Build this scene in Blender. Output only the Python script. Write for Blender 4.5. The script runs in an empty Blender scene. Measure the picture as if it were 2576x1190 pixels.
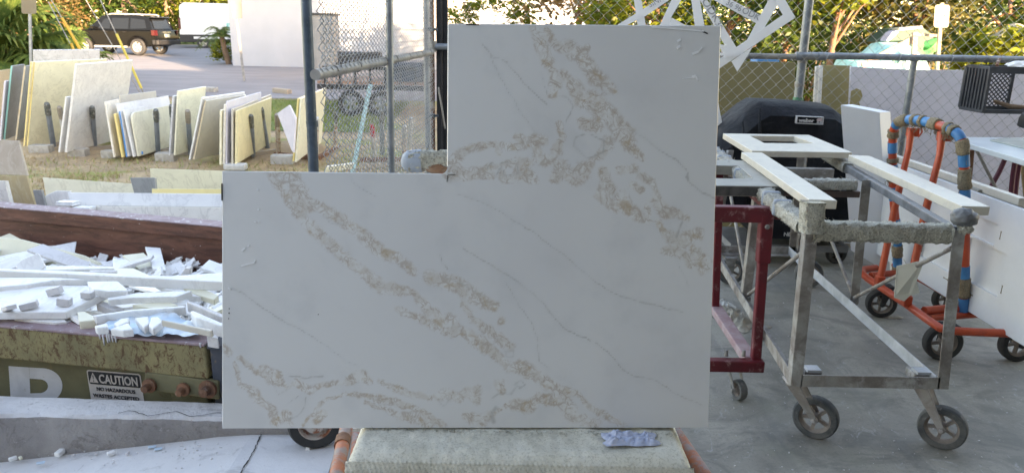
import bpy, math, random
import numpy as np
from mathutils import Vector, Matrix, noise
random.seed(7); RS=np.random.RandomState(11)
SC=bpy.context.scene; COL=SC.collection
rad=math.radians
# ---------------------------------------------------------------- camera
FPX=1900.; CAMH=1.65; PITCH=rad(15.5); ROLL=rad(1.1)
CR=(Matrix.Rotation(math.pi/2-PITCH,3,'X') @ Matrix.Rotation(ROLL,3,'Z'))
cam=bpy.data.cameras.new('camera'); co=bpy.data.objects.new('camera',cam); COL.objects.link(co)
co.location=(0,0,CAMH); co.rotation_euler=CR.to_euler()
cam.sensor_width=36; cam.lens=36*FPX/2576; cam.clip_start=.05; cam.clip_end=600
cam.dof.use_dof=True; cam.dof.focus_distance=2.1; cam.dof.aperture_fstop=9.0
SC.camera=co
# ---------------------------------------------------------------- sky, sun, exposure
SUN_EL=rad(11.0); SUN_AZ=math.atan2(.60,-.80)
w=bpy.data.worlds.new('World'); SC.world=w; w.use_nodes=True
nt=w.node_tree; bg=nt.nodes['Background']; sk=nt.nodes.new('ShaderNodeTexSky')
sk.sky_type='NISHITA'; sk.sun_disc=False; sk.sun_elevation=SUN_EL; sk.sun_rotation=SUN_AZ
sk.air_density=1.0; sk.dust_density=0.5; sk.ozone_density=1.0
nt.links.new(sk.outputs[0],bg.inputs[0]); bg.inputs[1].default_value=.15
sl=bpy.data.lights.new('sun','SUN'); sl.energy=3.7; sl.angle=rad(.5); sl.color=(1,.85,.62)
so=bpy.data.objects.new('sun',sl); COL.objects.link(so)
sdir=Vector((math.sin(SUN_AZ)*math.cos(SUN_EL),math.cos(SUN_AZ)*math.cos(SUN_EL),math.sin(SUN_EL)))
so.rotation_euler=(-sdir).to_track_quat('-Z','Y').to_euler(); so.location=(20,-20,20)
SC.view_settings.view_transform='Standard'; SC.view_settings.look='None'
SC.view_settings.exposure=3.08; SC.view_settings.gamma=1; SC.view_settings.use_white_balance=True; SC.view_settings.white_balance_temperature=8300; SC.view_settings.white_balance_tint=22; SC.view_settings.use_curve_mapping=False
SC.cycles.max_bounces=10; SC.cycles.diffuse_bounces=5; SC.cycles.transparent_max_bounces=8
# ---------------------------------------------------------------- photograph rays (u,v on a 2576 wide copy) met with real planes
CO=Vector((0,0,CAMH))
def ray(u,v): return CR @ Vector(((u-1288)/FPX,-(v-595)/FPX,-1))
def P(u,v,z=0.): d=ray(u,v); return CO+d*((z-CAMH)/d.z)
def Yp(u,v,y): d=ray(u,v); return CO+d*(y/d.y)
def Xp(u,v,x): d=ray(u,v); return CO+d*(x/d.x)
def PL(u,v,p0,n): d=ray(u,v); return CO+d*((Vector(p0)-CO).dot(n)/d.dot(n))
# ---------------------------------------------------------------- materials
class N:
    def __init__(s,name):
        s.m=bpy.data.materials.new(name); s.m.use_nodes=True; s.t=s.m.node_tree
        s.b=s.t.nodes['Principled BSDF']; s.tc=s.n('ShaderNodeTexCoord')
    def n(s,typ,**k):
        x=s.t.nodes.new(typ)
        for a,b in k.items(): setattr(x,a,b)
        return x
    def l(s,a,b): s.t.links.new(a,b)
    def noise(s,scale,detail=5,rough=.6,dist=0,vec=None,stretch=None):
        x=s.n('ShaderNodeTexNoise'); x.inputs['Scale'].default_value=scale; x.inputs['Detail'].default_value=detail
        x.inputs['Roughness'].default_value=rough; x.inputs['Distortion'].default_value=dist
        v=vec or s.tc.outputs['Object']
        if stretch:
            mp=s.n('ShaderNodeMapping'); mp.inputs['Scale'].default_value=stretch[:3]
            if len(stretch)>3: mp.inputs['Rotation'].default_value=(0,0,stretch[3])
            s.l(v,mp.inputs[0]); v=mp.outputs[0]
        s.l(v,x.inputs['Vector']); return x.outputs['Fac']
    def vor(s,scale,feature='F1',vec=None,out='Distance'):
        x=s.n('ShaderNodeTexVoronoi'); x.feature=feature; x.inputs['Scale'].default_value=scale
        s.l(vec or s.tc.outputs['Object'],x.inputs['Vector']); return x.outputs[out]
    def ramp(s,fac,a,b,lo=0.,hi=1.):
        x=s.n('ShaderNodeMapRange'); x.interpolation_type='SMOOTHSTEP'
        s.l(fac,x.inputs[0])
        for i,q in zip((1,2,3,4),(a,b,lo,hi)): x.inputs[i].default_value=q
        return x.outputs[0]
    def math(s,op,a,b=None,c=None):
        x=s.n('ShaderNodeMath',operation=op)
        for i,q in enumerate((a,b,c)):
            if q is None: continue
            if isinstance(q,(int,float)): x.inputs[i].default_value=q
            else: s.l(q,x.inputs[i])
        return x.outputs[0]
    def mix(s,fac,a,b):
        x=s.n('ShaderNodeMix',data_type='RGBA')
        for i,q in ((0,fac),(6,a),(7,b)):
            if isinstance(q,(int,float)): x.inputs[i].default_value=q
            elif isinstance(q,tuple): x.inputs[i].default_value=(*q[:3],1)
            else: s.l(q,x.inputs[i])
        return x.outputs[2]
    def bump(s,h,strength=.3,dist=.01):
        x=s.n('ShaderNodeBump'); x.inputs['Strength'].default_value=strength; x.inputs['Distance'].default_value=dist
        s.l(h,x.inputs['Height']); s.l(x.outputs[0],s.b.inputs['Normal'])
    def base(s,c):
        if isinstance(c,tuple): s.b.inputs['Base Color'].default_value=(*c,1)
        else: s.l(c,s.b.inputs['Base Color'])
    def set(s,rough=.6,metal=0.,spec=None):
        s.b.inputs['Roughness'].default_value=rough; s.b.inputs['Metallic'].default_value=metal
        if spec is not None: s.b.inputs['Specular IOR Level'].default_value=spec
_mc={}
def mat(name,c1,c2=None,scale=6.,rough=.6,metal=0.,bump=0.,bscale=40.,spot=None,spscale=12.,splo=.58,sphi=.68,fine=0.,spec=None,stretch=None,lo=.35,hi=.65,bd=.004):
    if name in _mc: return _mc[name]
    k=N(name)
    if c2 is None: c2=tuple(x*.82 for x in c1)
    c=k.mix(k.ramp(k.noise(scale,6,.62,.3,stretch=stretch),lo,hi),c1,c2)
    if spot: c=k.mix(k.ramp(k.noise(spscale,7,.7,.4),splo,sphi),c,spot)
    if fine:
        f=k.noise(bscale*4,3,.7); g=k.math('MULTIPLY_ADD',f,fine*2,1-fine)
        x=k.n('ShaderNodeMix',data_type='RGBA',blend_type='MULTIPLY'); x.inputs[0].default_value=1
        k.l(c,x.inputs[6]); k.l(g,x.inputs[7]); c=x.outputs[2]
    k.base(c); k.set(rough,metal,spec)
    if bump: k.bump(k.noise(bscale,6,.65),bump,bd)
    _mc[name]=k.m; return k.m
M={}
M['galv']=mat('galvanised steel',(.30,.33,.36),(.21,.24,.27),9,.42,.55,.08,60,(.42,.44,.46),22,.6,.75)
M['galv_dull']=mat('weathered galvanised pipe',(.36,.34,.31),(.22,.22,.22),8,.6,.3,.15,70,(.25,.19,.14),26,.6,.75)
M['dark_galv']=mat('dark weathered gate pipe',(.10,.14,.19),(.05,.075,.10),7,.42,.5,.1,60,(.24,.27,.30),30,.62,.74)
M['wire']=mat('galvanised wire',(.42,.44,.46),(.30,.32,.34),5,.4,.6)
M['wire_dark']=mat('weathered wire',(.26,.25,.24),(.17,.17,.17),5,.5,.5)
M['black_steel']=mat('black painted steel',(.012,.013,.016),(.03,.03,.035),6,.5,0,.1,50)
M['rust']=mat('rusty steel',(.22,.10,.055),(.11,.05,.03),14,.8,0,.3,60,(.5,.42,.36),11,.55,.68)
M['rusty_white']=mat('rusted white paint',(.6,.55,.5),(.5,.45,.4),8,.7,0,.2,50,(.28,.10,.05),14,.5,.6)
M['cart_steel']=mat('dusty bare steel',(.33,.32,.30),(.19,.165,.15),10,.65,.15,.12,60,(.46,.46,.45),8,.50,.68,fine=.15)
M['cart_rail']=mat('dust white rail',(.50,.52,.55),(.36,.38,.40),8,.65,.1,.1,60)
M['red']=mat('red cart paint',(.15,.008,.016),(.10,.008,.013),8,.5,0,.06,40,(.36,.20,.20),16,.54,.72)
M['red_dusty']=mat('dusty red rail',(.40,.31,.32),(.33,.20,.215),10,.7)
M['orange']=mat('orange red paint',(.55,.075,.025),(.42,.06,.025),7,.4,0,.06,40,(.5,.25,.17),16,.64,.8)
M['orange_old']=mat('worn orange pipe',(.42,.13,.06),(.30,.10,.05),9,.65,0,.1,40,(.24,.19,.18),12,.45,.58)
M['blue_tape']=mat('blue tape',(.03,.22,.47),(.02,.16,.37),9,.5,0,.1,70)
M['pale_tape']=mat('pale blue tape',(.33,.37,.43),(.26,.30,.35),12,.6,0,.2,40)
M['grey_tape']=mat('grey duct tape',(.20,.21,.22),(.12,.125,.13),12,.5,0,.3,40)
M['rubber']=mat('black rubber',(.022,.022,.024),(.04,.04,.04),8,.75,0,.1,60)
M['dusty_rubber']=mat('dusty rubber',(.06,.065,.068),(.13,.13,.125),12,.85,0,.15,50,(.22,.22,.21),22,.58,.72)
M['dusty_rim']=mat('dusty rim',(.28,.24,.21),(.18,.15,.13),14,.8,0,.1,40)
M['fork']=mat('dusty fork',(.40,.38,.37),(.27,.24,.22),12,.7,.1,.1,50)
def carpet(name,c1,c2):
    k=N(name); v=k.vor(190,'SMOOTH_F1'); n=k.noise(380,3)
    c_=k.mix(k.ramp(k.noise(9,5),.35,.65),c1,c2); c_=k.mix(k.ramp(k.noise(150,4,.8),.46,.64,0,.75),c_,tuple(x*.38 for x in c2)); k.base(c_); k.set(.95,0,.1)
    k.bump(k.math('ADD',v,n),.9,.006); return k.m
M['carpet']=carpet('beige loop carpet',(.62,.60,.51),(.50,.48,.41))
M['carpet_dusty']=carpet('dusty carpet wrap',(.64,.63,.57),(.50,.49,.44))
M['carpet_tan']=carpet('tan carpet strip',(.37,.31,.22),(.29,.24,.17))
M['concrete_block']=mat('concrete block',(.42,.40,.36),(.30,.28,.25),9,.9,0,.3,60)
M['timber']=mat('weathered timber',(.40,.33,.25),(.28,.23,.18),5,.85,0,.3,40,stretch=(3,30,30))
def stone(name,c1,c2,vein=None,vs=3.,rough=.35,vw=.03,bump=.02):
    k=N(name); c=k.mix(k.ramp(k.noise(5,6,.6,.4),.3,.7),c1,c2)
    if vein:
        a=k.noise(vs,7,.62,1.2); a=k.math('ABSOLUTE',k.math('SUBTRACT',a,.5))
        c=k.mix(k.ramp(a,0.,vw,.48,0),c,vein)
    c=k.mix(k.ramp(k.noise(70,4),.55,.75,0,.25),c,tuple(x*.75 for x in c1))
    k.base(c); k.set(rough); k.bump(k.noise(60,4),bump,.002); return k.m
S={}
S['white']=stone('white quartz',(.78,.78,.77),(.72,.72,.72),(.55,.55,.56),2.)
S['warm_white']=stone('warm white stone',(.80,.77,.70),(.73,.70,.63),(.5,.47,.42),2.5)
S['cream']=stone('cream stone',(.80,.74,.52),(.72,.66,.46),(.52,.46,.30),2.,vw=.02)
S['pale_cream']=stone('pale cream stone',(.80,.765,.60),(.72,.69,.54),(.54,.51,.39),2.)
S['grey_marble']=stone('grey veined marble',(.76,.75,.72),(.66,.65,.63),(.42,.40,.39),3.5,vw=.02)
S['dark_marble']=stone('blue grey marble',(.62,.63,.66),(.52,.53,.56),(.30,.31,.33),3.)
S['slate']=stone('grey slate',(.30,.31,.31),(.24,.25,.25),(.18,.19,.19),4.)
S['lilac']=stone('lilac grey slab back',(.66,.645,.71),(.60,.585,.65),(.53,.52,.57),1.5,.6,.012)
S['yellow_edge']=stone('yellow edge stone',(.82,.66,.28),(.74,.59,.26))
S['gold_marble']=stone('gold veined marble',(.82,.72,.46),(.73,.64,.40),(.38,.32,.20),3.2,vw=.018)
S['olive']=stone('olive fibreboard slab',(.22,.185,.085),(.19,.16,.075),None,rough=.7)
S['khaki']=stone('khaki slab',(.33,.28,.13),(.29,.245,.12),None,rough=.7)
S['travertine']=stone('travertine',(.52,.45,.37),(.42,.35,.28),(.60,.56,.50),6.,.6)
S['brown_trav']=stone('brown travertine',(.46,.36,.20),(.38,.30,.18),(.5,.43,.3),3.,.6)
S['strip']=stone('cream topped strip',(.60,.56,.48),(.55,.51,.44),(.47,.44,.40),2.5,.4)
S['greystone']=stone('grey granite',(.30,.29,.25),(.24,.23,.205),(.18,.18,.17),4.,.5)
S['tan_edge']=stone('tan stone edge',(.58,.48,.33),(.50,.41,.28),(.7,.66,.58),5.)
S['green_edge']=mat('turquoise edge film',(.20,.50,.45),(.25,.52,.48),6,.5)
S['blue_film']=mat('blue edge film',(.05,.25,.60),(.06,.28,.62),6,.5)
S['panel']=stone('white fabricated panel',(.70,.73,.76),(.66,.69,.72),None)
S['debris']=stone('dusty white offcut',(.84,.84,.83),(.76,.75,.74),(.64,.63,.63),2.5,.6)
S['debris_grey']=stone('grey white offcut',(.62,.60,.60),(.54,.52,.52),(.45,.43,.43),4,.6)
S['debris_cream']=stone('cream offcut',(.80,.76,.60),(.72,.68,.53),None,rough=.6)
# ---------------------------------------------------------------- mesh builder and tagging
WL={}
class MB:
    def __init__(s): s.v=[]; s.f=[]
    def add(s,vs,fs):
        b=len(s.v); s.v+= [tuple(x) for x in vs]; s.f+=[tuple(i+b for i in f) for f in fs]; return s
    def hexa(s,p): return s.add(p,[(0,3,2,1),(4,5,6,7),(0,1,5,4),(1,2,6,5),(2,3,7,6),(3,0,4,7)])
    def box(s,c,d,rot=None):
        c=Vector(c); h=Vector(d)/2; q=[Vector((x*h.x,y*h.y,z*h.z)) for z in(-1,1) for x,y in((-1,-1),(1,-1),(1,1),(-1,1))]
        if rot is not None: q=[rot@a for a in q]
        return s.hexa([c+a for a in q])
    def bar(s,a,b,w,h,up=(0,0,1)):
        a=Vector(a);b=Vector(b);d=(b-a).normalized();u=Vector(up)
        if abs(d.dot(u))>.98: u=Vector((0,1,0))
        x=d.cross(u).normalized(); y=x.cross(d).normalized()
        return s.hexa([q+x*(i*w/2)+y*(j*h/2) for q in(a,b) for i,j in((-1,-1),(1,-1),(1,1),(-1,1))])
    def angle(s,a,b,w,t,d1,d2):            # steel angle: two flanges along directions d1,d2
        a=Vector(a);b=Vector(b);d1=Vector(d1);d2=Vector(d2)
        s.hexa([a,a+d1*w,a+d1*w+d2*t,a+d2*t,b,b+d1*w,b+d1*w+d2*t,b+d2*t])
        return s.hexa([a+d2*t,a+d2*t+d1*t,a+d2*w+d1*t,a+d2*w,b+d2*t,b+d2*t+d1*t,b+d2*w+d1*t,b+d2*w])
    def tube(s,pts,r,n=12,cap=True,wob=0.):
        pts=[Vector(p) for p in pts]; m=len(pts); rs=r if isinstance(r,(list,tuple)) else [r]*m
        t=(pts[1]-pts[0]).normalized(); u=t.orthogonal().normalized(); V=[];Fc=[]
        for i,p in enumerate(pts):
            q=(pts[min(i+1,m-1)]-pts[max(i-1,0)]).normalized()
            u=(u-q*u.dot(q)).normalized(); w_=q.cross(u)
            for k in range(n):
                a=2*math.pi*k/n; rr=rs[i]*(1+(random.uniform(-wob,wob) if wob else 0))
                V.append(p+(u*math.cos(a)+w_*math.sin(a))*rr)
        for i in range(m-1):
            for k in range(n): Fc.append((i*n+k,i*n+(k+1)%n,(i+1)*n+(k+1)%n,(i+1)*n+k))
        if cap: Fc+= [tuple(range(n))[::-1],tuple(range((m-1)*n,m*n))]
        return s.add(V,Fc)
    def lathe(s,prof,c,axis,n=32):
        c=Vector(c);ax=Vector(axis).normalized();u=ax.orthogonal().normalized();w_=ax.cross(u);V=[];Fc=[];m=len(prof)
        for k in range(n):
            a=2*math.pi*k/n
            for r,h in prof: V.append(c+ax*h+(u*math.cos(a)+w_*math.sin(a))*r)
        for k in range(n):
            for i in range(m-1): Fc.append((k*m+i,((k+1)%n)*m+i,((k+1)%n)*m+i+1,k*m+i+1))
        return s.add(V,Fc)
    def prism(s,poly,vec):
        n=len(poly); vec=Vector(vec); P0=[Vector(p) for p in poly]
        nrm=Vector((0,0,0))
        for i in range(n): nrm+=P0[i].cross(P0[(i+1)%n])
        if nrm.dot(vec)>0: P0=P0[::-1]
        V=P0+[p+vec for p in P0]
        return s.add(V,[tuple(range(n)),tuple(range(n,2*n))[::-1]]+[(i,i+n,(i+1)%n+n,(i+1)%n) for i in range(n)])
    def build(s,name,m,parent=None,smooth=False,bevel=0.,seg=2,loc=None,sub=0,weld=False):
        me=bpy.data.meshes.new(name)
        if parent is not None: off=Vector(WL.get(parent.name,(0,0,0)))
        else:
            if loc is None:
                a=np.array(s.v); loc=((a[:,0].min()+a[:,0].max())/2,(a[:,1].min()+a[:,1].max())/2,a[:,2].min())
            off=Vector(loc)
        me.from_pydata([tuple(Vector(v)-off) for v in s.v],[],s.f)
        ms=m if isinstance(m,list) else [m]
        for q in ms: me.materials.append(q)
        o=bpy.data.objects.new(name,me); COL.objects.link(o)
        if parent is not None: o.parent=parent
        else: o.location=off
        WL[o.name]=tuple(off)
        if smooth:
            me.polygons.foreach_set('use_smooth',[True]*len(me.polygons))
            if smooth!='all': me.set_sharp_from_angle(angle=rad(40))
        if bevel:
            b=o.modifiers.new('bevel','BEVEL'); b.width=bevel; b.segments=seg; b.limit_method='ANGLE'; b.angle_limit=rad(40)
        return o
def tag(o,label=None,cat=None,group=None,kind=None):
    if label: o['label']=label
    if cat: o['category']=cat
    if group: o['group']=group
    if kind: o['kind']=kind
    return o
def thing(name,label,cat,loc=(0,0,0),group=None):
    o=bpy.data.objects.new(name,None); COL.objects.link(o); o.location=Vector(loc); o.empty_display_size=.1
    WL[o.name]=tuple(loc); return tag(o,label,cat,group)
def struct(o): o['kind']='structure'; return o
def text(body,name,m,parent,origin,xd,yd,size,extr=.0008,bold=0.,xs=1.):
    cu=bpy.data.curves.new('txt','FONT'); cu.body=body; cu.size=1; cu.offset=bold; cu.extrude=extr/size; cu.resolution_u=3
    t=bpy.data.objects.new('txt',cu); COL.objects.link(t)
    me=bpy.data.meshes.new_from_object(t.evaluated_get(bpy.context.evaluated_depsgraph_get()))
    bpy.data.objects.remove(t); xd=Vector(xd).normalized(); yd=Vector(yd).normalized(); zd=xd.cross(yd)
    off=Vector(WL[parent.name]) if parent else Vector((0,0,0))
    for v in me.vertices: v.co=Vector(origin)-off+xd*v.co.x*size*xs+yd*v.co.y*size+zd*v.co.z*size
    me.materials.clear(); me.materials.append(m)
    o=bpy.data.objects.new(name,me); COL.objects.link(o); o.parent=parent; WL[o.name]=tuple(off); return o
def grid_mesh(nx,ny,fn):
    V=[fn(i/(nx-1),j/(ny-1)) for j in range(ny) for i in range(nx)]
    return V,[(j*nx+i,j*nx+i+1,(j+1)*nx+i+1,(j+1)*nx+i) for j in range(ny-1) for i in range(nx-1)]
def nz(p,s=1.,o=0.): return noise.noise(Vector((p[0]*s+o,p[1]*s+o*.7,p[2]*s-o)))
ROOFX=-.45; REARY=-4.5; ROOFY=2.6
# ================================================================ SETTING
def gz(y):
    for (a,za),(b,zb) in zip(((-200,-.9),(14,-.9),(26,-.3),(37,0.),(60,.1)),((14,-.9),(26,-.3),(37,0.),(60,.1),(400,.3))):
        if a<=y<=b: return za+(zb-za)*(y-a)/(b-a)
    return .3
def G(u,v,dz=0.):                                   # pixel ray met with the terrain
    d=ray(u,v); lo,hi=1.,200.
    f=lambda t:(CO+d*t).z-gz((CO+d*t).y)-dz
    for _ in range(60):
        m=(lo+hi)/2
        if f(m)>0: lo=m
        else: hi=m
    return CO+d*lo
def fz(x): return -.15*min(max(-1.1-x,0),1.6)
k=N('dry yard soil and grass')
c=k.mix(k.ramp(k.noise(1.2,6,.65,.5),.38,.62),(.50,.36,.215),(.33,.235,.145))
c=k.mix(k.ramp(k.noise(.55,6,.6,.4),.52,.64),c,(.26,.28,.07))
c=k.mix(k.ramp(k.noise(14,6,.75),.50,.72,0,.75),c,(.12,.09,.06))
k.base(c); k.set(.95); k.bump(k.noise(30,6,.7),.8,.03); M['soil']=k.m
ys=[-60,-20,0,6,10,14,16,18,20,22,24,26,29,32,35,37,45,60,100,200,400]
m=MB(); xs=[-200,-80,-40,-20,-10,0,10,20,40,80,200]
m.add([(x,y,gz(y)) for y in ys for x in xs],[(j*11+i,j*11+i+1,(j+1)*11+i+1,(j+1)*11+i) for j in range(len(ys)-1) for i in range(10)])
struct(m.build('ground',M['soil'],loc=(0,0,0)))
k=N('old asphalt')
c=k.mix(k.ramp(k.noise(.5,6,.6,.3,stretch=(1,4,1)),.35,.65),(.225,.215,.22),(.18,.17,.178))
c=k.mix(k.ramp(k.noise(60,5,.8),.5,.7,0,.6),c,(.15,.15,.16))
k.base(c); k.set(.85); k.bump(k.noise(120,3),.3,.01); M['asphalt']=k.m
m=MB(); yr=[22.2,24,26,29,32,35,37,45,52]
m.add([(x,y+(.25*math.sin(x*.7) if y==22.2 else 0),gz(y)+.012) for y in yr for x in xs],[(j*11+i,j*11+i+1,(j+1)*11+i+1,(j+1)*11+i) for j in range(len(yr)-1) for i in range(10)])
struct(m.build('road',M['asphalt'],loc=(0,0,0)))
k=N('greener lawn')
k.base(k.mix(k.ramp(k.noise(9,6,.7),.35,.65),(.11,.18,.04),(.17,.19,.07))); k.set(.95); k.bump(k.noise(50,5,.7),.9,.03); M['lawn']=k.m
m=MB(); q=[]
for x0,x1,y0,y1 in((-7.2,-3.0,17.2,21.9),(-30,40,53,75)):
    nn=6; V,F_=grid_mesh(2,nn,lambda a,b:(x0+(x1-x0)*a,y0+(y1-y0)*b,gz(y0+(y1-y0)*b)+.014)); m.add(V,F_)
struct(m.build('lawn',M['lawn'],loc=(0,0,0)))
# concrete floor of the open garage
k=N('worn garage concrete')
c=k.mix(k.ramp(k.noise(1.6,7,.65,.6),.32,.68),(.36,.34,.295),(.225,.215,.19))
c=k.mix(k.ramp(k.noise(2.6,7,.72,1.4,stretch=(1.,1.6,1,.5)),.46,.64,0,.75),c,(.165,.165,.15))
c=k.mix(k.ramp(k.noise(4.5,7,.78,2.4,stretch=(1.6,1.,1,-.35)),.57,.66,0,.55),c,(.43,.435,.435))
tr=k.noise(.55,3,.5,1.2,stretch=(3,.8,1,.42)); tr=k.math('ABSOLUTE',k.math('SUBTRACT',tr,.5))
c=k.mix(k.ramp(k.noise(1.3,4,.6,.4,stretch=(3.5,.5,1,.5)),.57,.66,0,.38),c,(.17,.17,.165))
c=k.mix(k.ramp(k.noise(80,4,.85),.52,.66,0,.6),c,(.15,.15,.145))
c=k.mix(k.ramp(k.noise(38,5,.8),.62,.74,0,.6),c,(.13,.13,.125))
ol=k.ramp(k.noise(2.3,5,.6),.5,.72,0,.4); c=k.mix(ol,c,(.25,.26,.20))
k.base(c); k.set(.62,0,.35); k.bump(k.noise(26,7,.7),.18,.006); M['floor']=k.m
k=N('pale dusty apron concrete')
c=k.mix(k.ramp(k.noise(2.2,7,.65,.5),.32,.68),(.62,.615,.62),(.53,.525,.535))
c=k.mix(k.ramp(k.noise(7,7,.7,1.0),.55,.68,0,.6),c,(.32,.31,.31))
c=k.mix(k.ramp(k.noise(45,5,.8),.62,.72,0,.6),c,(.22,.22,.22))
cr=k.noise(2.1,5,.65,.5,stretch=(1,.5,1,.5)); cr=k.math('ABSOLUTE',k.math('SUBTRACT',cr,.5))
k.base(c); k.set(.8); k.bump(k.noise(22,7,.72),.3,.01); M['apron']=k.m
m=MB(); m.prism([(-.62,-12,0),(14,-12,0),(14,6.12,0),(-.98,6.12,0),(-.98,2.9,0)],(0,0,-1.0)); struct(m.build('floor',M['floor'],loc=(0,0,0)))
# apron: paler slab left of a crack, sloping down to the left
crk=[P(668,1075,0),P(655,1100,0),P(640,1135,0),P(625,1160,0),P(605,1192,0),P(560,1300,0)]
m=MB(); xs2=np.linspace(-9,-.64,60)
V=[];Fc=[]
for j,y in enumerate([-12,-4,0,1,1.6,2,2.3,2.5,2.7,2.86]):
    for x in xs2:
        xx=x
        if x>-.7: xx=-.64-.08*((y-2)>0)*(y-2)
        V.append((xx,y,fz(xx)+.002))
for j in range(9):
    for i in range(59): Fc.append((j*60+i,j*60+i+1,(j+1)*60+i+1,(j+1)*60+i))
m.add(V,Fc); struct(m.build('concrete_apron',M['apron'],loc=(0,0,0)))
M['crack']=mat('crack dark',(.05,.05,.05),rough=1.)
m=MB()
for i in range(len(crk)-1):
    a,b=crk[i],crk[i+1]
    for t in range(5):
        p=a.lerp(b,t/5); q_=a.lerp(b,(t+1)/5)
        j1=(random.random()-.5)*.006; j2=(random.random()-.5)*.006
        wv=.0012+.0026*random.random()
        for pp in(p,q_): pp.z=fz(pp.x)+.006
        m.add([p+Vector((j1-wv,0,0)),p+Vector((j1+wv,0,0)),q_+Vector((j2+wv,0,0)),q_+Vector((j2-wv,0,0))],[(0,1,2,3)])
struct(m.build('floor_crack',M['crack'],loc=(0,0,0)))
# kerb
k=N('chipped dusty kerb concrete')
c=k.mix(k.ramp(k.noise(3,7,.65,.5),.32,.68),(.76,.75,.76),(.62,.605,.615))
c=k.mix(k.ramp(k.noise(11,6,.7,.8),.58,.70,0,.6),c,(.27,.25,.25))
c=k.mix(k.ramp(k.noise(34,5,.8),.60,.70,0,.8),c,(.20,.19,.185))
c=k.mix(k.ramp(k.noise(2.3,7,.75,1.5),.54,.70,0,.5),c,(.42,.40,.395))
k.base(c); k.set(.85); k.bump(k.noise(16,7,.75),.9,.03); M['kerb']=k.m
k=N('stained shaded kerb face')  # front face coloured darker than the top: painted shade along with stains
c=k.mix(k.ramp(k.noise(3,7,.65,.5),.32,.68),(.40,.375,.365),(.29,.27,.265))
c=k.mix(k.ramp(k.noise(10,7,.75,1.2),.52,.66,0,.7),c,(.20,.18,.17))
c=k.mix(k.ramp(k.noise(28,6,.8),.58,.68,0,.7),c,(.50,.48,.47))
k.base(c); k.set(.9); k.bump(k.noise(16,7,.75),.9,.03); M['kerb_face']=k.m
kA=P(0,985,.075); kB=P(555,1003,.075); kC=P(0,1042,.075); kD=P(555,1052,.075)
yb=lambda x: kA.y+(kB.y-kA.y)*(x-kA.x)/(kB.x-kA.x); yf=lambda x: kC.y+(kD.y-kC.y)*(x-kC.x)/(kD.x-kC.x)
m=MB(); nx=240; prof=[(0,'f0'),(1,'f1'),(2,'f2'),(3,'t0'),(4,'t1'),(5,'t2'),(6,'b')]
V=[]
for i in range(nx):
    x=-7+(-.66+7)*i/(nx-1); e=.012*nz((x,0,0),6)+.006*nz((x,3,1),22)
    f=yf(x); b=yb(x)-.035; zt=.073
    sec=[(f+.008,fz(x)-.03),(f+.01*nz((x,1,0),7),fz(x)+(zt-fz(x))*.35),(f+.012*nz((x,5,0),9),fz(x)+(zt-fz(x))*.75),(f+.004+e*.5,zt-.012+e*.4),(f+.018+e,zt+.001),((f+b)/2,zt+.004*nz((x,9,2),8)),(b+e*.4,zt+.002*nz((x,2,2),20)),(b+.004,-.9)]
    V+=[(x,y,z) for y,z in sec]
m.add(V,[(i*8+j,(i+1)*8+j,(i+1)*8+j+1,i*8+j+1) for i in range(nx-1) for j in range(7)])
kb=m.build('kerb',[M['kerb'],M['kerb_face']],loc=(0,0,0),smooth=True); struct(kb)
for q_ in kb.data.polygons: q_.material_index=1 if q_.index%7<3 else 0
m=MB(); xk=-1.62; last=None
for t in range(30):
    x=-1.62+.42*t/29; y=yf(x)+.025+.018*math.sin(t*.5)+.008*nz((x,0,0),40); p=Vector((x,y,.0785))
    if last is not None: m.add([last+Vector((0,-.002,0)),p+Vector((0,-.002,0)),p+Vector((0,.002,0)),last+Vector((0,.002,0))],[(0,1,2,3)])
    last=p
m.build('crack',M['crack'],kb)
# unseen garage over the camera: inferred roof, walls added and sized to block sun and sky
M['stucco']=mat('painted stucco',(.58,.57,.55),(.54,.53,.51),3,.9,0,.2,60)
M['low_bounce_wall']=mat('dark low bounce wall',(.30,.29,.28),(.26,.25,.24),3,.9)  # unseen rear wall, dark to cut light bounced onto the slab
def wallbox(name,x0,x1,y0,y1,z0,z1):
    m=MB(); m.box(((x0+x1)/2,(y0+y1)/2,(z0+z1)/2),(x1-x0,y1-y0,z1-z0)); o=struct(m.build(name,M['stucco'] if name!='unseen_shade_rear' else M['low_bounce_wall'],loc=(0,0,0))); return o
wallbox('garage_roof',ROOFX,13.7,REARY,ROOFY,3.5,3.75)  # left and front edges shaped for the light on the slab
wallbox('unseen_shade_front',ROOFX,9.3,ROOFY+.003,ROOFY+.25,3.55,6.3)
wallbox('unseen_shade_front',9.303,13.7,ROOFY+.003,ROOFY+.25,3.55,9.8)  # taller section added to shade the white building across the road
wallbox('unseen_shade_rear',-14,13.7,REARY-.25,REARY-.003,-1.0,6.5)
wallbox('unseen_shade_side',13.703,13.95,REARY,ROOFY+.25,-1.0,9.8)
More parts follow.
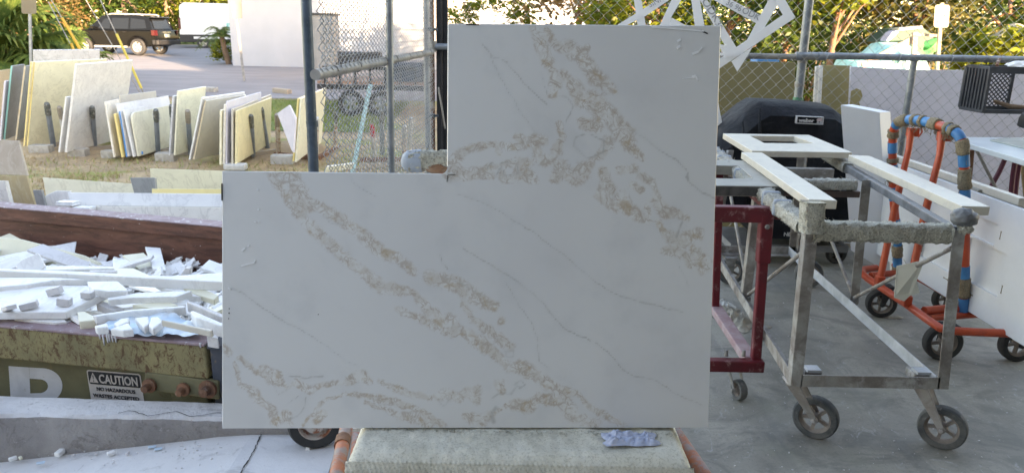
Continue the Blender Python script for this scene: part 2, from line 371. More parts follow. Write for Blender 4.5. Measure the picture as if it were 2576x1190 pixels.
# ---------------------------------------------------------------- chain link
def chain(o,ud,width,z0,z1,w,h,r,deep=0.,nrm=(0,1,0)):
    m=MB(); o=Vector(o);ud=Vector(ud).normalized();nn=Vector(nrm); Z=Vector((0,0,1))
    nw=int(width/(w/2)); nh=int((z1-z0)/(h/2))
    for i in range(nw):
        pts=[]
        for j in range(nh+1):
            s=(j+i)%2; x=(i+s)*w/2
            over=.5*w*.08*(1 if s==0 else -1)
            base=o+ud*(x-over)+Z*(z0+j*h/2)
            if deep: 
                for q in(-.12,.12):
                    pts.append(base+Z*(h*q)+ud*0+nn*(deep*(1 if (s==0)==(q<0) else -1)))
            else: pts.append(base+nn*(r*(1 if s else -1)))
        m.tube(pts,r,4,False)
    return m
FY=5.92
fence=thing('chain_link_fence','galvanised chain link fence across the back of the workshop with a tape wrapped tall post','fence',(2.0,FY,0))
m=chain((-.45,FY-.03,0),(1,0,0),6.2,.06,2.5,.096,.096,.0021); tag(m.build('chain_link_mesh',M['wire'],fence,smooth='all'),kind='stuff')
def vpost(u,v,y,r,z0,z1,mm,name='post',lean=None):
    b=Yp(u,v,y); t=MB(); x=b.x
    t.tube([(x,y,z0),(x+(lean or 0)*(z1-z0),y,z1)],r,16); return t.build(name,mm,fence,smooth=True),x
# tall post, leaning as in the photograph
a=Yp(2036,0,FY+.03); b=Yp(2007,255,FY+.03)
sl_=(a.x-b.x)/(a.z-b.z)
m=MB(); m.tube([(b.x+sl_*(-b.z),FY+.03,-.05),(b.x+sl_*(2.6-b.z),FY+.03,2.6)],.033,18); m.build('post',M['galv'],fence,smooth=True)
for zz in(b.z+.12,b.z+.30): 
    m=MB(); xx=b.x+sl_*(zz-b.z); m.tube([(xx,FY+.03,zz-.012),(xx,FY+.03,zz+.012)],.036,18); m.build('band',M['galv_dull'],fence,smooth=True)
M['green_tape']=mat('green tape',(.03,.22,.12),(.02,.16,.09),14,.35,0,.3,50)
m=MB(); xx=b.x+sl_*(-.0); m.tube([(xx+.002,FY+.03,b.z-.05),(xx,FY+.03,b.z-.02),(xx+.001,FY+.03,b.z+.03)],[.038,.045,.037],18,wob=.05); m.build('green_tape',M['green_tape'],fence,smooth=True)
a=Yp(2300,150,FY+.02); b2=Yp(2277,300,FY+.02); s2=(a.x-b2.x)/(a.z-b2.z)
m=MB(); m.tube([(b2.x-s2*b2.z,FY+.02,0),(a.x,FY+.02,a.z)],.026,16); m.build('post',M['galv'],fence,smooth=True)
# rails
ra=Yp(1880,145,FY); rb=Yp(2575,152,FY)
zr=(ra.z+rb.z)/2
m=MB(); m.tube([(-.48,FY,zr),(b.x+.12,FY,zr)],.022,16); m.build('rail',M['galv_dull'],fence,smooth=True)
m=MB(); m.tube([(b.x-.04,FY,zr+.012),(5.6,FY,zr+.012)],.025,16); m.build('rail',M['galv'],fence,smooth=True)
m=MB(); m.tube([(b.x-.07,FY,zr+.005),(b.x-.03,FY,zr+.005)],.032,16); m.build('rail_sleeve',M['galv'],fence,smooth=True)
m=MB(); m.tube([(b.x+.10,FY,zr+.008),(b.x+.16,FY,zr+.008)],.031,16); m.build('rail_sleeve',M['galv'],fence,smooth=True)
for z in(.10,.035): 
    m=MB(); m.tube([(-.48,FY,z),(5.6,FY,z)],.021,12); m.build('bottom_rail',M['galv'],fence,smooth=True)
for xx in(1.55,1.75,2.35,2.9,3.3):
    m=MB(); m.tube([(xx,FY-.03,zr-.03),(xx+.01,FY-.035,zr),(xx+.02,FY-.03,zr+.035),(xx+.02,FY+.03,zr+.03)],.003,6); m.build('tie_wire',M['wire'],fence,smooth='all')
# gate hinge side
hp=thing('gate_post','black steel gate post with a rusty edge strip beside the marble slab','post',(-.5,5.86,0))
pa=Yp(1099,200,5.86).x; pb=Yp(1127,200,5.86).x
m=MB(); m.box(((pa+pb)/2,5.86,1.3),(pb-pa,.06,2.6)); m.box(((pa+pb)/2,5.815,1.3),(.012,.03,2.6)); m.build('post',M['black_steel'],hp,bevel=.003)
m=MB(); m.box((pa-.03,5.83,1.3),(.03,.04,2.6)); m.build('edge_strip',M['rust'],hp,bevel=.002)
m=MB(); zz=Yp(1105,118,5.8).z; m.tube([(pa-.02,5.80,zz),(pa+.02,5.78,zz),(pb+.15,5.78,zz)],.024,14); m.build('rail_stub',M['galv'],hp,smooth=True)
m=MB(); m.tube([(pa-.02,5.79,zz-.04),(pa-.02,5.79,zz+.04)],.03,12); m.build('hinge_collar',M['galv_dull'],hp,smooth=True)
m=MB(); zc=Yp(1110,240,5.8).z; m.tube([(pa+.02,5.78,zc+.06),(pa+.025,5.77,zc+.02),(pa+.05,5.77,zc-.12),(pa+.07,5.77,zc-.25)],.006,8); m.build('chain',M['galv_dull'],hp,smooth=True)
# open gate leaf along the left edge
g0=Vector((P(781,240,1.3).x,0,0)); 
gl=P(797,188,1.46); gm=P(985,155,1.46); gh=P(1086,132,1.46)
gate=thing('chain_link_gate','open chain link gate leaf with dark galvanised frame and diagonal view of its mesh','gate',(gl.x,(gl.y+gh.y)/2,.05))
def gx(y): return gl.x+(gh.x-gl.x)*(y-gl.y)/(gh.y-gl.y)
ud=Vector((gh.x-gl.x,gh.y-gl.y,0)); gw=ud.length; ud.normalize(); gn=Vector((ud.y,-ud.x,0))
def gpost(ua,va,ub,vb,y,r,mm,nm='frame_post'):
    A=Yp(ua,va,y);B=Yp(ub,vb,y); s=(A-B)/(A.z-B.z); m=MB(); m.tube([B+s*(.06-B.z),B+s*(2.45-B.z)],r,18); return m.build(nm,mm,gate,smooth=True),A,B
o,A,B=gpost(770,5,789,430,gl.y,.0205,M['dark_galv'])
m=MB(); c=Yp(786,312,gl.y); m.tube([c+Vector((-.001,0,-.012)),c+Vector((-.002,0,.012))],.0235,18); m.build('tension_band',M['dark_galv'],gate,smooth=True)
gpost(979,0,984,430,gm.y,.0195,M['galv'])
gpost(1071,0,1077,430,gh.y,.020,M['galv'])
m=MB(); m.tube([gl-ud*.02,gh],.021,16); m.build('rail',M['galv_dull'],gate,smooth=True)
for z in(.10,2.42): 
    m=MB(); m.tube([Vector((gl.x,gl.y,z)),Vector((gh.x,gh.y,z))],.02,12); m.build('rail',M['galv'],gate,smooth=True)
for t in(.08,.22,.42,.52,.66,.82,.95):
    c=gl.lerp(gh,t); m=MB(); m.tube([c+ud*(.004*math.sin(i))+ (gn*math.cos(i)+Vector((0,0,1))*math.sin(i))*.023 for i in np.linspace(0,5.6,12)],.0026,6); m.build('tie_wire',M['wire_dark'],gate,smooth='all')
for zz in(.5,1.0,1.62,1.95):
    m=MB(); c=Vector((gh.x,gh.y,zz)); m.tube([c-Vector((0,0,.012)),c+Vector((0,0,.012))],.024,14); m.box(c+gn*.03,(.03,.012,.018)); m.build('tension_band',M['dark_galv'],gate,smooth=True)
m=chain(Vector((gl.x,gl.y,0))+gn*.012+ud*.02,ud,gw-.03,.12,2.42,.068,.068,.0025,deep=.007,nrm=gn)
tag(m.build('chain_link_mesh',M['wire'],gate,smooth='all'),kind='stuff')
# ---------------------------------------------------------------- white building across the road
k=N('white painted wall'); c=k.mix(k.ramp(k.noise(.8,6,.6),.35,.65),(.44,.445,.46),(.41,.415,.43)); k.base(c); k.set(.85); k.bump(k.noise(30,4),.15,.02); M['whitewall']=k.m
c0=G(586,167); c1=G(765,171)
bld=thing('white_building','long plain white building across the road, half in shade and half sunlit','building',(c0.x+6,c0.y,gz(c0.y)))
wy=c0.y
m=MB(); m.box((c0.x+7.6,wy+5,2.8),(15.2,10,6.6)); m.build('wall',M['whitewall'],bld)
m=MB(); m.box((c0.x+7.6,wy+5,6.2),(15.6,10.4,.25)); m.build('roof',M['whitewall'],bld)
m=MB(); cb=Yp(1085,100,wy-.02); m.box((cb.x+.6,wy-.06,1.4),(1.3,.1,3.6)); m.build('door',mat('beige shutter',(.5,.46,.42),(.46,.42,.39),4,.7),bld)
M['brown_sign']=mat('brown board',(.24,.20,.17),(.2,.17,.15),5,.7)
# grey utility cabinet at the wall
a=Yp(790,38,27.0); b=Yp(834,168,27.0)
cab=thing('utility_cabinet','tall grey utility cabinet seen through the gate mesh in front of the white wall','cabinet',((a.x+b.x)/2,27.4,gz(27.4)))
M['cab']=mat('grey painted steel',(.26,.26,.25),(.22,.22,.215),4,.6)
m=MB(); m.box(((a.x+b.x)/2,27.5,(a.z+gz(27.4))/2),(b.x-a.x+.2,1.0,a.z-gz(27.4))); m.build('body',M['cab'],cab,bevel=.02)
m=MB(); m.box(((a.x+b.x)/2,26.99,(a.z+gz(27.4))/2),(b.x-a.x,.03,a.z-gz(27.4)-.2)); m.build('door',M['cab'],cab,bevel=.01)
m=MB(); m.box(((a.x+b.x)/2,27.5,a.z+.03),(b.x-a.x+.3,1.1,.06)); m.build('lid',mat('dark cap',(.05,.05,.05)),cab)
# ---------------------------------------------------------------- flatbed trailer behind the gate
ty=19.5
ta=Yp(800,222,ty); tb=Yp(1066,212,ty)
trl=thing('flatbed_trailer','black flatbed trailer with a rusty deck parked beyond the gate mesh','trailer',((ta.x+tb.x)/2,ty,gz(ty)))
zb=Yp(900,212,ty).z
m=MB(); m.box(((ta.x+tb.x)/2,ty+1,zb+.03),(tb.x-ta.x,2.1,.07)); m.build('deck',mat('rusty timber deck',(.30,.19,.14),(.22,.14,.11),5,.85),trl)
m=MB(); 
for yy in(ty-.06,ty+2.08): m.box(((ta.x+tb.x)/2,yy,zb-.08),(tb.x-ta.x,.06,.12))
m.box(((ta.x+tb.x)/2,ty-.06,zb+.40),(tb.x-ta.x-.3,.05,.08)); m.box(((ta.x+tb.x)/2,ty+2.08,zb+.40),(tb.x-ta.x,.05,.08))
m.build('frame',M['black_steel'],trl)
for i in range(7):
    m=MB(); xx=ta.x+.2+(tb.x-ta.x-.4)*i/6; m.box((xx,ty-.06,zb+.18),(.05,.05,.40)); m.build('stake',M['black_steel'],trl)
ca=Yp(848,155,ty); cb=Yp(955,190,ty)
m=MB(); m.box(((ca.x+cb.x)/2,ty+.3,zb+.62),(cb.x-ca.x,.4,.34)); m.build('toolbox',M['black_steel'],trl,bevel=.02)
m=MB(); m.box((tb.x-.5,ty+.9,zb+.3),(.9,1.5,.5)); m.build('winch_box',mat('navy load',(.03,.05,.09),(.05,.07,.11)),trl,bevel=.03)
def wheel(parent,c,ax,R,w,tm,rm,spokes=5,name='wheel',hubr=.2):
    t=MB(); t.lathe([(R*.62,-w/2*.8),(R*.9,-w/2),(R*.985,-w*.34),(R,-w*.15),(R,w*.15),(R*.985,w*.34),(R*.9,w/2),(R*.62,w/2*.8),(R*.60,0),(R*.62,-w/2*.8)],c,ax,36)
    ty_=t.build(name,tm,parent,smooth=True)
    r=MB(); r.lathe([(R*.60,-w*.4),(R*.64,-w*.4),(R*.64,w*.4),(R*.60,w*.4),(R*.56,w*.28),(R*.55,0),(R*.56,-w*.28),(R*.60,-w*.4)],c,ax,32)
    r.lathe([(0.001,-w*.42),(R*hubr,-w*.40),(R*hubr,w*.40),(.001,w*.42)],c,ax,20)
    ax=Vector(ax).normalized();u=ax.orthogonal().normalized();v_=ax.cross(u);cc=Vector(c)
    for i in range(spokes):
        a=2*math.pi*i/spokes+.35; d=u*math.cos(a)+v_*math.sin(a); r.bar(cc+d*R*hubr*.8,cc+d*R*.58,R*.17,w*.35,ax)
    r.build('rim',rm,ty_,smooth=True); return ty_
wc=Yp(885,238,ty); zc=gz(ty)
for dx in(0,.75): wheel(trl,(wc.x+dx,ty-.12,zc+.33),(0,1,0),.33,.2,M['rubber'],M['galv'],6)
# ================================================================ YARD: slabs in racks
ZB=-.78
def yslab(label,mt,T1,B1,B2,T2,t=.03,edge=None,z=ZB,name='stone_slab',round_=0,group='stone slabs leaning in the yard racks'):
    b1=P(*B1,z); b2=P(*B2,z); d=(b2-b1).normalized()
    t1=PL(*T1,b1,d); n=d.cross(t1-b1).normalized()
    if n.dot(CO-b1)<0: n=-n
    L=(PL(*T2,b1,n)-t1).dot(d); L=min(max(L,.25),3.2)
    up=t1-b1; H=up.length; up.normalize()
    poly=[b1,b1+d*L,b1+d*L+up*H]
    if round_: poly+= [b1+up*H+d*round_*(1-math.cos(a))+up*round_*(math.sin(a)-1) for a in np.linspace(math.pi/2,0,6)]
    else: poly+=[t1]
    m=MB(); m.prism(poly,-n*t); o=m.build(name,mt,loc=tuple(b1),bevel=.003,seg=1); tag(o,label,'stone slab',group)
    if edge:
        e=MB(); e.hexa([b1-d*.004,b1-d*.001,b1-d*.001-n*t,b1-d*.004-n*t]+[q+up*H for q in(b1-d*.004,b1-d*.001,b1-d*.001-n*t,b1-d*.004-n*t)]); e.build('edge_film',edge,o)
    return o
c1=lambda x,y:(x/2.629,y/2.629); c2=lambda x,y:(194+x/4.089,161.6+y/4.089)
Z=yslab
# stack A: tall slabs at the left
Z('blue grey slab cut off by the left frame edge, first of the tall row',S['lilac'],c1(38,540),c1(5,930),c1(120,880),c1(45,600))
Z('tan slab end standing low at the far left behind the blue grey slab',S['tan_edge'],c1(2,470),c1(-30,800),c1(60,770),c1(95,470))
Z('grey slate slab with a turquoise edge in the left row',S['slate'],(31.5,167),(13,352),(45,340),(62,167),edge=S['green_edge'])
Z('dark grey slab with a chipped tan edge beside the turquoise edged slab',S['slate'],(65,167),(42,353),(75,343),(100,163),edge=S['tan_edge'])
Z('cream slab behind another cream slab, showing only its yellow edge',S['cream'],(80,157),(62,369),(255,340),(262,146),edge=S['yellow_edge'])
Z('tall cream slab with a yellow edge held by two blue grey posts',S['cream'],(88,157),(70.5,369),(265,338),(269,146),edge=S['yellow_edge'])
Z('pale grey veined slab rising behind the tall cream slab',S['dark_marble'],(84,127),(92,340),(250,327),(251,129))
Z('white edged slab sandwiched behind the large grey veined slab',S['white'],(168,245),(150,384),(330,342),(325,160))
Z('large grey veined slab with white edge and one dark topped post',S['grey_marble'],(194,163),(168,384.5),(333,343),(335.5,147),t=.045)
# stack B
Z('whitish slab leaning left, first in the short group of six',S['warm_white'],(266,257),(289,396),(372,364),(300,250),z=-.80)
Z('cream topped slab standing at the back of the short group',S['strip'],(302,241),(318,375),(420,352),(392,224),z=-.76)
Z('narrow yellow edged slab in the short group',S['yellow_edge'],(290,287),(310,396),(390,366),(330,279),z=-.80,edge=S['yellow_edge'])
Z('white slab with a bright blue edge in the short group',S['white'],(303,281),(321,395),(420,366),(352,268),z=-.80,edge=S['blue_film'])
Z('white topped slab second from the front of the short group',S['white'],(294,262),(326,394),(426,366),(422,234),z=-.80)
Z('white slab just behind the rounded front slab of the short group',S['white'],(312,277),(338,395),(430,367),(374,263),z=-.80)
o=Z('pale slab with a rounded corner and a blue tag, front of the short group',S['pale_cream'],(330,285),(349,394),(432,369),(433,248),z=-.80,round_=.12)
b1=P(349,394,-.80)
m=MB(); q=P(357,389,-.79); m.box(q+Vector((.0,-.05,.04)),(.10,.01,.05)); m.build('blue_tag',S['blue_film'],o)
# stack C
Z('blue grey slab edge behind the upright greenish slab',S['dark_marble'],(437,243),(428,392),(500,370),(448,237))
Z('upright greenish grey slab standing between the short group and the white topped slabs',S['greystone'] if False else S['pale_cream'],(449,230),(441,392),(519,366),(519,205.6))
# stack D
Z('long white topped slab leaning right, rear of its pair of racks',S['white'],(510,247),(478,403),(600,372),(622,208))
Z('slab with rough tan edge in the middle of the leaning right stack',S['strip'],(519,254),(489,403),(600,374),(621,214),edge=S['tan_edge'])
Z('plain cream grey slab in front of the rough tan edged slab',S['pale_cream'],(527,254),(498,398),(600,368),(622,226),t=.025)
# stack E
Z('short slab with a yellow white edge at the left of the last full stack',S['pale_cream'],(557,278),(556,415),(640,372),(600,258))
Z('thin white slab edge second in the last full stack',S['warm_white'],(567,264),(564,414),(650,372),(640,226))
Z('lilac grey slab standing tallest in the last full stack',S['lilac'],(573,256),(571,413),(655,370),(657.5,212))
Z('pale slab with a grey edge behind the gold veined slab',S['strip'],(586,275),(586,414),(668,362),(683,217))
Z('gold veined cream slab with two black capped posts at the front of its stack',S['gold_marble'],(596.5,279),(595,413.5),(682,360),(684,226.5))
# stack F
m=MB(); pl0=P(736,377,ZB); poly=[Yp(u,v,13.0) for u,v in((697,286),(727,265),(743,298),(738,385),(733,378))]
o=m.prism(poly,(.02,.035,0)).build('stone_slab',S['lilac'],bevel=.003,seg=1); tag(o,'lilac slab tipped on its corner beside the gate post','stone slab','stone slabs leaning in the yard racks')
Z('yellowish slab edge left of the dark gate post',S['yellow_edge'],(752,249),(740,406),(810,356),(800,215),edge=S['yellow_edge'])
Z('cream slab half hidden behind the dark gate post',S['pale_cream'],(759,248),(745.5,408.5),(818,352),(822,211))
Z('low white offcut slab lying on the ground beyond the gate mesh',S['warm_white'],(822,420),(818,434),(880,426),(890,415))
# posts, with taped tops
def ypost(parent,u,vt,vb,tape,col,r=.038,utop=None,tapelen=.24):
    b=P(u,vb+3,ZB-.06); t=PL(utop if utop is not None else u,vt,b+Vector((0,-.10,0)),Vector((0,-1,-.42)).normalized())
    m=MB(); m.tube([b,t],r,14); p=m.build('post',col,parent,smooth=True)
    d=(t-b).normalized(); 
    if tape:
        m=MB(); m.tube([t-d*tapelen,t-d*tapelen*.5,t-d*.02,t+d*.03],[r*1.04,r*1.13,r*1.13,r*.9],14,wob=.05); m.build('tape_wrap',tape,p,smooth=True)
        if tape is M['bw_tape']: 
            pass
    return p
M['rack_blue']=mat('blue grey rack post',(.24,.28,.33),(.19,.22,.26),8,.5,.2)
M['rack_white']=mat('whitish rack post',(.5,.5,.49),(.4,.4,.39),8,.6)
M['black_tape']=mat('dusty black tape',(.06,.07,.06),(.15,.15,.14),24,.7,0,.4,40,(.34,.34,.31),16,.52,.62)
M['brown_tape']=mat('brown dusty tape',(.30,.26,.21),(.22,.19,.16),20,.7,0,.4,40)
M['bw_tape']=M['black_tape']
def rack(label,pts,beams,group='slab racks in the yard'):
    us=[P(a,b,ZB) for a,b,_,_,_,_,_ in pts]; c=sum(us,Vector())/len(us)
    r=thing('slab_rack',label,'rack',(c.x,c.y,ZB-.12),group)
    for a,b,ut,vt,tape,col,rr in pts: ypost(r,a,vt,b,tape,col,rr,ut)
    for (p,q,cm) in beams: 
        m=MB(); m.bar(P(*p,ZB-.05),P(*q,ZB-.05),.09,.08); m.build('beam',cm,r,bevel=.005)
    return r
rack('slab rack with two blue grey posts in front of the tall cream slab',[(135,366,118,264,M['black_tape'],M['rack_blue'],.05),(168,366,150,273,M['brown_tape'],M['rack_white'],.045)],[((95,372),(200,357),M['timber']),])
rack('slab rack with one dark topped post in front of the grey veined slab',[(239,370,232,272,M['black_tape'],M['rack_blue'],.045)],[((150,377),(340,370),M['timber'])])
rb=rack('slab rack with black and white striped post tops by the short group',[(398,383,392,280,M['black_tape'],M['rack_blue'],.045),(436,372,431,268,M['black_tape'],M['rack_white'],.04)],[((280,392),(430,378),M['timber'])])
for uu,vv in((392.5,289),(394,298.5)):
    q=Yp(uu,vv,P(398,383,ZB).y-.004); m=MB(); m.tube([q-Vector((0,0,.018)),q+Vector((0,0,.018))],.062,14); m.build('white_band',M['rack_white'],rb,smooth=True)
rack('slab rack with tan topped posts among the leaning right stack',[(480,385,472,282,M['brown_tape'],M['rack_blue'],.045),(551,376,548,290,M['brown_tape'],M['rack_blue'],.04)],[((410,385),(560,385),M['timber'])])
rack('slab rack with two black capped posts against the gold veined slab',[(637,390,631,294,M['black_tape'],M['rack_blue'],.046),(673,371,657,275,M['black_tape'],M['rack_blue'],.046)],[((560,398),(700,380),M['timber'])])
rr=rack('rusty white slab rack beside the tipped lilac slab',[(701,388,697,291,M['brown_tape'],M['rusty_white'],.045),(795,388,797,300,M['rack_white'],M['rusty_white'],.045),(842,372,846,285,M['black_tape'],M['rusty_white'],.035)],[((692,388),(800,398),M['rust']),((800,398),(850,372),M['rust'])])
rr=rack('slab rack of rusty posts with a red tipped post seen through the gate mesh',[(943,398,936,318,mat('red cloth',(.5,.03,.04),(.4,.03,.04)),M['rack_white'],.04),(962,385,960,282,M['black_tape'],M['rack_blue'],.045),(1015,395,1018,320,M['rack_white'],M['rusty_white'],.04),(1030,378,1034,300,M['rack_white'],M['rack_white'],.04)],[((905,402),(1070,400),M['rust']),((905,418),(1070,412),M['timber'])])
# leaning turquoise strip
b=P(886,436,ZB-.1); t=PL(932,213,b,Vector((0,-1,0)))
m=MB(); m.bar(b,t,.075,.02,(0,1,0)); tag(m.build('edge_strip',mat('pale turquoise film',(.40,.62,.68),(.34,.56,.62))),'pale turquoise strip leaning upright beyond the gate mesh','strip')
# blocks
bi=0
for (x,y,w_,h_,lab) in((275,992,.40,.20,'concrete block under the beam of the first slab rack'),(520,1012,.34,.18,'concrete block under the large grey veined slab'),(735,1022,.30,.16,'white block under the first slab of the short group'),(1100,1040,.36,.17,'concrete block in front of the upright greenish slab')):
    q=P(*c1(x,y),ZB-.05); m=MB(); m.box(q,(w_,.2,h_)); tag(m.build('concrete_block',M['concrete_block'],bevel=.012),lab,'block','blocks under the slab racks')
for (x,y,w_,h_,lab) in((2115,985,.42,.2,'white stone block beside the rusty white rack'),(1630,1055,.38,.12,'dusty white stone lump under the last full stack')):
    q=P(*c2(x,y),ZB-.05); m=MB(); m.box(q,(w_,.2,h_)); tag(m.build('concrete_block',M['rack_white'],bevel=.03),lab,'block','blocks under the slab racks')
# parking stop
a=G(690,229,.06); b=G(729,233,.06)
m=MB(); m.bar(a,b,.2,.18); tag(m.build('parking_stop',M['timber'],bevel=.03),'weathered parking stop at the road edge above the lawn strip','parking stop')
a=G(512,226,.06); b=G(545,228,.06)
m=MB(); m.bar(a,b,.2,.18); tag(m.build('parking_stop',M['concrete_block'],bevel=.03),'grey parking stop peeping out behind the upright greenish slab','parking stop')
# dry grass and leaf litter in the yard
def blades(n,area,zf,hmin,hmax,mt,name,seed,clump=0):
    r=np.random.RandomState(seed); V=[];F_=[]
    cl=[(r.uniform(area[0],area[1]),r.uniform(area[2],area[3])) for _ in range(max(clump,1))]
    for i in range(n):
        if clump and r.rand()<.7: cx,cy=cl[r.randint(clump)]; x=cx+r.normal(0,.35); y=cy+r.normal(0,.3)
        else: x=r.uniform(area[0],area[1]); y=r.uniform(area[2],area[3])
        h=r.uniform(hmin,hmax); a=r.uniform(0,6.28); ww=.006+.006*r.rand(); dx,dy=math.cos(a)*ww,math.sin(a)*ww; lx,ly=r.normal(0,h*.7,2)
        z=zf(y); b=len(V); V+=[(x-dx,y-dy,z),(x+dx,y+dy,z),(x+lx,y+ly,z+h)]; F_.append((b,b+1,b+2))
    m=MB(); m.v=V; m.f=F_; return tag(m.build(name,mt,loc=(area[0],area[2],zf(area[2]))),kind='stuff')
M['straw']=mat('dry straw grass',(.46,.35,.20),(.33,.25,.14),3,.9); M['grass']=mat('green grass',(.20,.26,.06),(.27,.27,.10),2,.9)
blades(16000,(-12,-.5,6.8,14.5),gz,.02,.10,M['straw'],'dry_grass',1,60)
blades(8000,(-12,-.5,8.5,14),gz,.03,.12,M['grass'],'green_grass',2,22)
blades(9000,(-7.2,-3,17.2,21.9),gz,.04,.12,M['grass'],'lawn_grass',3,0)
# ================================================================ slabs behind the dumpster
c7=lambda x,y:(x/2.969,181+y/2.969); c3=lambda x,y:(x/2.875,388+y/2.875)
def face(label,mt,pts,y,t=.03,lean=.12,name='stone_offcut',cat='stone slab',group='slabs stored behind the dumpster',top=None,yaw=0.):
    n=Vector((math.sin(yaw),-1,lean)).normalized(); p0=(Yp(*pts[0],y)); q=[PL(u,v,p0,n) for u,v in pts]
    m=MB(); m.prism(q,-n*t); o=m.build(name,mt,bevel=.003,seg=1); tag(o,label,cat,group); return o
face('tan travertine slab with streaky whitish face at the left edge behind the dumpster',S['travertine'],[c7(-60,508),c7(135,515),c7(203,775),c7(-60,768)],6.5,.03,.2)
face('brown gold slab below the streaky travertine at the left edge',S['brown_trav'],[c7(-60,778),c7(196,776),c7(272,1040),c7(-60,1040)],6.4,.03,.2)
face('pale grey offcut standing at the frame edge before the brown gold slab',S['grey_marble'],[c7(-60,815),c7(35,815),c7(90,1040),c7(-60,1040)],6.2,.05,.15)
face('small dark grey offcut right of the brown gold slab',S['slate'],[c7(243,882),c7(310,884),c7(352,1050),c7(285,1050)],6.3,.03,.2)
face('long grey green strip slab leaning behind the white strips',S['greystone'] if False else S['pale_cream'],[c7(318,789),c7(1003,838),c7(1003,930),c7(345,930)],7.2,.04,.3)
face('grey offcut square beside the cream layered slab',S['slate'],[c3(938,170),c3(1118,170),c3(1130,300),c3(975,300)],6.9,.04,.25)
face('cream layered slab with a blue grey top edge behind the dumpster',S['cream'],[c3(1083,104),c3(1680,124),c3(1680,290),c3(1100,290)],7.3,.06,.3)
face('cream strip slab just above the long white strip',S['yellow_edge'],[c3(1098,250),c3(1640,253),c3(1640,300),c3(1098,290)],6.7,.05,.5)
face('white short panel left of the long white strip behind the dumpster',S['white'],[c7(335,925),c7(420,888),c7(520,890),c7(520,1040),c7(360,1040)],6.4,.03,.25)
face('long white slab strip lying along the far dumpster wall',S['white'],[c3(488,277),c3(1660,287),c3(1660,385),c3(510,372)],6.35,.05,.5)
face('second long white strip below the first along the far dumpster wall',S['warm_white'],[c3(505,373),c3(1660,386),c3(1660,520),c3(520,480)],6.2,.05,.45)
for i,(x0,x1,y) in enumerate(((400,520,345),(398,522,362),(520,645,385),(500,640,398))):
    face(('thin white strip, top one of the little stack behind the dumpster','thin white strip, second in the little stack behind the dumpster','thin white strip, third in the little stack behind the dumpster','thin white strip, lowest in the little stack behind the dumpster')[i],S['white'],[c3(x0,y),c3(x1,y+3),c3(x1,y+18),c3(x0,y+15)],6.12-.02*i,.12,.1)
# ================================================================ DUMPSTER
dump=thing('dumpster','olive and rust roll off dumpster with a brown inside wall, heaped with stone offcuts','dumpster',(-2.0,4.0,-.9))
ZL=.34
nA=P(0,812,ZL); nB=P(522,860,ZL); dd=(nB-nA); dd.z=0; dd.normalize()
fA=P(0,517,ZL); fB=P(553,566,ZL)
pn=Vector((-dd.y,dd.x,0))
if pn.y<0: pn=-pn
W=((fA-nA).dot(pn)+(fB-nA).dot(pn))/2
fd=(fB-fA); fd.z=0; fd.normalize()
k=N('olive dumpster paint'); 
c=k.mix(k.ramp(k.noise(5,6,.6),.35,.65),(.165,.15,.08),(.12,.11,.06))
rn=k.noise(13,8,.72,.5); c=k.mix(k.ramp(rn,.60,.68,0,.85),c,(.11,.05,.025))
c=k.mix(k.ramp(k.noise(7,7,.7,stretch=(2,2,.25)),.58,.7,0,.6),c,(.24,.16,.07)); k.base(c); k.set(.7); k.bump(rn,.25,.006); M['olive']=k.m
k=N('rusty olive rim')
c=k.mix(k.ramp(k.noise(5,6,.6),.35,.65),(.25,.21,.10),(.18,.155,.078)); rn=k.noise(38,8,.85,.6,stretch=(1,1,.55)); c=k.mix(k.ramp(rn,.49,.58,0,.92),c,(.085,.034,.012)); k.base(c); k.set(.75); k.bump(rn,.3,.006); M['olive_rim']=k.m
k=N('maroon lip'); c=k.mix(k.ramp(k.noise(12,6,.65),.4,.62),(.30,.22,.24),(.24,.16,.17)); c=k.mix(k.ramp(k.noise(26,5,.7),.58,.66,0,.85),c,(.62,.60,.60)); k.base(c); k.set(.7); M['lip']=k.m
k=N('scuffed brown inner wall')
c=k.mix(k.ramp(k.noise(3.5,7,.7,.5,stretch=(1,1,5)),.34,.66),(.075,.024,.015),(.18,.068,.042))
c=k.mix(k.ramp(k.noise(7,7,.75,1.2,stretch=(1,1,7)),.58,.70,0,.7),c,(.23,.13,.09))
c=k.mix(k.ramp(k.noise(48,4,.65),.685,.73,0,.9),c,(.65,.60,.57)); k.base(c); k.set(.6); k.bump(k.noise(12,6,.7),.25,.006); M['inner']=k.m
M['navy']=mat('dark navy dumpster end',(.035,.045,.065),(.05,.055,.07),6,.6,0,.15,40,(.16,.11,.07),15,.6,.7)
LEN=5.0
def D3(s,q,z): return Vector((nA.x,nA.y,0))+dd*s+pn*q+Vector((0,0,z))
sR=(nB-nA).dot(dd)
def dbox(s0,s1,q0,q1,z0,z1): return [D3(s0,q0,z0),D3(s1,q0,z0),D3(s1,q1,z0),D3(s0,q1,z0),D3(s0,q0,z1),D3(s1,q0,z1),D3(s1,q1,z1),D3(s0,q1,z1)]
m=MB(); m.hexa(dbox(-3.2,sR-.02,.035,.06,-.85,ZL-.12)); m.build('near_wall',M['olive'],dump)
m=MB(); m.hexa(dbox(-3.2,sR,-.02,.05,ZL-.165,ZL-.012)); m.build('rim',M['olive_rim'],dump,bevel=.008)
m=MB(); m.hexa(dbox(-3.2,sR,-.025,.075,ZL-.012,ZL)); m.build('lip',M['lip'],dump,bevel=.004)
m=MB(); m.hexa(dbox(sR-.20,sR-.025,.0,.035,-.85,ZL-.170)); m.build('end_post',M['olive'],dump,bevel=.006)
m=MB(); m.hexa(dbox(sR+.012,sR+.55,-.01,.07,-.85,ZL-.02)); m.hexa(dbox(sR+.012,sR+.55,-.03,.08,ZL-.02,ZL)); m.build('door_end',M['navy'],dump,bevel=.006)
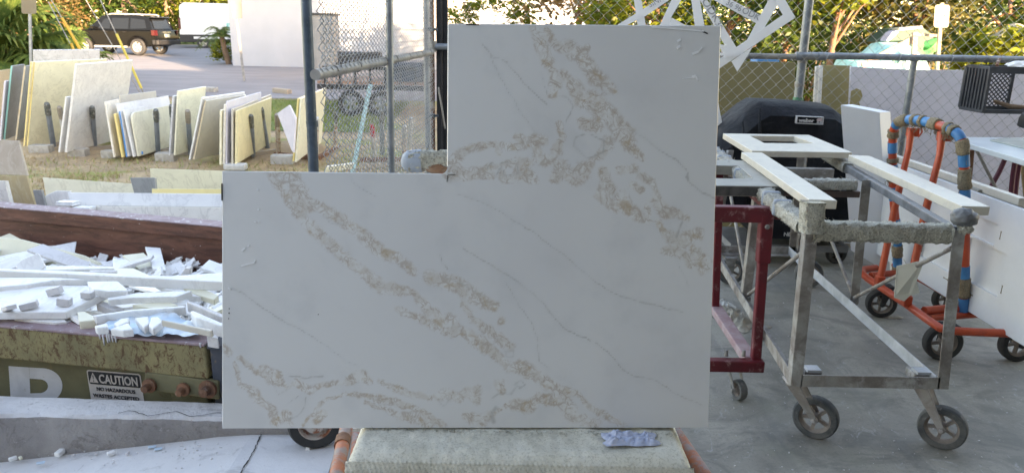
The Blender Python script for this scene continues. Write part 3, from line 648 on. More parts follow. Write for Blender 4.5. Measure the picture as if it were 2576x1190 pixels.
# far wall: parallel to the photographed top line
def F3(s,q,z): return Vector((fA.x,fA.y,0))+fd*s+Vector((-fd.y,fd.x,0))*q+Vector((0,0,z))
def fbox(s0,s1,q0,q1,z0,z1): return [F3(s0,q0,z0),F3(s1,q0,z0),F3(s1,q1,z0),F3(s0,q1,z0),F3(s0,q0,z1),F3(s1,q0,z1),F3(s1,q1,z1),F3(s0,q1,z1)]
m=MB(); m.hexa(fbox(-3,2.9,.0,.04,-.85,ZL-.10)); m.build('far_wall',M['inner'],dump)
m=MB(); m.hexa(fbox(-3,2.9,-.03,.09,ZL-.10,ZL-.008)); m.build('rim',M['inner'],dump,bevel=.008)
m=MB(); m.hexa(fbox(-3,2.9,-.035,.10,ZL-.008,ZL)); m.build('lip',M['lip'],dump,bevel=.003)
m=MB(); m.prism([D3(-3.2,0,-.87),D3(sR+.55,0,-.87),F3(2.9,0,-.87),F3(-3,0,-.87)],(0,0,.02)); m.build('base',M['inner'],dump)
# door strap with bolts
def onface(u,v,q=0.): return PL(u,v,D3(0,q,0),-pn)
e5=lambda x,y:(x/2.875,776+y/2.875)
sa=onface(*e5(1062,515),-.012); sb=onface(*e5(1590,585),-.012)
sd=(sb-sa).normalized(); m=MB(); m.bar(sa,sb,.025,.085,(0,0,1)); m.build('door_strap',M['olive'],dump,bevel=.004)
for x,y,r_ in((1087,552,.032),(1332,580,.030),(1508,578,.040)):
    c=onface(*e5(x,y),-.028); m=MB(); m.lathe([(.001,.0),(r_,0),(r_,.012),(r_*.55,.016),(r_*.5,.045),(.001,.047)],c,-pn,14); m.build('bolt',M['rust'],dump,smooth=True)
# letter and caution label
M['paint_white']=mat('faded white paint',(.58,.58,.60),(.50,.50,.52),9,.8,0,0,40,(.30,.26,.16),20,.62,.7)
la=lambda x,y:onface(*e5(x,y),.0335)
def flat(name,outer,hole,m_,parent,t=.001):
    pts=outer if hole is None else outer+[outer[0]]+hole[::-1]+[hole[-1]]
    q=MB(); q.add(pts,[tuple(range(len(pts)))]); return q.build(name,m_,parent)
def arc(cx,cy,rx,ry,a0,a1,n=12): return [(cx+rx*math.cos(a),cy-ry*math.sin(a)) for a in np.linspace(a0,a1,n)]
h=math.pi/2
left=[(62,415),(300,432)]+arc(300,560,152,128,h,-h*.75,16)[1:]+[(440,880),(270,870),(200,705),(85,695)]
q=MB()
o_=[la(x,y) for x,y in [(62,415),(210,425),(225,740),(80,700)]]; q.add(o_,[(0,1,2,3)])
outer=[(212,425)]+arc(300,558,152,128,h,-h,18)+[(214,700)]
inner=[(214,505)]+arc(285,560,62,50,h,-h,18)+[(214,612)]
n_=len(outer); V=[la(x,y) for x,y in outer]+[la(x,y) for x,y in inner]
q.add(V,[(i,i+1,i+1+n_,i+n_) for i in range(n_-1)])
q.add([la(x,y) for x,y in((225,690),(360,690),(470,900),(330,890))],[(0,1,2,3)])
q.build('letter',M['paint_white'],dump)
M['label_white']=mat('dusty label white',(.60,.55,.52),(.52,.48,.46),9,.6); M['label_black']=mat('label black',(.015,.016,.022),(.03,.03,.035),9,.5)
TL_,TR_,BL_=la(625,440),la(1016,472),la(628,655)
lx=(TR_-TL_); LW=lx.length; lx.normalize(); ly=(TL_-BL_); ly-=lx*ly.dot(lx); LH=ly.length; ly.normalize()
ln=lx.cross(ly); 
if ln.dot(pn)>0: ln=-ln
lab=MB()
def rr2(x0,y0,x1,y1,r,e): return [TL_+lx*x-ly*y+ln*e for x,y in [(x0+r-r*math.cos(a),y0+r-r*math.sin(a)) for a in np.linspace(0,h,5)]+[(x1-r+r*math.sin(a),y0+r-r*math.cos(a)) for a in np.linspace(0,h,5)]+[(x1-r+r*math.cos(a),y1-r+r*math.sin(a)) for a in np.linspace(0,h,5)]+[(x0+r-r*math.sin(a),y1-r+r*math.cos(a)) for a in np.linspace(0,h,5)]]
pp=rr2(0,0,LW,LH*1.05,.012,.001); lab.add(pp,[tuple(range(len(pp)))]); lo_=lab.build('caution_label',M['label_white'],dump)
pp=rr2(.006,.006,LW-.006,LH*.46,.009,.002); q=MB(); q.add(pp,[tuple(range(len(pp)))]); q.build('black_field',M['label_black'],lo_)
text('CAUTION','lettering',M['label_white'],lo_,TL_+lx*LW*.215-ly*LH*.395+ln*.003,lx,ly,LH*.40,bold=.02,xs=LW*.74/(LH*.40*4.62))
text('NO HAZARDOUS','lettering',M['label_black'],lo_,TL_+lx*LW*.14-ly*LH*.66+ln*.003,lx,ly,LH*.17,bold=.012,xs=LW*.76/(LH*.17*8.35))
text('WASTES ACCEPTED','lettering',M['label_black'],lo_,TL_+lx*LW*.06-ly*LH*.885+ln*.003,lx,ly,LH*.17,bold=.012,xs=LW*.92/(LH*.17*9.6))
q=MB(); q.add([TL_+lx*x*LW-ly*y*LH+ln*.003 for x,y in((.03,.40),(.20,.40),(.115,.07))],[(0,1,2)]); q.build('warning_triangle',M['label_white'],lo_)
q=MB(); q.add([TL_+lx*x*LW-ly*y*LH+ln*.004 for x,y in((.105,.16),(.127,.16),(.121,.29),(.111,.29))],[(0,1,2,3)]); q.add([TL_+lx*x*LW-ly*y*LH+ln*.004 for x,y in((.108,.32),(.124,.32),(.124,.37),(.108,.37))],[(0,1,2,3)]); q.build('exclamation_mark',M['label_black'],lo_)
# white drips on the rim
for x,y,L_ in((720,188,.10),(775,200,.14),(790,200,.12),(812,205,.11),(835,205,.12),(1450,265,.05),(745,190,.22)):
    c=onface(*e5(x,y),-.0225); L_*=.75; m=MB(); m.tube([c+Vector((0,0,.01)),c-Vector((0,0,L_*.2)),c-Vector((0,0,L_*.3))],[.005,.0035,.001],6); m.build('plaster_drip',M['paint_white'],dump,smooth='all')
# ---------------------------------------------------------------- debris heap
c5=lambda x,y:(x/4.527,601.3+y/4.527)
HN=Vector((0,-.10,1)).normalized(); HP=Vector((-2,3.3,.31))
def heap(x,y,dz=0.): return PL(*c5(x,y),HP+Vector((0,0,dz)),HN)
# rubble bed (uncountable chips) under the big pieces
V=[];Fc=[];m=MB(); r=np.random.RandomState(5)
Vg,Fg=grid_mesh(60,40,lambda a,b:(0,0,0))
def bed(a,b):
    s=-2.6+(sR+3.1)*a; p=D3(s,.08,0).lerp(F3((s)*1.25-.2,-.02,0),b); z=HP.z-.16-.10*(p.y-3.3)+.05*nz((p.x,p.y,0),3)+.03*nz((p.x,p.y,3),9)
    return (p.x,p.y,z)
Vg,Fg=grid_mesh(80,60,bed); m.add(Vg,Fg)
for i in range(2600):
    p=Vector(bed(r.rand(),r.rand())); s=r.uniform(.012,.06); rot=Matrix.Rotation(r.uniform(0,6.3),3,'Z')@Matrix.Rotation(r.normal(0,.5),3,'X')@Matrix.Rotation(r.normal(0,.4),3,'Y')
    m.box(p+Vector((0,0,.03+.05*r.rand())),(s*r.uniform(1.2,4),s*1.2,s*r.uniform(.14,.3)),rot)
tag(m.build('stone_rubble',S['debris'],loc=tuple(D3(0,.3,0))),kind='stuff')
GD='broken stone offcuts in the dumpster'
def piece(label,mt,pts,dz,t=.03,cat='stone offcut',plane=None):
    if plane: q=[PL(*c5(x,y),plane[0],plane[1]) for x,y in pts]; nn=plane[1]
    else: q=[heap(x,y,dz) for x,y in pts]; nn=HN
    m=MB(); m.prism(q,-nn*t); o=m.build('stone_offcut',mt,bevel=.003,seg=1); return tag(o,label,cat,GD)
# random shards first: fill of the heap
kinds=[('white','debris'),('grey white','debris_grey'),('cream','debris_cream')]
used=set()
for i in range(150):
    a,b=r.rand(),r.rand()*.96; p=Vector(bed(a,b)); p.z+=r.uniform(.06,.15)
    L=r.uniform(.18,.62); w_=r.uniform(.05,.16); ki=i%3 if r.rand()<.55 else 0
    rot=Matrix.Rotation(r.normal(0,.7)+(1.5 if r.rand()<.2 else 0)-.2,3,'Z')@Matrix.Rotation(r.normal(0,.18),3,'Y')@Matrix.Rotation(r.normal(0,.18),3,'X')
    lb_='%s %s %s shard %s, %s'%('long' if L>.45 else 'short' if L<.3 else 'middling','broad' if w_>.105 else 'narrow',kinds[ki][0],'near the brown wall' if b>.66 else 'in the heap middle' if b>.33 else 'near the front rim','at the frame edge' if a<.38 else 'towards the marble slab' if a>.7 else 'halfway along')
    if lb_ in used: continue
    used.add(lb_)
    k1,k2=r.uniform(-.3,.3,2); poly=[(-L/2,-w_/2),(L/2*(1-abs(k1)),-w_/2*(1+k2)),(L/2,w_/2*(1-k1)*.9),(-L/2*(1-abs(k2)*.7),w_/2)]
    m=MB(); m.prism([p+rot@Vector((x,y,0)) for x,y in poly],rot@Vector((0,0,-.018)))
    tag(m.build('stone_shard',S[kinds[ki][1]],bevel=.002,seg=1),lb_,'stone offcut','broken shards in the dumpster')
fw=(F3(0,-.03,0)+Vector((0,0,0)),Vector((-fd.y,fd.x,0))*-1)
n1=(-Vector((-fd.y,fd.x,0))+Vector((0,0,.35))).normalized()
piece('big cream slab with a sloping broken edge against the brown dumpster wall',S['debris_cream'],[(-220,-30),(0,-18),(220,2),(930,185),(1120,268),(1125,330),(700,420),(-220,420)],0,.03,plane=(F3(.3,-.34,.0),n1))
piece('bluish white triangular shard standing on the left of the heap',S['debris'],[(255,230),(432,155),(512,305),(420,420),(190,345),(180,290)],0,.03,plane=(heap(350,300,.10),Vector((.2,-.8,.6)).normalized()))
piece('grey white shard end at the left edge behind the triangular shard',S['debris_grey'],[(-120,300),(130,200),(250,240),(180,320),(-120,420)],.06)
piece('longest white strip running across the whole heap',S['debris'],[(-200,325),(900,368),(2560,452),(2560,490),(900,402),(-200,352)],.13,.05)
piece('narrow white strip behind the longest strip',S['debris'],[(390,325),(530,302),(1300,308),(1300,332),(530,352)],.08,.03)
piece('grey short strip lying on the pale plate at the back of the heap',S['debris_grey'],[(1020,352),(1330,352),(1330,372),(1020,372)],.10,.03)
piece('pale plate with a cut corner at the back of the heap',S['debris_cream'],[(1100,345),(1320,328),(1520,330),(1720,415),(1900,425),(1300,430)],.05,.03)
piece('upright white stub against the brown wall at the back',S['debris_grey'],[(2050,412),(2110,332),(2160,332),(2160,400),(2115,415)],0,.05,plane=(heap(2100,400,.04),Vector((.1,-1,.1)).normalized()))
piece('white strip rising to the right behind the longest strip',S['debris'],[(1900,422),(2560,378),(2560,470),(1950,445)],.09,.03)
piece('long white slab piece with a grey broken edge under the longest strip',S['debris'],[(-200,440),(620,438),(960,455),(600,470),(280,520),(-200,560)],.12,.035)
piece('large white plate, the biggest of the heap, lying at the front left',S['debris'],[(-200,640),(300,532),(990,528),(1060,560),(1240,592),(745,830),(-200,838)],.10,.036)
piece('white plate with clipped corner touching the biggest plate',S['debris'],[(995,482),(1340,478),(1452,570),(1440,590),(1240,594),(1060,570),(1000,520)],.13,.042)
piece('white strip with slanted end in the middle of the heap',S['debris'],[(1220,672),(1570,610),(2192,588),(2010,655),(1500,665),(1240,690)],.11,.032)
piece('warm white strip below the slanted end strip',S['debris_cream'],[(1500,745),(1900,705),(2030,750),(1760,790)],.08,.03)
piece('long thin white strip above the blue sheet',S['debris'],[(1050,868),(1500,800),(2110,755),(2110,775),(1500,822),(1090,880)],.11,.04)
piece('greenish cream chunk left of the blue sheet',S['debris_cream'],[(880,830),(960,818),(1085,882),(1080,920),(900,940)],.09,.06)
piece('grey white bar below the clipped corner plate',S['debris_grey'],[(1090,730),(1180,705),(1420,790),(1290,812)],.06,.04)
piece('grey edged slab bar on the right of the heap',S['debris_grey'],[(2120,715),(2180,708),(2560,860),(2560,900)],.12,.05)
piece('white slab bar at the lower right of the heap',S['debris'],[(2165,820),(2210,815),(2560,965),(2560,1000),(2230,890)],.14,.06)
piece('white strip slanting behind the right slab bar',S['debris'],[(1760,500),(1860,500),(2080,575),(2290,655),(2200,650),(1900,570)],.08,.03)
piece('cream strip end on the far right of the heap',S['debris_cream'],[(2080,520),(2260,540),(2490,640),(2440,690),(2150,600)],.08,.03)
piece('thin white bar with a brown side on the blue sheet',S['strip'],[(1830,922),(1850,915),(2430,1030),(2400,1048)],.16,.03)
piece('pale bar end beside the near rim at right',S['debris_grey'],[(2390,1060),(2480,1100),(2480,1130),(2350,1110)],.12,.05)
piece('slim grey shard leaning on the biggest plate edge',S['debris_grey'],[(640,940),(930,830),(1000,835),(760,950)],.05,.03)
piece('pale wedge peeping out below the biggest plate',S['debris'],[(150,895),(700,880),(760,935),(620,950)],.06,.03)
for x,y,w_,h_,lab in((625,590,.06,.035,'rough stone lump on the back of the biggest plate'),(735,710,.055,.035,'rough stone lump in the middle of the biggest plate'),(1000,632,.05,.03,'rough stone lump near the clipped corner of the biggest plate'),(330,750,.07,.03,'rough stone lump at the front of the biggest plate'),(100,785,.10,.02,'flat rough strip at the front left of the biggest plate')):
    q=heap(x,y,.12); m=MB(); m.box(q,(w_,.04,h_),Matrix.Rotation(r.normal(0,.3),3,'Z')@Matrix.Rotation(r.normal(0,.2),3,'Y')); tag(m.build('stone_lump',S['debris_grey'],bevel=.003),lab,'stone lump','stone lumps on the biggest plate')
# blue plastic sheet with chips
pts=[c5(x,y) for x,y in((1060,1000),(1200,930),(1470,862),(1700,850),(1830,808),(2015,905),(2300,1050),(2200,1095),(1600,1085))]
M['blue_sheet']=mat('dusty pale blue plastic',(.42,.58,.72),(.62,.68,.72),9,.45,0,.3,30)
def bs(a,b):
    x=1080+1180*a; y0=990-180*math.sin(min(a/.65,1)*1.5)+ (140*(a-.65)/.35 if a>.65 else 0); y1=1010+85*min(a*2,1)
    p=heap(x,y0+(y1-y0)*b,.085); p.z+=.012*nz(p,14)+.012*nz(p,30); return p
Vg,Fg=grid_mesh(40,20,bs); m=MB(); m.add(Vg,Fg); tag(m.build('plastic_sheet',M['blue_sheet'],smooth='all'),'crumpled pale blue plastic sheet on the heap near the rim','plastic sheet')
for i,(pp,lab) in enumerate((([(1290,960),(1380,900),(1475,890),(1460,940),(1340,990)],'white broken chip at the left of the blue sheet'),([(1070,985),(1220,950),(1230,1000),(1100,1010)],'flat white chip at the left end of the blue sheet'),([(1250,1020),(1460,950),(1520,1030),(1400,1040)],'triangular white chip on the front of the blue sheet'),([(1530,895),(1690,875),(1700,960),(1640,1005)],'pale wedge chip in the middle of the blue sheet'),([(1690,985),(1720,885),(1800,880),(1860,930),(1740,1025)],'thick white chip beside the brown sided bar'))):
    q=[heap(x,y,.13) for x,y in pp]; m=MB(); m.prism(q,-HN*.035); tag(m.build('stone_chip',S['debris'],bevel=.006),lab,'stone chip','white chips on the blue sheet')
# ================================================================ ROAD SIDE: vehicles, palms, trees, signs
M['car_black']=mat('black car paint',(.006,.0065,.007),(.006,.0065,.007),5,.12,0,spec=.2); M['glass_dark']=mat('tinted glass',(.012,.014,.016),(.012,.014,.016),5,.10,0,spec=.35)
M['trim']=mat('black plastic trim',(.02,.02,.021),rough=.6); M['alloy']=mat('silver alloy',(.55,.53,.50),(.45,.44,.42),5,.35,.5)
M['silver']=mat('silver rail',(.6,.58,.54),(.55,.53,.5),5,.35,.4); M['tail']=mat('red tail lamp',(.07,.010,.010),rough=.25); M['lamp']=mat('clear lamp',(.7,.68,.62),rough=.2)
M['plate']=mat('pale licence plate',(.45,.50,.44)); M['chrome']=mat('chrome',(.6,.6,.6),rough=.15,metal=.9)
def local(org,fx,fy):                               # local x forward, y to the vehicle's left, z up
    fx=Vector(fx).normalized(); fy=Vector(fy).normalized(); org=Vector(org)
    return lambda x,y,z: org+fx*x+fy*y+Vector((0,0,z))
rw=G(352,141.5); fwd=Vector((-.985,.17,0)).normalized(); lef=Vector((-fwd.y,fwd.x,0))
# origin: ground centre; rear left wheel at x=-1.40,y=+.80  (left side faces the camera)
org=rw-fwd*(-1.40)-lef*.80; org.z=gz(org.y)+.012
T=local(org,fwd,lef)
suv=thing('parked_suv','black off road wagon with silver roof rails parked across the road','car',tuple(org))
# body side outline with wheel arches (x forward, z up)
def archpts(cx,r,n=10,z0=.42): return [(cx+r*math.cos(a),.40+r*math.sin(a)) for a in np.linspace(0,math.pi,n)]
low=[(-2.36,.52),(-2.40,.78),(-2.36,1.12),(2.05,1.08),(2.33,.98),(2.42,.78),(2.38,.50)]
outline=[(-2.36,.52),(-2.40,.80),(-2.34,1.16),(.95,1.14),(1.95,1.08),(2.28,.98),(2.42,.80),(2.36,.52),(1.42+.50,.46)]+archpts(1.39,.50)+[(.85,.40),(-.88,.40)]+archpts(-1.40,.50)+[(-1.95,.46)]
m=MB(); n=len(outline)
def sect(y,sh): return [T(x*(1-sh*.02),y,z) for x,z in outline]
Ls=[sect(.86,1),sect(.93,0),sect(.95,0) if 0 else sect(.93,0)]
V=sect(-.84,1.2)+sect(-.94,0)+sect(.94,0)+sect(.84,1.2); F_=[tuple(range(n)),tuple(range(3*n,4*n))[::-1]]
for a in range(3): F_+=[(a*n+i,a*n+(i+1)%n,(a+1)*n+(i+1)%n,(a+1)*n+i) for i in range(n)]
m.add(V,F_); body=m.build('body',M['car_black'],suv,smooth=True,bevel=.03)
gh_=[(-2.18,1.14),(-1.98,1.70),(-1.6,1.79),(.15,1.79),(.42,1.74),(1.12,1.13)]
m=MB(); n=len(gh_); 
ins=lambda z: .86-.17*(z-1.13)/.66
V=[T(x,-ins(z),z) for x,z in gh_]+[T(x,ins(z),z) for x,z in gh_]
m.add(V,[tuple(range(n)),tuple(range(n,2*n))[::-1]]+[(i,(i+1)%n,(i+1)%n+n,i+n) for i in range(n)]); m.build('cabin',M['car_black'],suv,smooth=True,bevel=.04)
for sgn in(1,-1):
    for poly in([(-.02,1.20),(.62,1.20),(.28,1.64),(-.02,1.68)],[(-.98,1.20),(-.10,1.20),(-.10,1.68),(-.98,1.69)],[(-1.92,1.24),(-1.08,1.20),(-1.08,1.69),(-1.80,1.62)]):
        q=[T(x,sgn*(ins(z)+.008),z) for x,z in poly]; m=MB(); m.prism(q,lef*(-sgn*.03)); m.build('side_window',M['glass_dark'],suv)
    m=MB(); m.tube([T(-1.65,sgn*.60,1.80),T(-1.5,sgn*.60,1.86),T(.0,sgn*.60,1.87),T(.25,sgn*.60,1.80)],.03,8); m.build('roof_rail',M['silver'],suv,smooth=True)
    m=MB(); m.hexa([T(x,sgn*y,z) for z in(.36,.42) for x,y in((-.85,.86),(.8,.86),(.8,1.0),(-.85,1.0))]); m.build('side_step',M['silver'],suv)
    m=MB(); m.hexa([T(x,sgn*y,z) for z in(1.16,1.33) for x,y in((.70,.90),(.86,.90),(.84,1.10),(.70,1.10))]); m.build('wing_mirror',M['car_black'],suv,bevel=.03)
    m=MB(); m.hexa([T(x,sgn*y,z) for z in(.86,1.04) for x,y in((2.05,.70),(2.36,.70),(2.22,.952),(2.02,.952))]); m.build('headlight',M['lamp'],suv,bevel=.02)
    m=MB(); m.hexa([T(x,sgn*y,z) for z in(.92,1.16) for x,y in((-2.41,.74),(-2.2,.945),(-2.22,.955),(-2.38,.955))]); m.build('tail_light',M['tail'],suv,bevel=.01)
    for x in(1.39,-1.40): wheel(suv,T(x,sgn*.82,.385),lef,.385,.25,M['rubber'],M['alloy'],6,hubr=.24)
    for x0,x1 in((-.06,.92),(-1.02,-.06)):
        m=MB(); m.hexa([T(x,sgn*y,z) for z in(1.045,1.065) for x,y in((x0+.12,.94),(x0+.28,.94),(x0+.28,.965),(x0+.12,.965))]); m.build('door_handle',M['trim'],suv)
m=MB(); m.prism([T(-2.165,-.60,1.22),T(-2.165,.60,1.22),T(-2.02,.54,1.66),T(-2.02,-.54,1.66)],fwd*.03); o=m.build('rear_window',M['glass_dark'],suv); o.location=-fwd*.012
m=MB(); m.hexa([T(x,y,z) for z in(1.70,1.76) for x,y in((-2.22,-.6),(-1.8,-.64),(-1.8,.64),(-2.22,.6))]); m.build('spoiler',M['car_black'],suv,bevel=.02)
m=MB(); m.hexa([T(x,y,z) for z in(.50,.72) for x,y in((-2.50,-.88),(-2.2,-.93),(-2.2,.93),(-2.50,.88))]); m.build('rear_bumper',M['trim'],suv,bevel=.04)
m=MB(); m.hexa([T(x,y,z) for z in(.84,.99) for x,y in((-2.42,-.18),(-2.35,-.18),(-2.35,.18),(-2.42,.18))]); m.build('licence_plate',M['plate'],suv)
m=MB(); m.hexa([T(x,y,z) for z in(.46,.70) for x,y in((2.2,-.92),(2.46,-.8),(2.46,.8),(2.2,.92))]); m.build('front_bumper',M['trim'],suv,bevel=.05)
m=MB(); m.hexa([T(x,y,z) for z in(1.05,1.09) for x,y in((-2.40,-.3),(-2.36,-.3),(-2.36,.3),(-2.40,.3))]); m.build('badge_bar',M['chrome'],suv)
# white van
vo=Yp(512,118,47); vo.z=gz(47); vf=Vector((.93,.37,0)).normalized(); vl=Vector((-vf.y,vf.x,0))
T2=local(vo-vf*(-1.7)-vl*(-.95),vf,vl)
van=thing('delivery_van','white delivery van half hidden by a feathery palm and the building corner','van',tuple(T2(0,0,0)))
m=MB(); out=[(-2.9,.42),(-2.95,.8),(-2.85,2.45),(-2.6,2.62),(1.1,2.62),(1.6,2.4),(2.2,1.55),(2.9,1.3),(3.0,.9),(3.0,.42)]
m.prism([T2(x,-1.0,z) for x,z in out],vl*2.0); m.build('body',mat('white van paint',(.72,.72,.70),rough=.35),van,smooth=True,bevel=.06)
m=MB(); m.hexa([T2(x,y,z) for z in(.35,.80) for x,y in((-2.98,-1.02),(3.02,-1.02),(3.02,1.02),(-2.98,1.02))]); m.build('lower_trim',M['trim'],van,bevel=.03)
for s_ in(-1,1):
    m=MB(); m.hexa([T2(x,s_*y,z) for z in(1.1,1.75) for x,y in((-2.99,.84),(-2.85,.84),(-2.85,1.01),(-2.99,1.01))]); m.build('tail_light',M['tail'],van)
    for x in(-1.7,1.9): wheel(van,T2(x,s_*.92,.36),vl,.36,.24,M['rubber'],M['alloy'],6)
m=MB(); m.hexa([T2(x,y,z) for z in(.55,.68) for x,y in((-2.2,-1.03),(2.8,-1.03),(2.8,-1.0),(-2.2,-1.0))]); m.build('rub_strip',mat('white van paint',(.7,.7,.7)),van)
m=MB(); m.hexa([T2(x,y,z) for z in(.9,1.5) for x,y in((-.3,-1.012),(1.4,-1.012),(1.4,-1.0),(-.3,-1.0))]); m.build('side_graphic',mat('teal graphic',(.10,.42,.38),(.6,.7,.68),3),van)
# ---------------------------------------------------------------- foliage
def leafmat(name,c1,c2,c3,tr=.34,sc=1.2):
    k=N(name); k.t.nodes.remove(k.b)
    c=k.mix(k.ramp(k.noise(sc,4,.6),.38,.62),c1,c2); c=k.mix(k.ramp(k.noise(sc*4,3,.6),.5,.7),c,c3)
    d=k.n('ShaderNodeBsdfDiffuse'); t=k.n('ShaderNodeBsdfTranslucent'); g=k.n('ShaderNodeBsdfGlossy'); g.inputs['Roughness'].default_value=.45
    a=k.n('ShaderNodeMixShader'); b_=k.n('ShaderNodeMixShader'); a.inputs[0].default_value=tr; b_.inputs[0].default_value=.012
    k.l(c,d.inputs[0]); k.l(c,t.inputs[0]); k.l(d.outputs[0],a.inputs[1]); k.l(t.outputs[0],a.inputs[2]); k.l(a.outputs[0],b_.inputs[1]); k.l(g.outputs[0],b_.inputs[2])
    k.l(b_.outputs[0],k.t.nodes['Material Output'].inputs[0]); return k.m
L_={'dark':leafmat('dark green leaf',(.030,.062,.014),(.050,.084,.018),(.085,.11,.02)),
    'yellow':leafmat('yellow green leaf',(.15,.175,.018),(.085,.125,.018),(.20,.18,.022)),
    'olive':leafmat('olive leaf',(.06,.072,.022),(.095,.095,.03),(.16,.115,.03)),
    'rusty':leafmat('rusty dry leaf',(.20,.12,.05),(.12,.10,.04),(.26,.17,.08)),
    'palm':leafmat('palm leaf',(.06,.105,.028),(.10,.15,.035),(.18,.21,.06),sc=2.)}
M['bark']=mat('brown bark',(.20,.13,.085),(.12,.085,.06),6,.9,0,.5,18); M['bark_red']=mat('reddish bark',(.26,.13,.07),(.17,.09,.05),6,.85,0,.4,18)
def crown_mesh(c,R,n,ls,seed,nclump=40,squash=.8,shell=.55,cs=.28):
    r=np.random.RandomState(seed); c=np.array(c); R=np.array(R)
    d=r.normal(size=(nclump,3)); d/=np.linalg.norm(d,axis=1)[:,None]; rad_=r.uniform(shell,1,nclump)**.6
    cc=c+d*rad_[:,None]*R
    ci=r.randint(0,nclump,n); p=cc[ci]+r.normal(size=(n,3))*R.mean()*cs*np.array([1,1,.7])*r.uniform(.5,1.1,(nclump,1))[ci]
    a=r.normal(size=(n,3)); a[:,2]*=.6; a/=np.linalg.norm(a,axis=1)[:,None]
    b=np.cross(a,r.normal(size=(n,3))); b/=np.linalg.norm(b,axis=1)[:,None]
    s=ls*r.uniform(.6,1.3,n)[:,None]; a*=s; b*=s*.42
    V=np.empty((n,4,3)); V[:,0]=p-a; V[:,1]=p+b; V[:,2]=p+a; V[:,3]=p-b
    m=MB(); m.v=[tuple(x) for x in V.reshape(-1,3)]; m.f=[(4*i,4*i+1,4*i+2,4*i+3) for i in range(n)]; return m,cc
def tree(label,base,h,R,n,ls,seed,lm,bark,tr=.16,nclump=40,group='trees across the road',cat='tree',name='tree',lean=(0,0),cz=None,shell=.5,cs=.28):
    base=Vector(base); t=thing(name,label,cat,tuple(base),group)
    top=base+Vector((lean[0],lean[1],h)); c=Vector((top.x,top.y,base.z+(cz if cz else h)))
    m,cc=crown_mesh(c,R,n,ls,seed,nclump,shell=shell,cs=cs); m.build('crown',lm,t)
    r=np.random.RandomState(seed+1); b=MB(); mid=base.lerp(top,.5)+Vector((r.normal(0,.12),r.normal(0,.12),0))
    b.tube([base-Vector((0,0,.1)),base+Vector((0,0,.25)),mid,top],[tr*1.3,tr,tr*.8,tr*.55],9)
    for i in r.choice(len(cc),min(9,len(cc)),False):
        e=Vector(cc[i]); s=mid.lerp(top,r.uniform(.1,1)); k_=s.lerp(e,.5)+Vector((0,0,.15)); b.tube([s,k_,e],[tr*.4,tr*.26,tr*.08],6,False)
    b.build('trunk',bark,t,smooth='all'); return t
# left background: trees behind the wagon and the van
spec=[(-36,46,3.6,(4.2,3.2,3.4),'olive','spreading olive green tree behind the big fan palm, at far left'),(-29.5,47,3.6,(3.6,2.8,3.2),'rusty','tree with rusty golden leaves behind the bonnet of the black wagon'),(-25,50,4.2,(3.8,3,3.6),'dark','dark green tree directly above the roof of the black wagon'),(-25.5,57,4.2,(3.4,2.8,3.8),'yellow','bright yellow green tree behind the tail of the black wagon'),(-24,58,4.5,(4,3,4),'yellow','tall yellow green tree between the wagon and the van, farther back'),(-18,66,5,(4.5,3,4.5),'olive','olive tree standing behind the white van'),(-33,57,5,(5,3,5),'yellow','large sunlit tree rising far behind the fan palm')]
for i,(x,y,h_,R,lm,lb) in enumerate(spec): tree(lb,(x,y,gz(y)),h_,R,5200,.17,20+i,L_[lm],M['bark'],.2,34,cs=.24)
m=MB()
for i,(x,z) in enumerate([(x,random.uniform(1.5,8.5)) for x in range(-62,14,2)]*2):
    q,_=crown_mesh((x+random.uniform(-2,2),78+random.uniform(-2,2),z),(4.5,2.2,4.2),900,.34,200+i,12,cs=.42); m.add(q.v,q.f)
tag(m.build('distant_wood',L_['olive'],loc=(-20,78,0)),kind='stuff')
m=MB()
for i,x in enumerate(np.arange(-44,-23,1.3)):
    q,_=crown_mesh((x,53.5+random.uniform(-.6,.6),.75),(1.1,.8,.8),260,.13,300+i,10,cs=.4); m.add(q.v,q.f)
tag(m.build('hedge',L_['dark'],loc=(-28,53.5,0)),'low dark green hedge running behind the black wagon and the van','hedge')
# right background: broad leaved trees beyond the fence
specr=[(1.7,21,3.0,(1.6,1.4,1.6),'rusty','small tree with tan dry leaves behind the paper templates','bark_red'),(3.4,19,2.6,(1.5,1.3,1.5),'yellow','bright green young tree between templates and tall fence post','bark_red'),(5.2,18.5,3.2,(2.0,1.6,1.9),'dark','dense dark tree just right of the tall fence post','bark_red'),(6.9,20.5,3.0,(1.9,1.6,2.0),'dark','dark leafy tree behind the turquoise covered boat','bark_red'),(6.8,16.6,3.3,(1.2,1.0,.75),'yellow','branch heavy tree with the brightest yellow leaves above the turquoise cover','bark_red'),(9.3,18.6,3.2,(1.5,1.3,1.5),'olive','olive tree with a bare leaning trunk right of the sign','bark_red'),(11.5,18.5,3.0,(1.9,1.6,1.9),'dark','dark tree at the right edge of the frame','bark_red'),(10.4,16.6,1.7,(.9,.8,.55),'yellow','low sprig tree with yellow leaves right of the sign','bark_red')]
for i,(x,y,h_,R,lm,lb,bk) in enumerate(specr): tree(lb,(x,y,gz(y)),h_+.4,R,2600,.115,60+i,L_[lm],M[bk],.085,32,'trees beyond the fence',cs=.26)
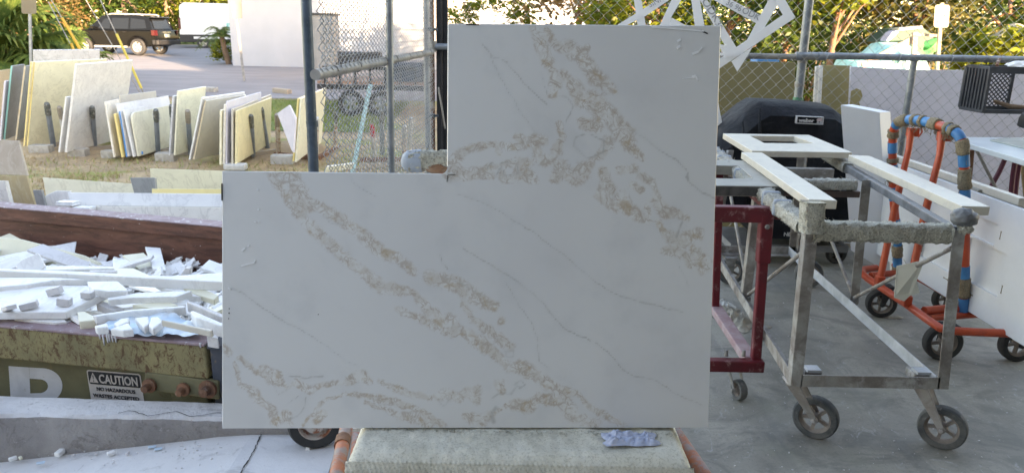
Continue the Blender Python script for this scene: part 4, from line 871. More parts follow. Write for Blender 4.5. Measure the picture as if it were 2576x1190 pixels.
for i,(x,y,rx,rz,lm,lb) in enumerate(((2.2,24,1.6,1.2,'olive','olive shrub behind the paper templates, low to the ground'),(4.6,22.5,1.5,1.4,'dark','dark shrub left of the turquoise cover'),(8.6,22.5,1.8,1.6,'dark','dark shrub behind the sign post'),(12.5,23,2.2,1.6,'olive','olive shrub at the far right by the pale rocks'),(6.2,24.0,1.7,2.2,'dark','tall dark shrub behind the boat cover'),(10.6,24.5,1.9,2.4,'dark','tall dark shrub between sign and right edge'))):
    t=thing('shrub',lb,'shrub',(x,y,gz(y)),'shrubs beyond the fence'); q,_=crown_mesh((x,y,gz(y)+rz*.8),(rx,rx*.7,rz),2400,.11,90+i,26,cs=.34); q.build('foliage',L_[lm],t)
    b=MB(); 
    for a in range(4): b.tube([(x,y,gz(y)-.05),(x+.3*math.cos(a*1.6),y+.3*math.sin(a*1.6),gz(y)+rz)],[.03,.012],6)
    b.build('stem',M['bark'],t,smooth='all')
m=MB()
for i,(x,z) in enumerate([(x,z) for x in np.arange(-5,26,1.7) for z in(.5,2.0,3.6,5.2)]):
    q,_=crown_mesh((x+random.uniform(-.6,.6),30.5+random.uniform(-1,1),z),(1.7,1.0,1.3),520,.14,400+i,10,cs=.4); 
    if x>5.2: m.add(q.v,q.f)
tag(m.build('thicket',L_['dark'],loc=(12,30.5,0)),kind='stuff')
# sunlit twigs hanging before the white wall behind the slab
for i,(x,y,z,R,lb) in enumerate(((-1.6,24,2.05,(.55,.4,.35),'leafy branch tip before the sunlit wall, left above the slab'),(.35,24,1.95,(.6,.4,.4),'leafy branch tip before the sunlit wall, above the slab middle'),(-.6,24.3,2.5,(.9,.4,.3),'leafy branch tip high before the sunlit wall'))):
    t=thing('tree_branch',lb,'branch',(x,y,z),'branches hanging before the sunlit wall'); q,cc=crown_mesh((x,y,z),R,420,.085,130+i,9,cs=.4); q.build('leaves',L_['yellow'],t)
    b=MB(); b.tube([(x+.3,y,z+1.6),(x+.1,y,z+.7),(x,y,z)],[.03,.02,.01],6)
    for e in cc: b.tube([(x,y,z+.3),tuple(e)],[.01,.004],5,False)
    b.build('twig',M['bark'],t,smooth='all')
# pale rocks right
for i,(u,v,s,lb) in enumerate(((2545,128,.9,'pale sunlit boulder at the right frame edge beyond the fence'),(2490,140,.6,'smaller pale boulder left of the edge boulder'))):
    q=Yp(u,v,17); V_,F_=grid_mesh(20,12,lambda a,b:(0,0,0)); 
    def rk(a,b,q=q,s=s,i=i):
        th=a*2*math.pi; ph=(b-.5)*math.pi; d=Vector((math.cos(ph)*math.cos(th),math.cos(ph)*math.sin(th),math.sin(ph))); return q+Vector((0,0,-.15))+d*s*.75*(1+.25*nz(d,1.6,i*3))
    V_,F_=grid_mesh(28,16,rk); m=MB(); m.add(V_,F_); m.box((q.x,q.y,(q.z-.3+gz(17))/2),(s*.8,s*.6,max(.2,q.z-.3-gz(17)))); tag(m.build('boulder',mat('pale coral rock',(.50,.45,.36),(.36,.32,.25),4,.9,0,.8,14),smooth=True),lb,'rock','pale boulders beyond the fence')
# fan palm at the left
def fan(parent,hub,dirv,r,n,seed,lm):
    rr_=np.random.RandomState(seed); d=Vector(dirv).normalized(); s=d.cross(Vector((0,0,1))); s=(s if s.length>.1 else Vector((1,0,0))).normalized(); u=s.cross(d).normalized(); m=MB()
    for i in range(n):
        a=-1.9+3.8*i/(n-1); e=d*math.cos(a)+s*math.sin(a); L=r*(1-.25*abs(a)/1.9)*rr_.uniform(.88,1.08); wv=e.cross(u).normalized()*r*.062
        p0=hub; p1=hub+e*L*.55+u*.04*r; p2=hub+e*L*.85-Vector((0,0,.06*r)); p3=hub+e*L-Vector((0,0,(.16+.16*rr_.rand())*r))
        m.add([p0,p1-wv,p1+u*.02,p1+wv,p2-wv*.55,p2+wv*.55,p3],[(0,2,1),(0,3,2),(1,2,5,4),(2,3,5),(4,5,6)])
    return m.build('fan_leaf',lm,parent)
def fanpalm(label,base,h,n,r,seed):
    base=Vector(base); t=thing('fan_palm',label,'palm',tuple(base),'fan palms'); rr_=np.random.RandomState(seed); top=base+Vector((0,0,h))
    b=MB(); b.tube([base-Vector((0,0,.1)),base+Vector((0,0,h*.5)),top],[.17,.15,.16],10,wob=.15); b.build('trunk',M['bark'],t,smooth=True)
    st=MB()
    for i in range(n):
        a=i*2.4+rr_.normal(0,.2); el=rr_.uniform(-.55,1.25); d=Vector((math.cos(a)*math.cos(el),math.sin(a)*math.cos(el),math.sin(el))); L=rr_.uniform(.55,.95)*r; e=top+d*L
        st.tube([top-Vector((0,0,.1)),top+d*L*.6+Vector((0,0,.05)),e],.014,5,False); dd_=(d+Vector((0,0,-.35))).normalized(); fan(t,e,dd_,r*rr_.uniform(.8,1.05),20,seed*50+i,L_['palm'])
    st.build('stalks',L_['palm'],t); return t
q=Yp(38,168,23.5); fanpalm('big bushy fan palm at the left frame edge, in front of the wagon',(q.x-.35,23.5,gz(23.5)),1.3,30,1.55,3)
q=Yp(-20,168,20); fanpalm('second fan palm cut by the left frame edge',(q.x-.5,21,gz(21)),.9,22,1.5,4)
q=Yp(150,150,25.5); fanpalm('low fan palm right of the big one beside the yellow guard',(q.x,26,gz(26)),.45,22,.95,5)
# feathery palm by the building corner
pb_=G(577,163); pt=Yp(556,86,pb_.y-.2)
fp=thing('feather_palm','small feathery palm with a leaning trunk at the white building corner','palm',tuple(pb_))
m=MB(); m.tube([pb_,pb_.lerp(pt,.4)+Vector((-.04,0,0)),pt],[.13,.11,.10],10,wob=.12); m.build('trunk',M['bark'],fp,smooth=True)
rr_=np.random.RandomState(9)
for i in range(22):
    a=i*2.4; el=rr_.uniform(-.1,1.2); d=Vector((math.cos(a)*math.cos(el),math.sin(a)*math.cos(el),math.sin(el))); L=rr_.uniform(1.0,1.35); m=MB(); prev=None; s=d.cross(Vector((0,0,1))); s=s.normalized() if s.length>.05 else Vector((1,0,0))
    for j in range(15):
        t=j/14; p=pt+d*L*t+Vector((0,0,-.75*t*t*L))
        if prev is not None:
            m.bar(prev,p,.012,.01)
            for sg in(-1,1):
                for kk in(0,.5):
                    p_=prev.lerp(p,kk); e=p_+s*sg*.30*(1-.6*t)+d*.12-Vector((0,0,.10+.06*rr_.rand())); w_=(p-prev).normalized()*.012; m.add([p_-w_,p_+w_,e],[(0,1,2)])
        prev=p
    m.build('frond',L_['palm'],fp)
q=G(572,160); t=thing('shrub','round yellow green shrub at the foot of the feathery palm','shrub',(q.x,q.y-.3,gz(q.y))); c_,_=crown_mesh((q.x,q.y-.2,gz(q.y)+.55),(.5,.4,.5),900,.07,77,14,cs=.3); c_.build('foliage',L_['yellow'],t)
# signs
M['sign_back']=mat('dull beige sign back',(.17,.15,.105),(.15,.13,.095),5,.5,.2)
def sign(label,ub,vb,ut,vt,y,w_,h_,zc,r,col,plate,rect=True,tilt=0):
    b=Yp(ub,vb,y); b0=Vector(b); top=Yp(ut,vt,y); s=(top-b)/(top.z-b.z); foot=b+s*(gz(y)-b.z); c=b+s*(zc-b.z)
    t=thing('street_sign',label,'sign',tuple(foot)); m=MB(); m.bar(foot,top,r*2,r*1.4,(0,1,0)); m.build('post',col,t,bevel=.006)
    yv=s.normalized(); xv=Vector((math.cos(tilt),math.sin(tilt),0)); rr=.05; pts=[]
    for cx,cy,a0 in((1,1,0),(-1,1,1),(-1,-1,2),(1,-1,3)):
        for a in np.linspace(a0*h,(a0+1)*h,5): pts.append(c+xv*(cx*(w_/2-rr)+rr*math.cos(a))+yv*(cy*(h_/2-rr)+rr*math.sin(a))+Vector((0,-.035,0)))
    m=MB(); m.prism(pts,(0,.008,0)); m.build('plate',plate,t); return t
c=Yp(76,16,19.5); hh=(Yp(76,0,19.5)-Yp(76,36,19.5)).z
sign('grey sign post with the beige back of a sign, before the fan palm',78,153,74,-12,19.5,.37,.62,c.z+.12,.032,M['galv'],M['sign_back'])
c=Yp(2369,42,14.5); sign('yellowish sign back on a pale post among the trees at right',2362,110,2369,8,14.5,.30,.40,c.z,.034,mat('pale cream post',(.24,.21,.14),(.2,.18,.12)),M['sign_back'],tilt=.15)
b=P(617,205,-.45); 
lp=G(617,206); 
tp=Yp(586,-30,lp.y)
t=thing('leaning_sign_post','leaning galvanised post with a brown board at its top before the white wall','sign',tuple(lp))
m=MB(); m.bar(lp-Vector((0,0,.6)),tp,.075,.05,(0,1,0)); m.build('post',M['galv_dull'],t,bevel=.006)
pts=[Yp(u,v,lp.y-.05) for u,v in((572,-30),(606,-30),(609,47),(586,48))]
m=MB(); m.prism(pts,(0,.02,0)); m.build('board',M['brown_sign'],t)
# guy wires with yellow guards
M['guard']=mat('yellow guard',(.50,.30,.02),(.44,.26,.02),5,.45); M['guard_pale']=mat('faded yellow guard',(.50,.40,.06),(.44,.36,.06),5,.5)
def guy(label,pa,pb_,ga,gb,y,gc,gr=.045):
    t=thing('guy_wire',label,'guy wire',tuple(Yp(*pa,y)),'guy wires with yellow guards')
    a=Yp(*pa,y); b=Yp(*pb_,y); d=b-a; a2=a-d*((a.z-gz(y)+.1)/max(.1,d.z)); 
    m=MB(); m.tube([a2,b+d*.8],.012,6); m.build('cable',M['galv_dull'],t,smooth='all')
    m=MB(); m.tube([Yp(*ga,y-.02),Yp(*gb,y-.02)],gr,10); m.build('guard',gc,t,smooth=True)
guy('guy wire with a long deep yellow guard left of the black wagon',(204,128),(140,20),(203,127),(156,46),20,M['guard'],.036)
guy('guy wire with only a short deep yellow guard end above the slab tops',(185,127),(150,60),(186,128),(179,110),20.3,M['guard'],.034)
guy('long guy wire with a faded yellow guard crossing the black wagon',(355,222),(252,0),(356,223),(293,86),18.5,M['guard_pale'],.030)
guy('thin bare guy wire crossing the wagon door',(296,138),(236,35),(297,140),(294,135),21,M['galv_dull'],.014)
# turquoise covered boat beyond the fence
by=15.0
bt=thing('covered_boat','small boat under a turquoise tarpaulin with dark awning and timber props, seen through the fence','boat',tuple(Vector((Yp(2250,160,by).x,by,gz(by)))))
M['turq']=mat('turquoise tarpaulin',(.25,.62,.62),(.45,.75,.74),4,.45,0,.4,8,(.12,.42,.50),5,.6,.66)
prof=[(2160,178),(2168,158),(2185,150),(2215,150),(2240,134),(2262,115),(2285,108),(2312,120),(2330,138),(2345,150),(2348,178)]
V=[];
for kk,(dy,sc) in enumerate(((0,.9),(.25,1.),(1.2,1.),(1.6,.8))):
    for u,v in prof:
        p=Yp(u,v,by); z0=gz(by); V.append((p.x,by+dy,z0+(p.z-z0)*sc+.03*nz((u*.05,dy,0),3)))
    
n=len(prof); m=MB()
base=[(Yp(u,v,by).x,by-.05,gz(by)) for u,v in prof]
m.add([*base,*V],[((a)*n+i,(a)*n+i+1,(a+1)*n+i+1,(a+1)*n+i) for a in range(4) for i in range(n-1)]); m.build('tarpaulin',M['turq'],bt,smooth=True)
m=MB(); m.bar(Yp(2168,166,by-.2),Yp(2295,100,by-.2),.12,.05,(0,1,0)); m.build('timber_prop',M['timber'],bt)
m=MB(); m.bar(Yp(2298,155,by-.25),Yp(2302,82,by-.25),.09,.06,(0,1,0)); m.bar(Yp(2296,87,by-.3),Yp(2365,91,by-.3),.05,.04,(0,1,0)); m.build('timber_frame',M['timber'],bt)
m=MB(); pts=[Yp(u,v,by+1.0) for u,v in((2225,108),(2262,74),(2320,68),(2350,90),(2350,150),(2310,140),(2280,105))]; m.prism(pts,(0,.9,0)); m.build('awning',mat('dark green awning',(.015,.05,.035),(.02,.07,.045),4,.6),bt,bevel=.03)
m=MB(); pts=[Yp(u,v,by+.9) for u,v in((2262,72),(2320,66),(2322,72),(2262,79))]; m.prism(pts,(0,.3,0)); m.build('awning_edge',mat('grey awning edge',(.45,.45,.42)),bt)
m=MB(); pts=[Yp(u,v,by+.6) for u,v in((2228,104),(2244,82),(2262,76),(2262,84),(2238,106))]; m.prism(pts,(0,.3,0)); m.build('seat_cushion',mat('lilac cushion',(.45,.45,.6)),bt,bevel=.03)
m=MB(); m.tube([Yp(2332,116,by+.3),Yp(2340,112,by+.3),Yp(2346,130,by+.3)],[.10,.16,.12],12); m.build('buoy',mat('bright green buoy',(.08,.42,.10),rough=.4),bt,smooth=True)
# slabs leaning outside the fence
def rslab(label,mt,pts,y,t=.03,lean=.05,yaw=0): 
    return face(label,mt,pts,y,t,lean,'stone_slab','stone slab','slabs standing outside the fence',yaw=yaw)
rslab('olive brown slab seen through the fence left of the tall post',S['olive'],[(1740,153),(2001,157),(1984,640),(1740,640)],6.75,.03,.05)
rslab('cream slab edge, leftmost of the set behind the tall post',S['warm_white'],[(2053,168),(2062,167),(2048,420),(2038,420)],6.6,.03)
rslab('pale grey slab edge, second of the set behind the tall post',S['white'],[(2062,166),(2071,166),(2057,420),(2047,420)],6.65,.03)
rslab('khaki slab with a cream border right of the tall fence post',S['khaki'],[(2069,164),(2143,166),(2125,640),(2040,640)],6.7,.03)
o=rslab('wide lilac grey slab back behind the hoop cart and the milk crate',S['lilac'],[(2141,168),(2300,176),(2480,178),(2780,200),(2780,700),(2118,700)],6.62,.03)
n_=Vector((0,-1,.05)).normalized(); p0=Yp(2141,168,6.614)
pts=[PL(u,v,p0,n_) for u,v in((2141,230),(2155,223),(2166,228),(2170,243),(2161,258),(2166,270),(2158,282),(2136,283))]
m=MB(); m.prism(pts,(0,.004,0)); m.build('bare_patch',S['khaki'],o)
pts=[Yp(u,v,6.9) for u,v in((1905,150),(1960,151),(1960,158),(1905,158))]; m=MB(); m.prism(pts,(0,.2,0)); tag(m.build('foam_strip',S['blue_film']),'blue strip on top of the olive slab by the tall post','strip')
pts=[Yp(u,v,6.8) for u,v in((2400,181),(2480,172),(2495,182),(2400,188))]; m=MB(); m.prism(pts,(0,.03,0)); tag(m.build('stone_slab',S['tan_edge']),'tan slab edge rising just above the lilac slab near the crate','stone slab','slabs standing outside the fence')
# ================================================================ WORKSHOP: templates, grill, carts
M['paper']=mat('white template board',(.86,.87,.88),(.82,.83,.84),4,.6); M['pencil']=mat('pencil grey',(.38,.39,.41),rough=.9)
c3t=lambda x,y:(1551.8+x/5.312,y/5.312)
def tmpl(label,strips,y0):
    ps=[[Yp(*c3t(*q),y0-.004*i) for q in s] for i,s in enumerate(strips)]; c=sum(ps[0],Vector())/len(ps[0])
    t=thing('paper_template',label,'template',tuple(c),'countertop templates hanging on the fence')
    for i,s in enumerate(ps): m=MB(); m.prism(s,(0,.0028,0)); m.build('template_strip',M['paper'],t)
    return t
tA=tmpl('white cardboard template frame marked 36 96, pointing down beside the tall fence post',[[(1260,-15),(1500,-15),(1930,215),(1870,320)],[(2040,-15),(2190,-15),(2150,70),(1850,585),(1735,552)],[(2110,-15),(2240,-15),(2385,235),(2225,215),(2130,60)],[(2225,200),(2385,242),(1370,920),(1340,815)],[(1530,822),(1815,630),(1715,800),(1610,962)]],5.80)
tB=tmpl('white cardboard template with a long slanting strip marked ODK above the slab corner',[[(1100,-15),(1195,-15),(1650,722),(1530,770)],[(992,-15),(1105,-15),(1185,430),(1055,430)],[(1330,585),(1440,608),(1550,750),(1460,760)],[(1330,715),(1480,712),(1480,745),(1330,750)]],5.77)
tC=tmpl('white cardboard template marked SINK behind the slab top edge',[[(225,-15),(325,-15),(400,420),(290,420)],[(560,-15),(730,-15),(380,222),(20,395),(20,330),(350,128)],[(740,-15),(872,-15),(725,240),(700,420),(540,420)],[(730,240),(990,380),(700,400)]],5.83)
def wr(parent,s,p,q,size,y): 
    a=Yp(*c3t(*p),y); b=Yp(*c3t(*q),y); xd=(b-a).normalized(); yd=Vector((-xd.z,0,xd.x)); text(s,'lettering',M['pencil'],parent,a,xd,yd,size)
wr(tC,'SINK',(592,40),(455,110),.06,5.817) if 0 else wr(tC,'SINK',(440,110),(590,25),.055,5.815)
wr(tA,'36 96',(1450,60),(1575,125),.055,5.794); wr(tA,'ODK',(1660,170),(1850,262),.065,5.794)
wr(tB,'ODK',(1125,20),(1260,230),.085,5.766); wr(tB,'36',(1310,320),(1400,470),.06,5.766)
pts=[Yp(*q,5.55) for q in((1798,255),(1807,259),(1822,340),(1804,353),(1796,366))]
m=MB(); m.prism(pts,(0,.01,0)); tag(m.build('template_offcut',M['paper']),'pointed white board offcut standing right behind the marble slab edge','board')
# ---------------------------------------------------------------- covered grill
k=N('black vinyl cover'); c=k.mix(k.ramp(k.noise(4,6,.65),.4,.65),(.010,.011,.014),(.020,.023,.028)); k.base(c); k.set(.65,0,.12); k.bump(k.noise(7,5,.6,.8),.6,.03); M['vinyl']=k.m
gy=5.22; gr=thing('covered_grill','gas grill under a black vinyl cover with a white logo box','grill',(1.95,gy+.3,0))
def gp(u,v,dy=0.): return Yp(u,v,gy+dy)
# front outline of the cover, extruded back with rounded top
out=[(1788,552),(1790,372),(1830,338),(1868,306),(1905,275),(1930,260),(2020,264),(2113,272),(2150,300),(2200,360),(2230,372),(2250,575),(2160,612),(2128,614),(2000,607),(1905,602),(1890,558)]
secs=[]
NS=9
for kx in range(NS):
    t=kx/(NS-1); dy=.66*t; s=1-.10*max(0,(abs(t-.5)*2))**4
    row=[]
    for i,(u,v) in enumerate(out):
        p=gp(u,v); c0=gp(2010,560); top=v<400
        q=Vector((c0.x+(p.x-c0.x)*(s if top else 1.0+.02*nz((i,t*3,0),.9)),p.y,c0.z+(p.z-c0.z)*s))
        q.y+=dy+(.02*nz((p.x*3,p.z*3,t*2),2.3)); secs.append(q)
n=len(out); m=MB(); m.add(secs,[(a*n+i,a*n+(i+1)%n,(a+1)*n+(i+1)%n,(a+1)*n+i) for a in range(NS-1) for i in range(n)]+[tuple(range((NS-1)*n,NS*n))[::-1]])
# front sheet with folds as its own grid
def infront(u,v):
    ins_=False
    for i in range(n):
        (x1,y1),(x2,y2)=out[i],out[(i+1)%n]
        if (y1>v)!=(y2>v) and u<(x2-x1)*(v-y1)/(y2-y1)+x1: ins_=not ins_
    return ins_
m.add([secs[i] for i in range(n)],[tuple(range(n))])
cov=m.build('cover',M['vinyl'],gr,smooth=True,bevel=.012,seg=2)
for (u1,v1,u2,v2) in ((1912,272,1900,420),(1900,420,1905,590),(1868,306,1880,548),(1838,335,1842,548)):
    q=MB(); q.tube([gp(u1,v1,-.004),gp((u1+u2)/2+5,(v1+v2)/2,-.016),gp(u2,v2,-.004)],[.006,.012,.006],8); q.build('fold',M['vinyl'],gr,smooth='all')
M['logo']=mat('silver print',(.55,.55,.56),(.50,.50,.51),5,.5); M['logo_pink']=mat('pinkish print',(.55,.42,.43),rough=.5)
a=gp(2003,322,-.010); bq=gp(2072,318,-.010); cq=gp(2003,297,-.010)
lx=(gp(2070,315,-.01)-gp(2004,312,-.01)).normalized(); lz=Vector((0,0,1)); o0=gp(2003,311.5,-.030)
Wd=(gp(2070,315)-gp(2003,312)).length; Hd=(gp(2003,293)-gp(2003,312)).length
q=MB(); th=.004
for (x0,x1,z0,z1) in((0,Wd,0,th),(0,Wd,Hd-th,Hd),(0,th,th,Hd-th),(Wd-th,Wd,th,Hd-th)): q.hexa([o0+lx*x+lz*z+Vector((0,dy,0)) for z in(z0,z1) for x,dy in((x0,-.002),(x1,-.002),(x1,.03),(x0,.03))])
q.build('logo_box',M['logo'],gr)
text('weber','lettering',M['logo'],gr,o0+lx*Wd*.08+lz*Hd*.24+Vector((0,-.001,0)),lx,lz,Hd*.70,bold=.022,xs=Wd*.60/(Hd*.70*2.75),extr=.002)
q=MB(); kc=o0+lx*Wd*.84+lz*Hd*.62
q.add([kc+lx*(.11*Wd*math.cos(a))+lz*(.22*Hd*math.sin(a))+Vector((0,-.003,0)) for a in np.linspace(0,6.28,18)[:-1]],[tuple(range(17))]); q.build('kettle_bowl',M['logo_pink'],gr)
q=MB()
for sgx in(-1,1): q.bar(kc+lx*(sgx*.03*Wd)-lz*.2*Hd+Vector((0,-.003,0)),kc+lx*(sgx*.09*Wd)-lz*.42*Hd+Vector((0,-.003,0)),.005,.002,(0,1,0))
q.bar(kc-lx*.09*Wd-lz*.40*Hd+Vector((0,-.003,0)),kc+lx*.09*Wd-lz*.40*Hd+Vector((0,-.003,0)),.005,.002,(0,1,0)); q.build('kettle_stand',M['logo'],gr)
nx0=gp(1971,594,-.030); text('NEXGRILL','lettering',M['logo'],gr,nx0,(1,0,0),(0,0,1),.040,bold=.01,extr=.002)
# grill feet: lower tray, wheel
m=MB(); m.box((gp(2000,600).x,gy+.33,.13),(.86,.5,.05)); m.build('base_tray',mat('grey tray',(.25,.26,.27),(.2,.2,.21),6,.5,.3),gr)
gw_=P(2103,664,0); 
wheel(gr,(gw_.x,gw_.y+.02,.078),(.15,-1,0),.078,.05,M['rubber'],M['trim'],7,hubr=.25)
wheel(gr,(gw_.x-.62,gw_.y+.1,.06),(.15,-1,0),.06,.04,M['rubber'],M['trim'],5)
# white slab beside the grill
n_=Vector((.0,-1,.10)).normalized(); p0=Yp(2113,262,5.02)
q=[PL(u,v,p0,n_) for u,v in((2114,264),(2213,283),(2232,600),(2240,690),(2140,630))]
m=MB(); m.prism(q,Vector((.10,.06,0))); tag(m.build('stone_slab',S['panel'],bevel=.004),'thick white slab standing upright between the black grill and the hoop cart','stone slab')
# ---------------------------------------------------------------- steel table cart with carpet wrapped rails
TZ=.965
fl=P(2022,975,.30); fr=P(2372,985,.30)
x0,x1=1.135,1.70; y0,y1=2.76,4.62; ym=3.72; zb=.285
tc=thing('table_cart','grey steel work table on casters with carpet wrapped top rails holding white stone strips','work table',((x0+x1)/2,(y0+y1)/2,0))
def leg(xx,y,xt,yt,zt,nm='leg',mm='cart_steel',d1=(1,0,0),d2=(0,1,0)): m=MB(); m.angle((xx,y,zb),(xt,yt,zt),.046,.005,d1,d2); return m.build(nm,M[mm],tc,bevel=.001,seg=1)
tl=Yp(2040,600,y0); tr_=Yp(2422,590,y0); 
sx=(tl.x-Yp(2010,900,y0).x)/(tl.z-Yp(2010,900,y0).z); sx2=(tr_.x-Yp(2388,930,y0).x)/(tr_.z-Yp(2388,930,y0).z)
xa=Yp(1994,930,y0).x; xb_=Yp(2396,930,y0).x
xat=xa+sx*(TZ-.35); xbt=xb_+sx2*(TZ-.35)
leg(xa,y0,xat,y0,TZ-.02); leg(xb_-.0,y0,xbt,y0,TZ-.02,d1=(-1,0,0))
m1=Yp(1868,740,ym); m2=Yp(2160,765,ym); mt1=Yp(1893,540,ym); mt2=Yp(2190,480,ym)
xm1=m1.x; xm2=m2.x
leg(xm1,ym,xm1+(mt1.x-m1.x)/(mt1.z-m1.z)*(TZ-m1.z),ym,TZ-.02); leg(xm2,ym,xm2+(mt2.x-m2.x)/(mt2.z-m2.z)*(TZ-m2.z),ym,TZ-.02,d1=(-1,0,0))
xr1,xr2=xa+.06,xb_+.05
leg(xr1+.08,y1,xr1+.12,y1,TZ-.02,d2=(0,-1,0)); leg(xr2,y1,xr2-.02,y1,TZ-.02,d1=(-1,0,0),d2=(0,-1,0))
# bottom rails
m=MB(); m.angle((xa+.04,y0,zb-.0),(xb_-.04,y0,zb),.05,.005,(0,1,0),(0,0,-1) if 0 else (0,0,1)); m.build('bottom_rail',M['cart_steel'],tc)
for xa_,xe,mm in((xa+.002,xr1+.08,'cart_steel'),(xb_-.055,xr2-.05,'cart_rail')):
    m=MB(); m.angle((xa_,y0+.01,zb),(xe,y1,zb),.052,.005,(1,0,0),(0,0,1)); m.build('bottom_rail',M[mm],tc)
m=MB(); m.angle((xr1+.1,y1,zb),(xr2,y1,zb),.05,.005,(0,-1,0),(0,0,1)); m.build('bottom_rail',M['cart_steel'],tc)
for uu,vv in((2040,935),(2312,945)):
    c=Yp(uu,vv,y0+.08); m=MB(); m.box((c.x,y0+.09,zb+.022),(.07,.07,.035)); m.build('caster_plate',M['cart_steel'],tc,bevel=.002)
    m=MB(); m.box((c.x,y0+.07,zb+.045),(.055,.05,.012)); m.build('shim',M['cart_rail'],tc)
# braces
for a,b in(((xat+.02,y0+.03,TZ-.12),(xm1+.03,ym+.02,zb+.03)),((xr1+.12,y1-.02,TZ-.12),(xm1+.03,ym-.02,zb+.03)),((xbt-.02,y0+.03,TZ-.10),(xm2-.03,ym+.01,zb+.03)),((xr2-.03,y1-.02,TZ-.12),(xm2-.03,ym-.02,zb+.03))):
    m=MB(); m.tube([a,b],.009,10); m.build('brace',M['cart_steel'],tc,smooth=True)
a=Vector((xbt-.02,y0+.03,TZ-.10)); b=Vector((xm2-.03,ym+.01,zb+.03)); c=a.lerp(b,.27)
# a masking paper scrap hung on the brace
q=[c+Vector((.02,0,.02)),c+Vector((-.07,.04,-.02)),c+Vector((-.065,.03,-.16)),c+Vector((-.02,.03,-.175)),c+Vector((.0,.03,-.15)),c+Vector((.035,.02,-.13)),c+Vector((.01,.015,-.08))]
m=MB(); m.prism(q,(0,.003,0)); tag(m.build('paper_scrap',mat('yellowed masking paper',(.62,.62,.55),(.54,.54,.48),5,.8)),'torn pale paper scrap hanging on the diagonal brace of the steel table','paper')
# carpet wrapped rails
def wrap(a,b,w_,h_,mt,parent,nm='carpet_wrap',seed=0,amp=.006,rx=.35):
    a=Vector(a);b=Vector(b);d=(b-a);L=d.length;d.normalize(); x=(d.cross(Vector((0,0,1))) if abs(d.z)<.9 else Vector((1,0,0))).normalized(); y=x.cross(d).normalized()
    na=max(8,int(L/.010)); nc=26; V=[]
    for i in range(na+1):
        for j in range(nc):
            t=2*math.pi*j/nc; cx=math.copysign(abs(math.cos(t))**.55,math.cos(t)); cy=math.copysign(abs(math.sin(t))**.55,math.sin(t))
            p=a+d*L*i/na+x*(cx*w_/2)+y*(cy*h_/2); dis=amp*(.55*nz(p,55,seed)+1.0*nz(p,150,seed)+.45*nz(p,14,seed)); V.append(p+x*cx*dis+y*cy*dis)
    m=MB(); m.add(V,[(i*nc+j,i*nc+(j+1)%nc,(i+1)*nc+(j+1)%nc,(i+1)*nc+j) for i in range(na) for j in range(nc)]+[tuple(range(nc)),tuple(range(na*nc,(na+1)*nc))[::-1]])
    # loose tufts
    for _ in range(int(L*900)):
        i=random.randrange(na); j=random.randrange(nc); p=V[i*nc+j]; e=Vector((random.gauss(0,.004),random.gauss(0,.004),random.gauss(0,.005))); s=Vector((random.gauss(0,.0012),random.gauss(0,.0012),0)); m.add([p-s,p+s,p+e*1.6],[(0,1,2)])
    return m.build(nm,mt,parent,smooth='all')
zc_=TZ-.035
wrap((xat+.03,y0+.02,zc_-.005),(xbt-.05,y0+.02,zc_-.005),.075,.072,M['carpet'],tc,seed=1,amp=.008)
ymid=P(2130,462,TZ-.03).y
wrap((xat+.10,ymid,zc_),(xbt-.02,ymid,zc_),.06,.05,M['carpet_dusty'],tc,seed=2,amp=.008)
m=MB(); m.box(((xat+xbt)/2,ymid,zc_-.045),(xbt-xat,.05,.03)); m.build('cross_rail',mat('dark rust rail',(.09,.05,.045),(.06,.04,.035)),tc)
m=MB(); m.box(((xat+xbt)/2+.05,y1-.5,zc_-.03),(xbt-xat,.05,.06)); m.build('cross_rail',M['cart_steel'],tc)
# side rails with wraps (left: dusty white with blue bands; right: grey tape)
la_,lb_=Vector((xat+.02,y0+.02,zc_)),Vector((xat+.13,y1+.30,zc_))
wrap(la_.lerp(lb_,.02),lb_,.07,.06,M['carpet_dusty'],tc,seed=3,amp=.010)
for t in(.16,.24,.50,.56,.62,.70,.78,.85,.92):
    p=la_.lerp(lb_,t); q_=la_.lerp(lb_,t+.014); m=MB(); m.bar(p,q_,.082,.072); m.build('blue_tape',M['pale_tape'],tc,bevel=.012)
ra_,rb_=Vector((xbt-.03,y0+.02,zc_)),Vector((xbt+.22,y1+.1,zc_))
m=MB(); m.bar(ra_,rb_,.034,.04); m.build('side_rail',M['grey_tape'],tc,bevel=.006)
wrap(rb_.lerp(ra_,.05),rb_.lerp(ra_,.30),.06,.055,M['carpet_dusty'],tc,seed=4)
# the hanging carpet bundle at the front left corner, taped corner at the front right
def blob(c,r3,amp,mt,parent,nm,seed,fuzz=0):
    V_,F_=grid_mesh(36,24,lambda a,b:(lambda th,ph:(lambda d:Vector(c)+Vector((d.x*r3[0],d.y*r3[1],d.z*r3[2]))*(1+amp*nz(d,2.6,seed)+amp*.6*nz(d,9,seed)))(Vector((math.cos(ph)*math.cos(th),math.cos(ph)*math.sin(th),math.sin(ph)))))(a*2*math.pi,(b-.5)*math.pi))
    m=MB(); m.add(V_,F_)
    for _ in range(fuzz):
        p=Vector(random.choice(V_)); e=Vector((random.gauss(0,.006),random.gauss(0,.006),random.gauss(-.004,.006))); s=Vector((random.gauss(0,.0014),random.gauss(0,.0014),0)); m.add([p-s,p+s,p+e],[(0,1,2)])
    return m.build(nm,mt,parent,smooth='all')
c=Yp(2042,545,y0-.01); wrap(c+Vector((0,.01,.055)),c+Vector((.004,0,-.062)),.078,.085,M['carpet'],tc,'carpet_bundle',3,.009)
c=Yp(2425,548,y0+.0); blob(c,(.046,.045,.036),.16,M['grey_tape'],tc,'tape_wrap',4,60)
c=Yp(2428,574,y0-.01); blob(c,(.022,.03,.022),.4,M['carpet'],tc,'carpet_tuft',6,120)
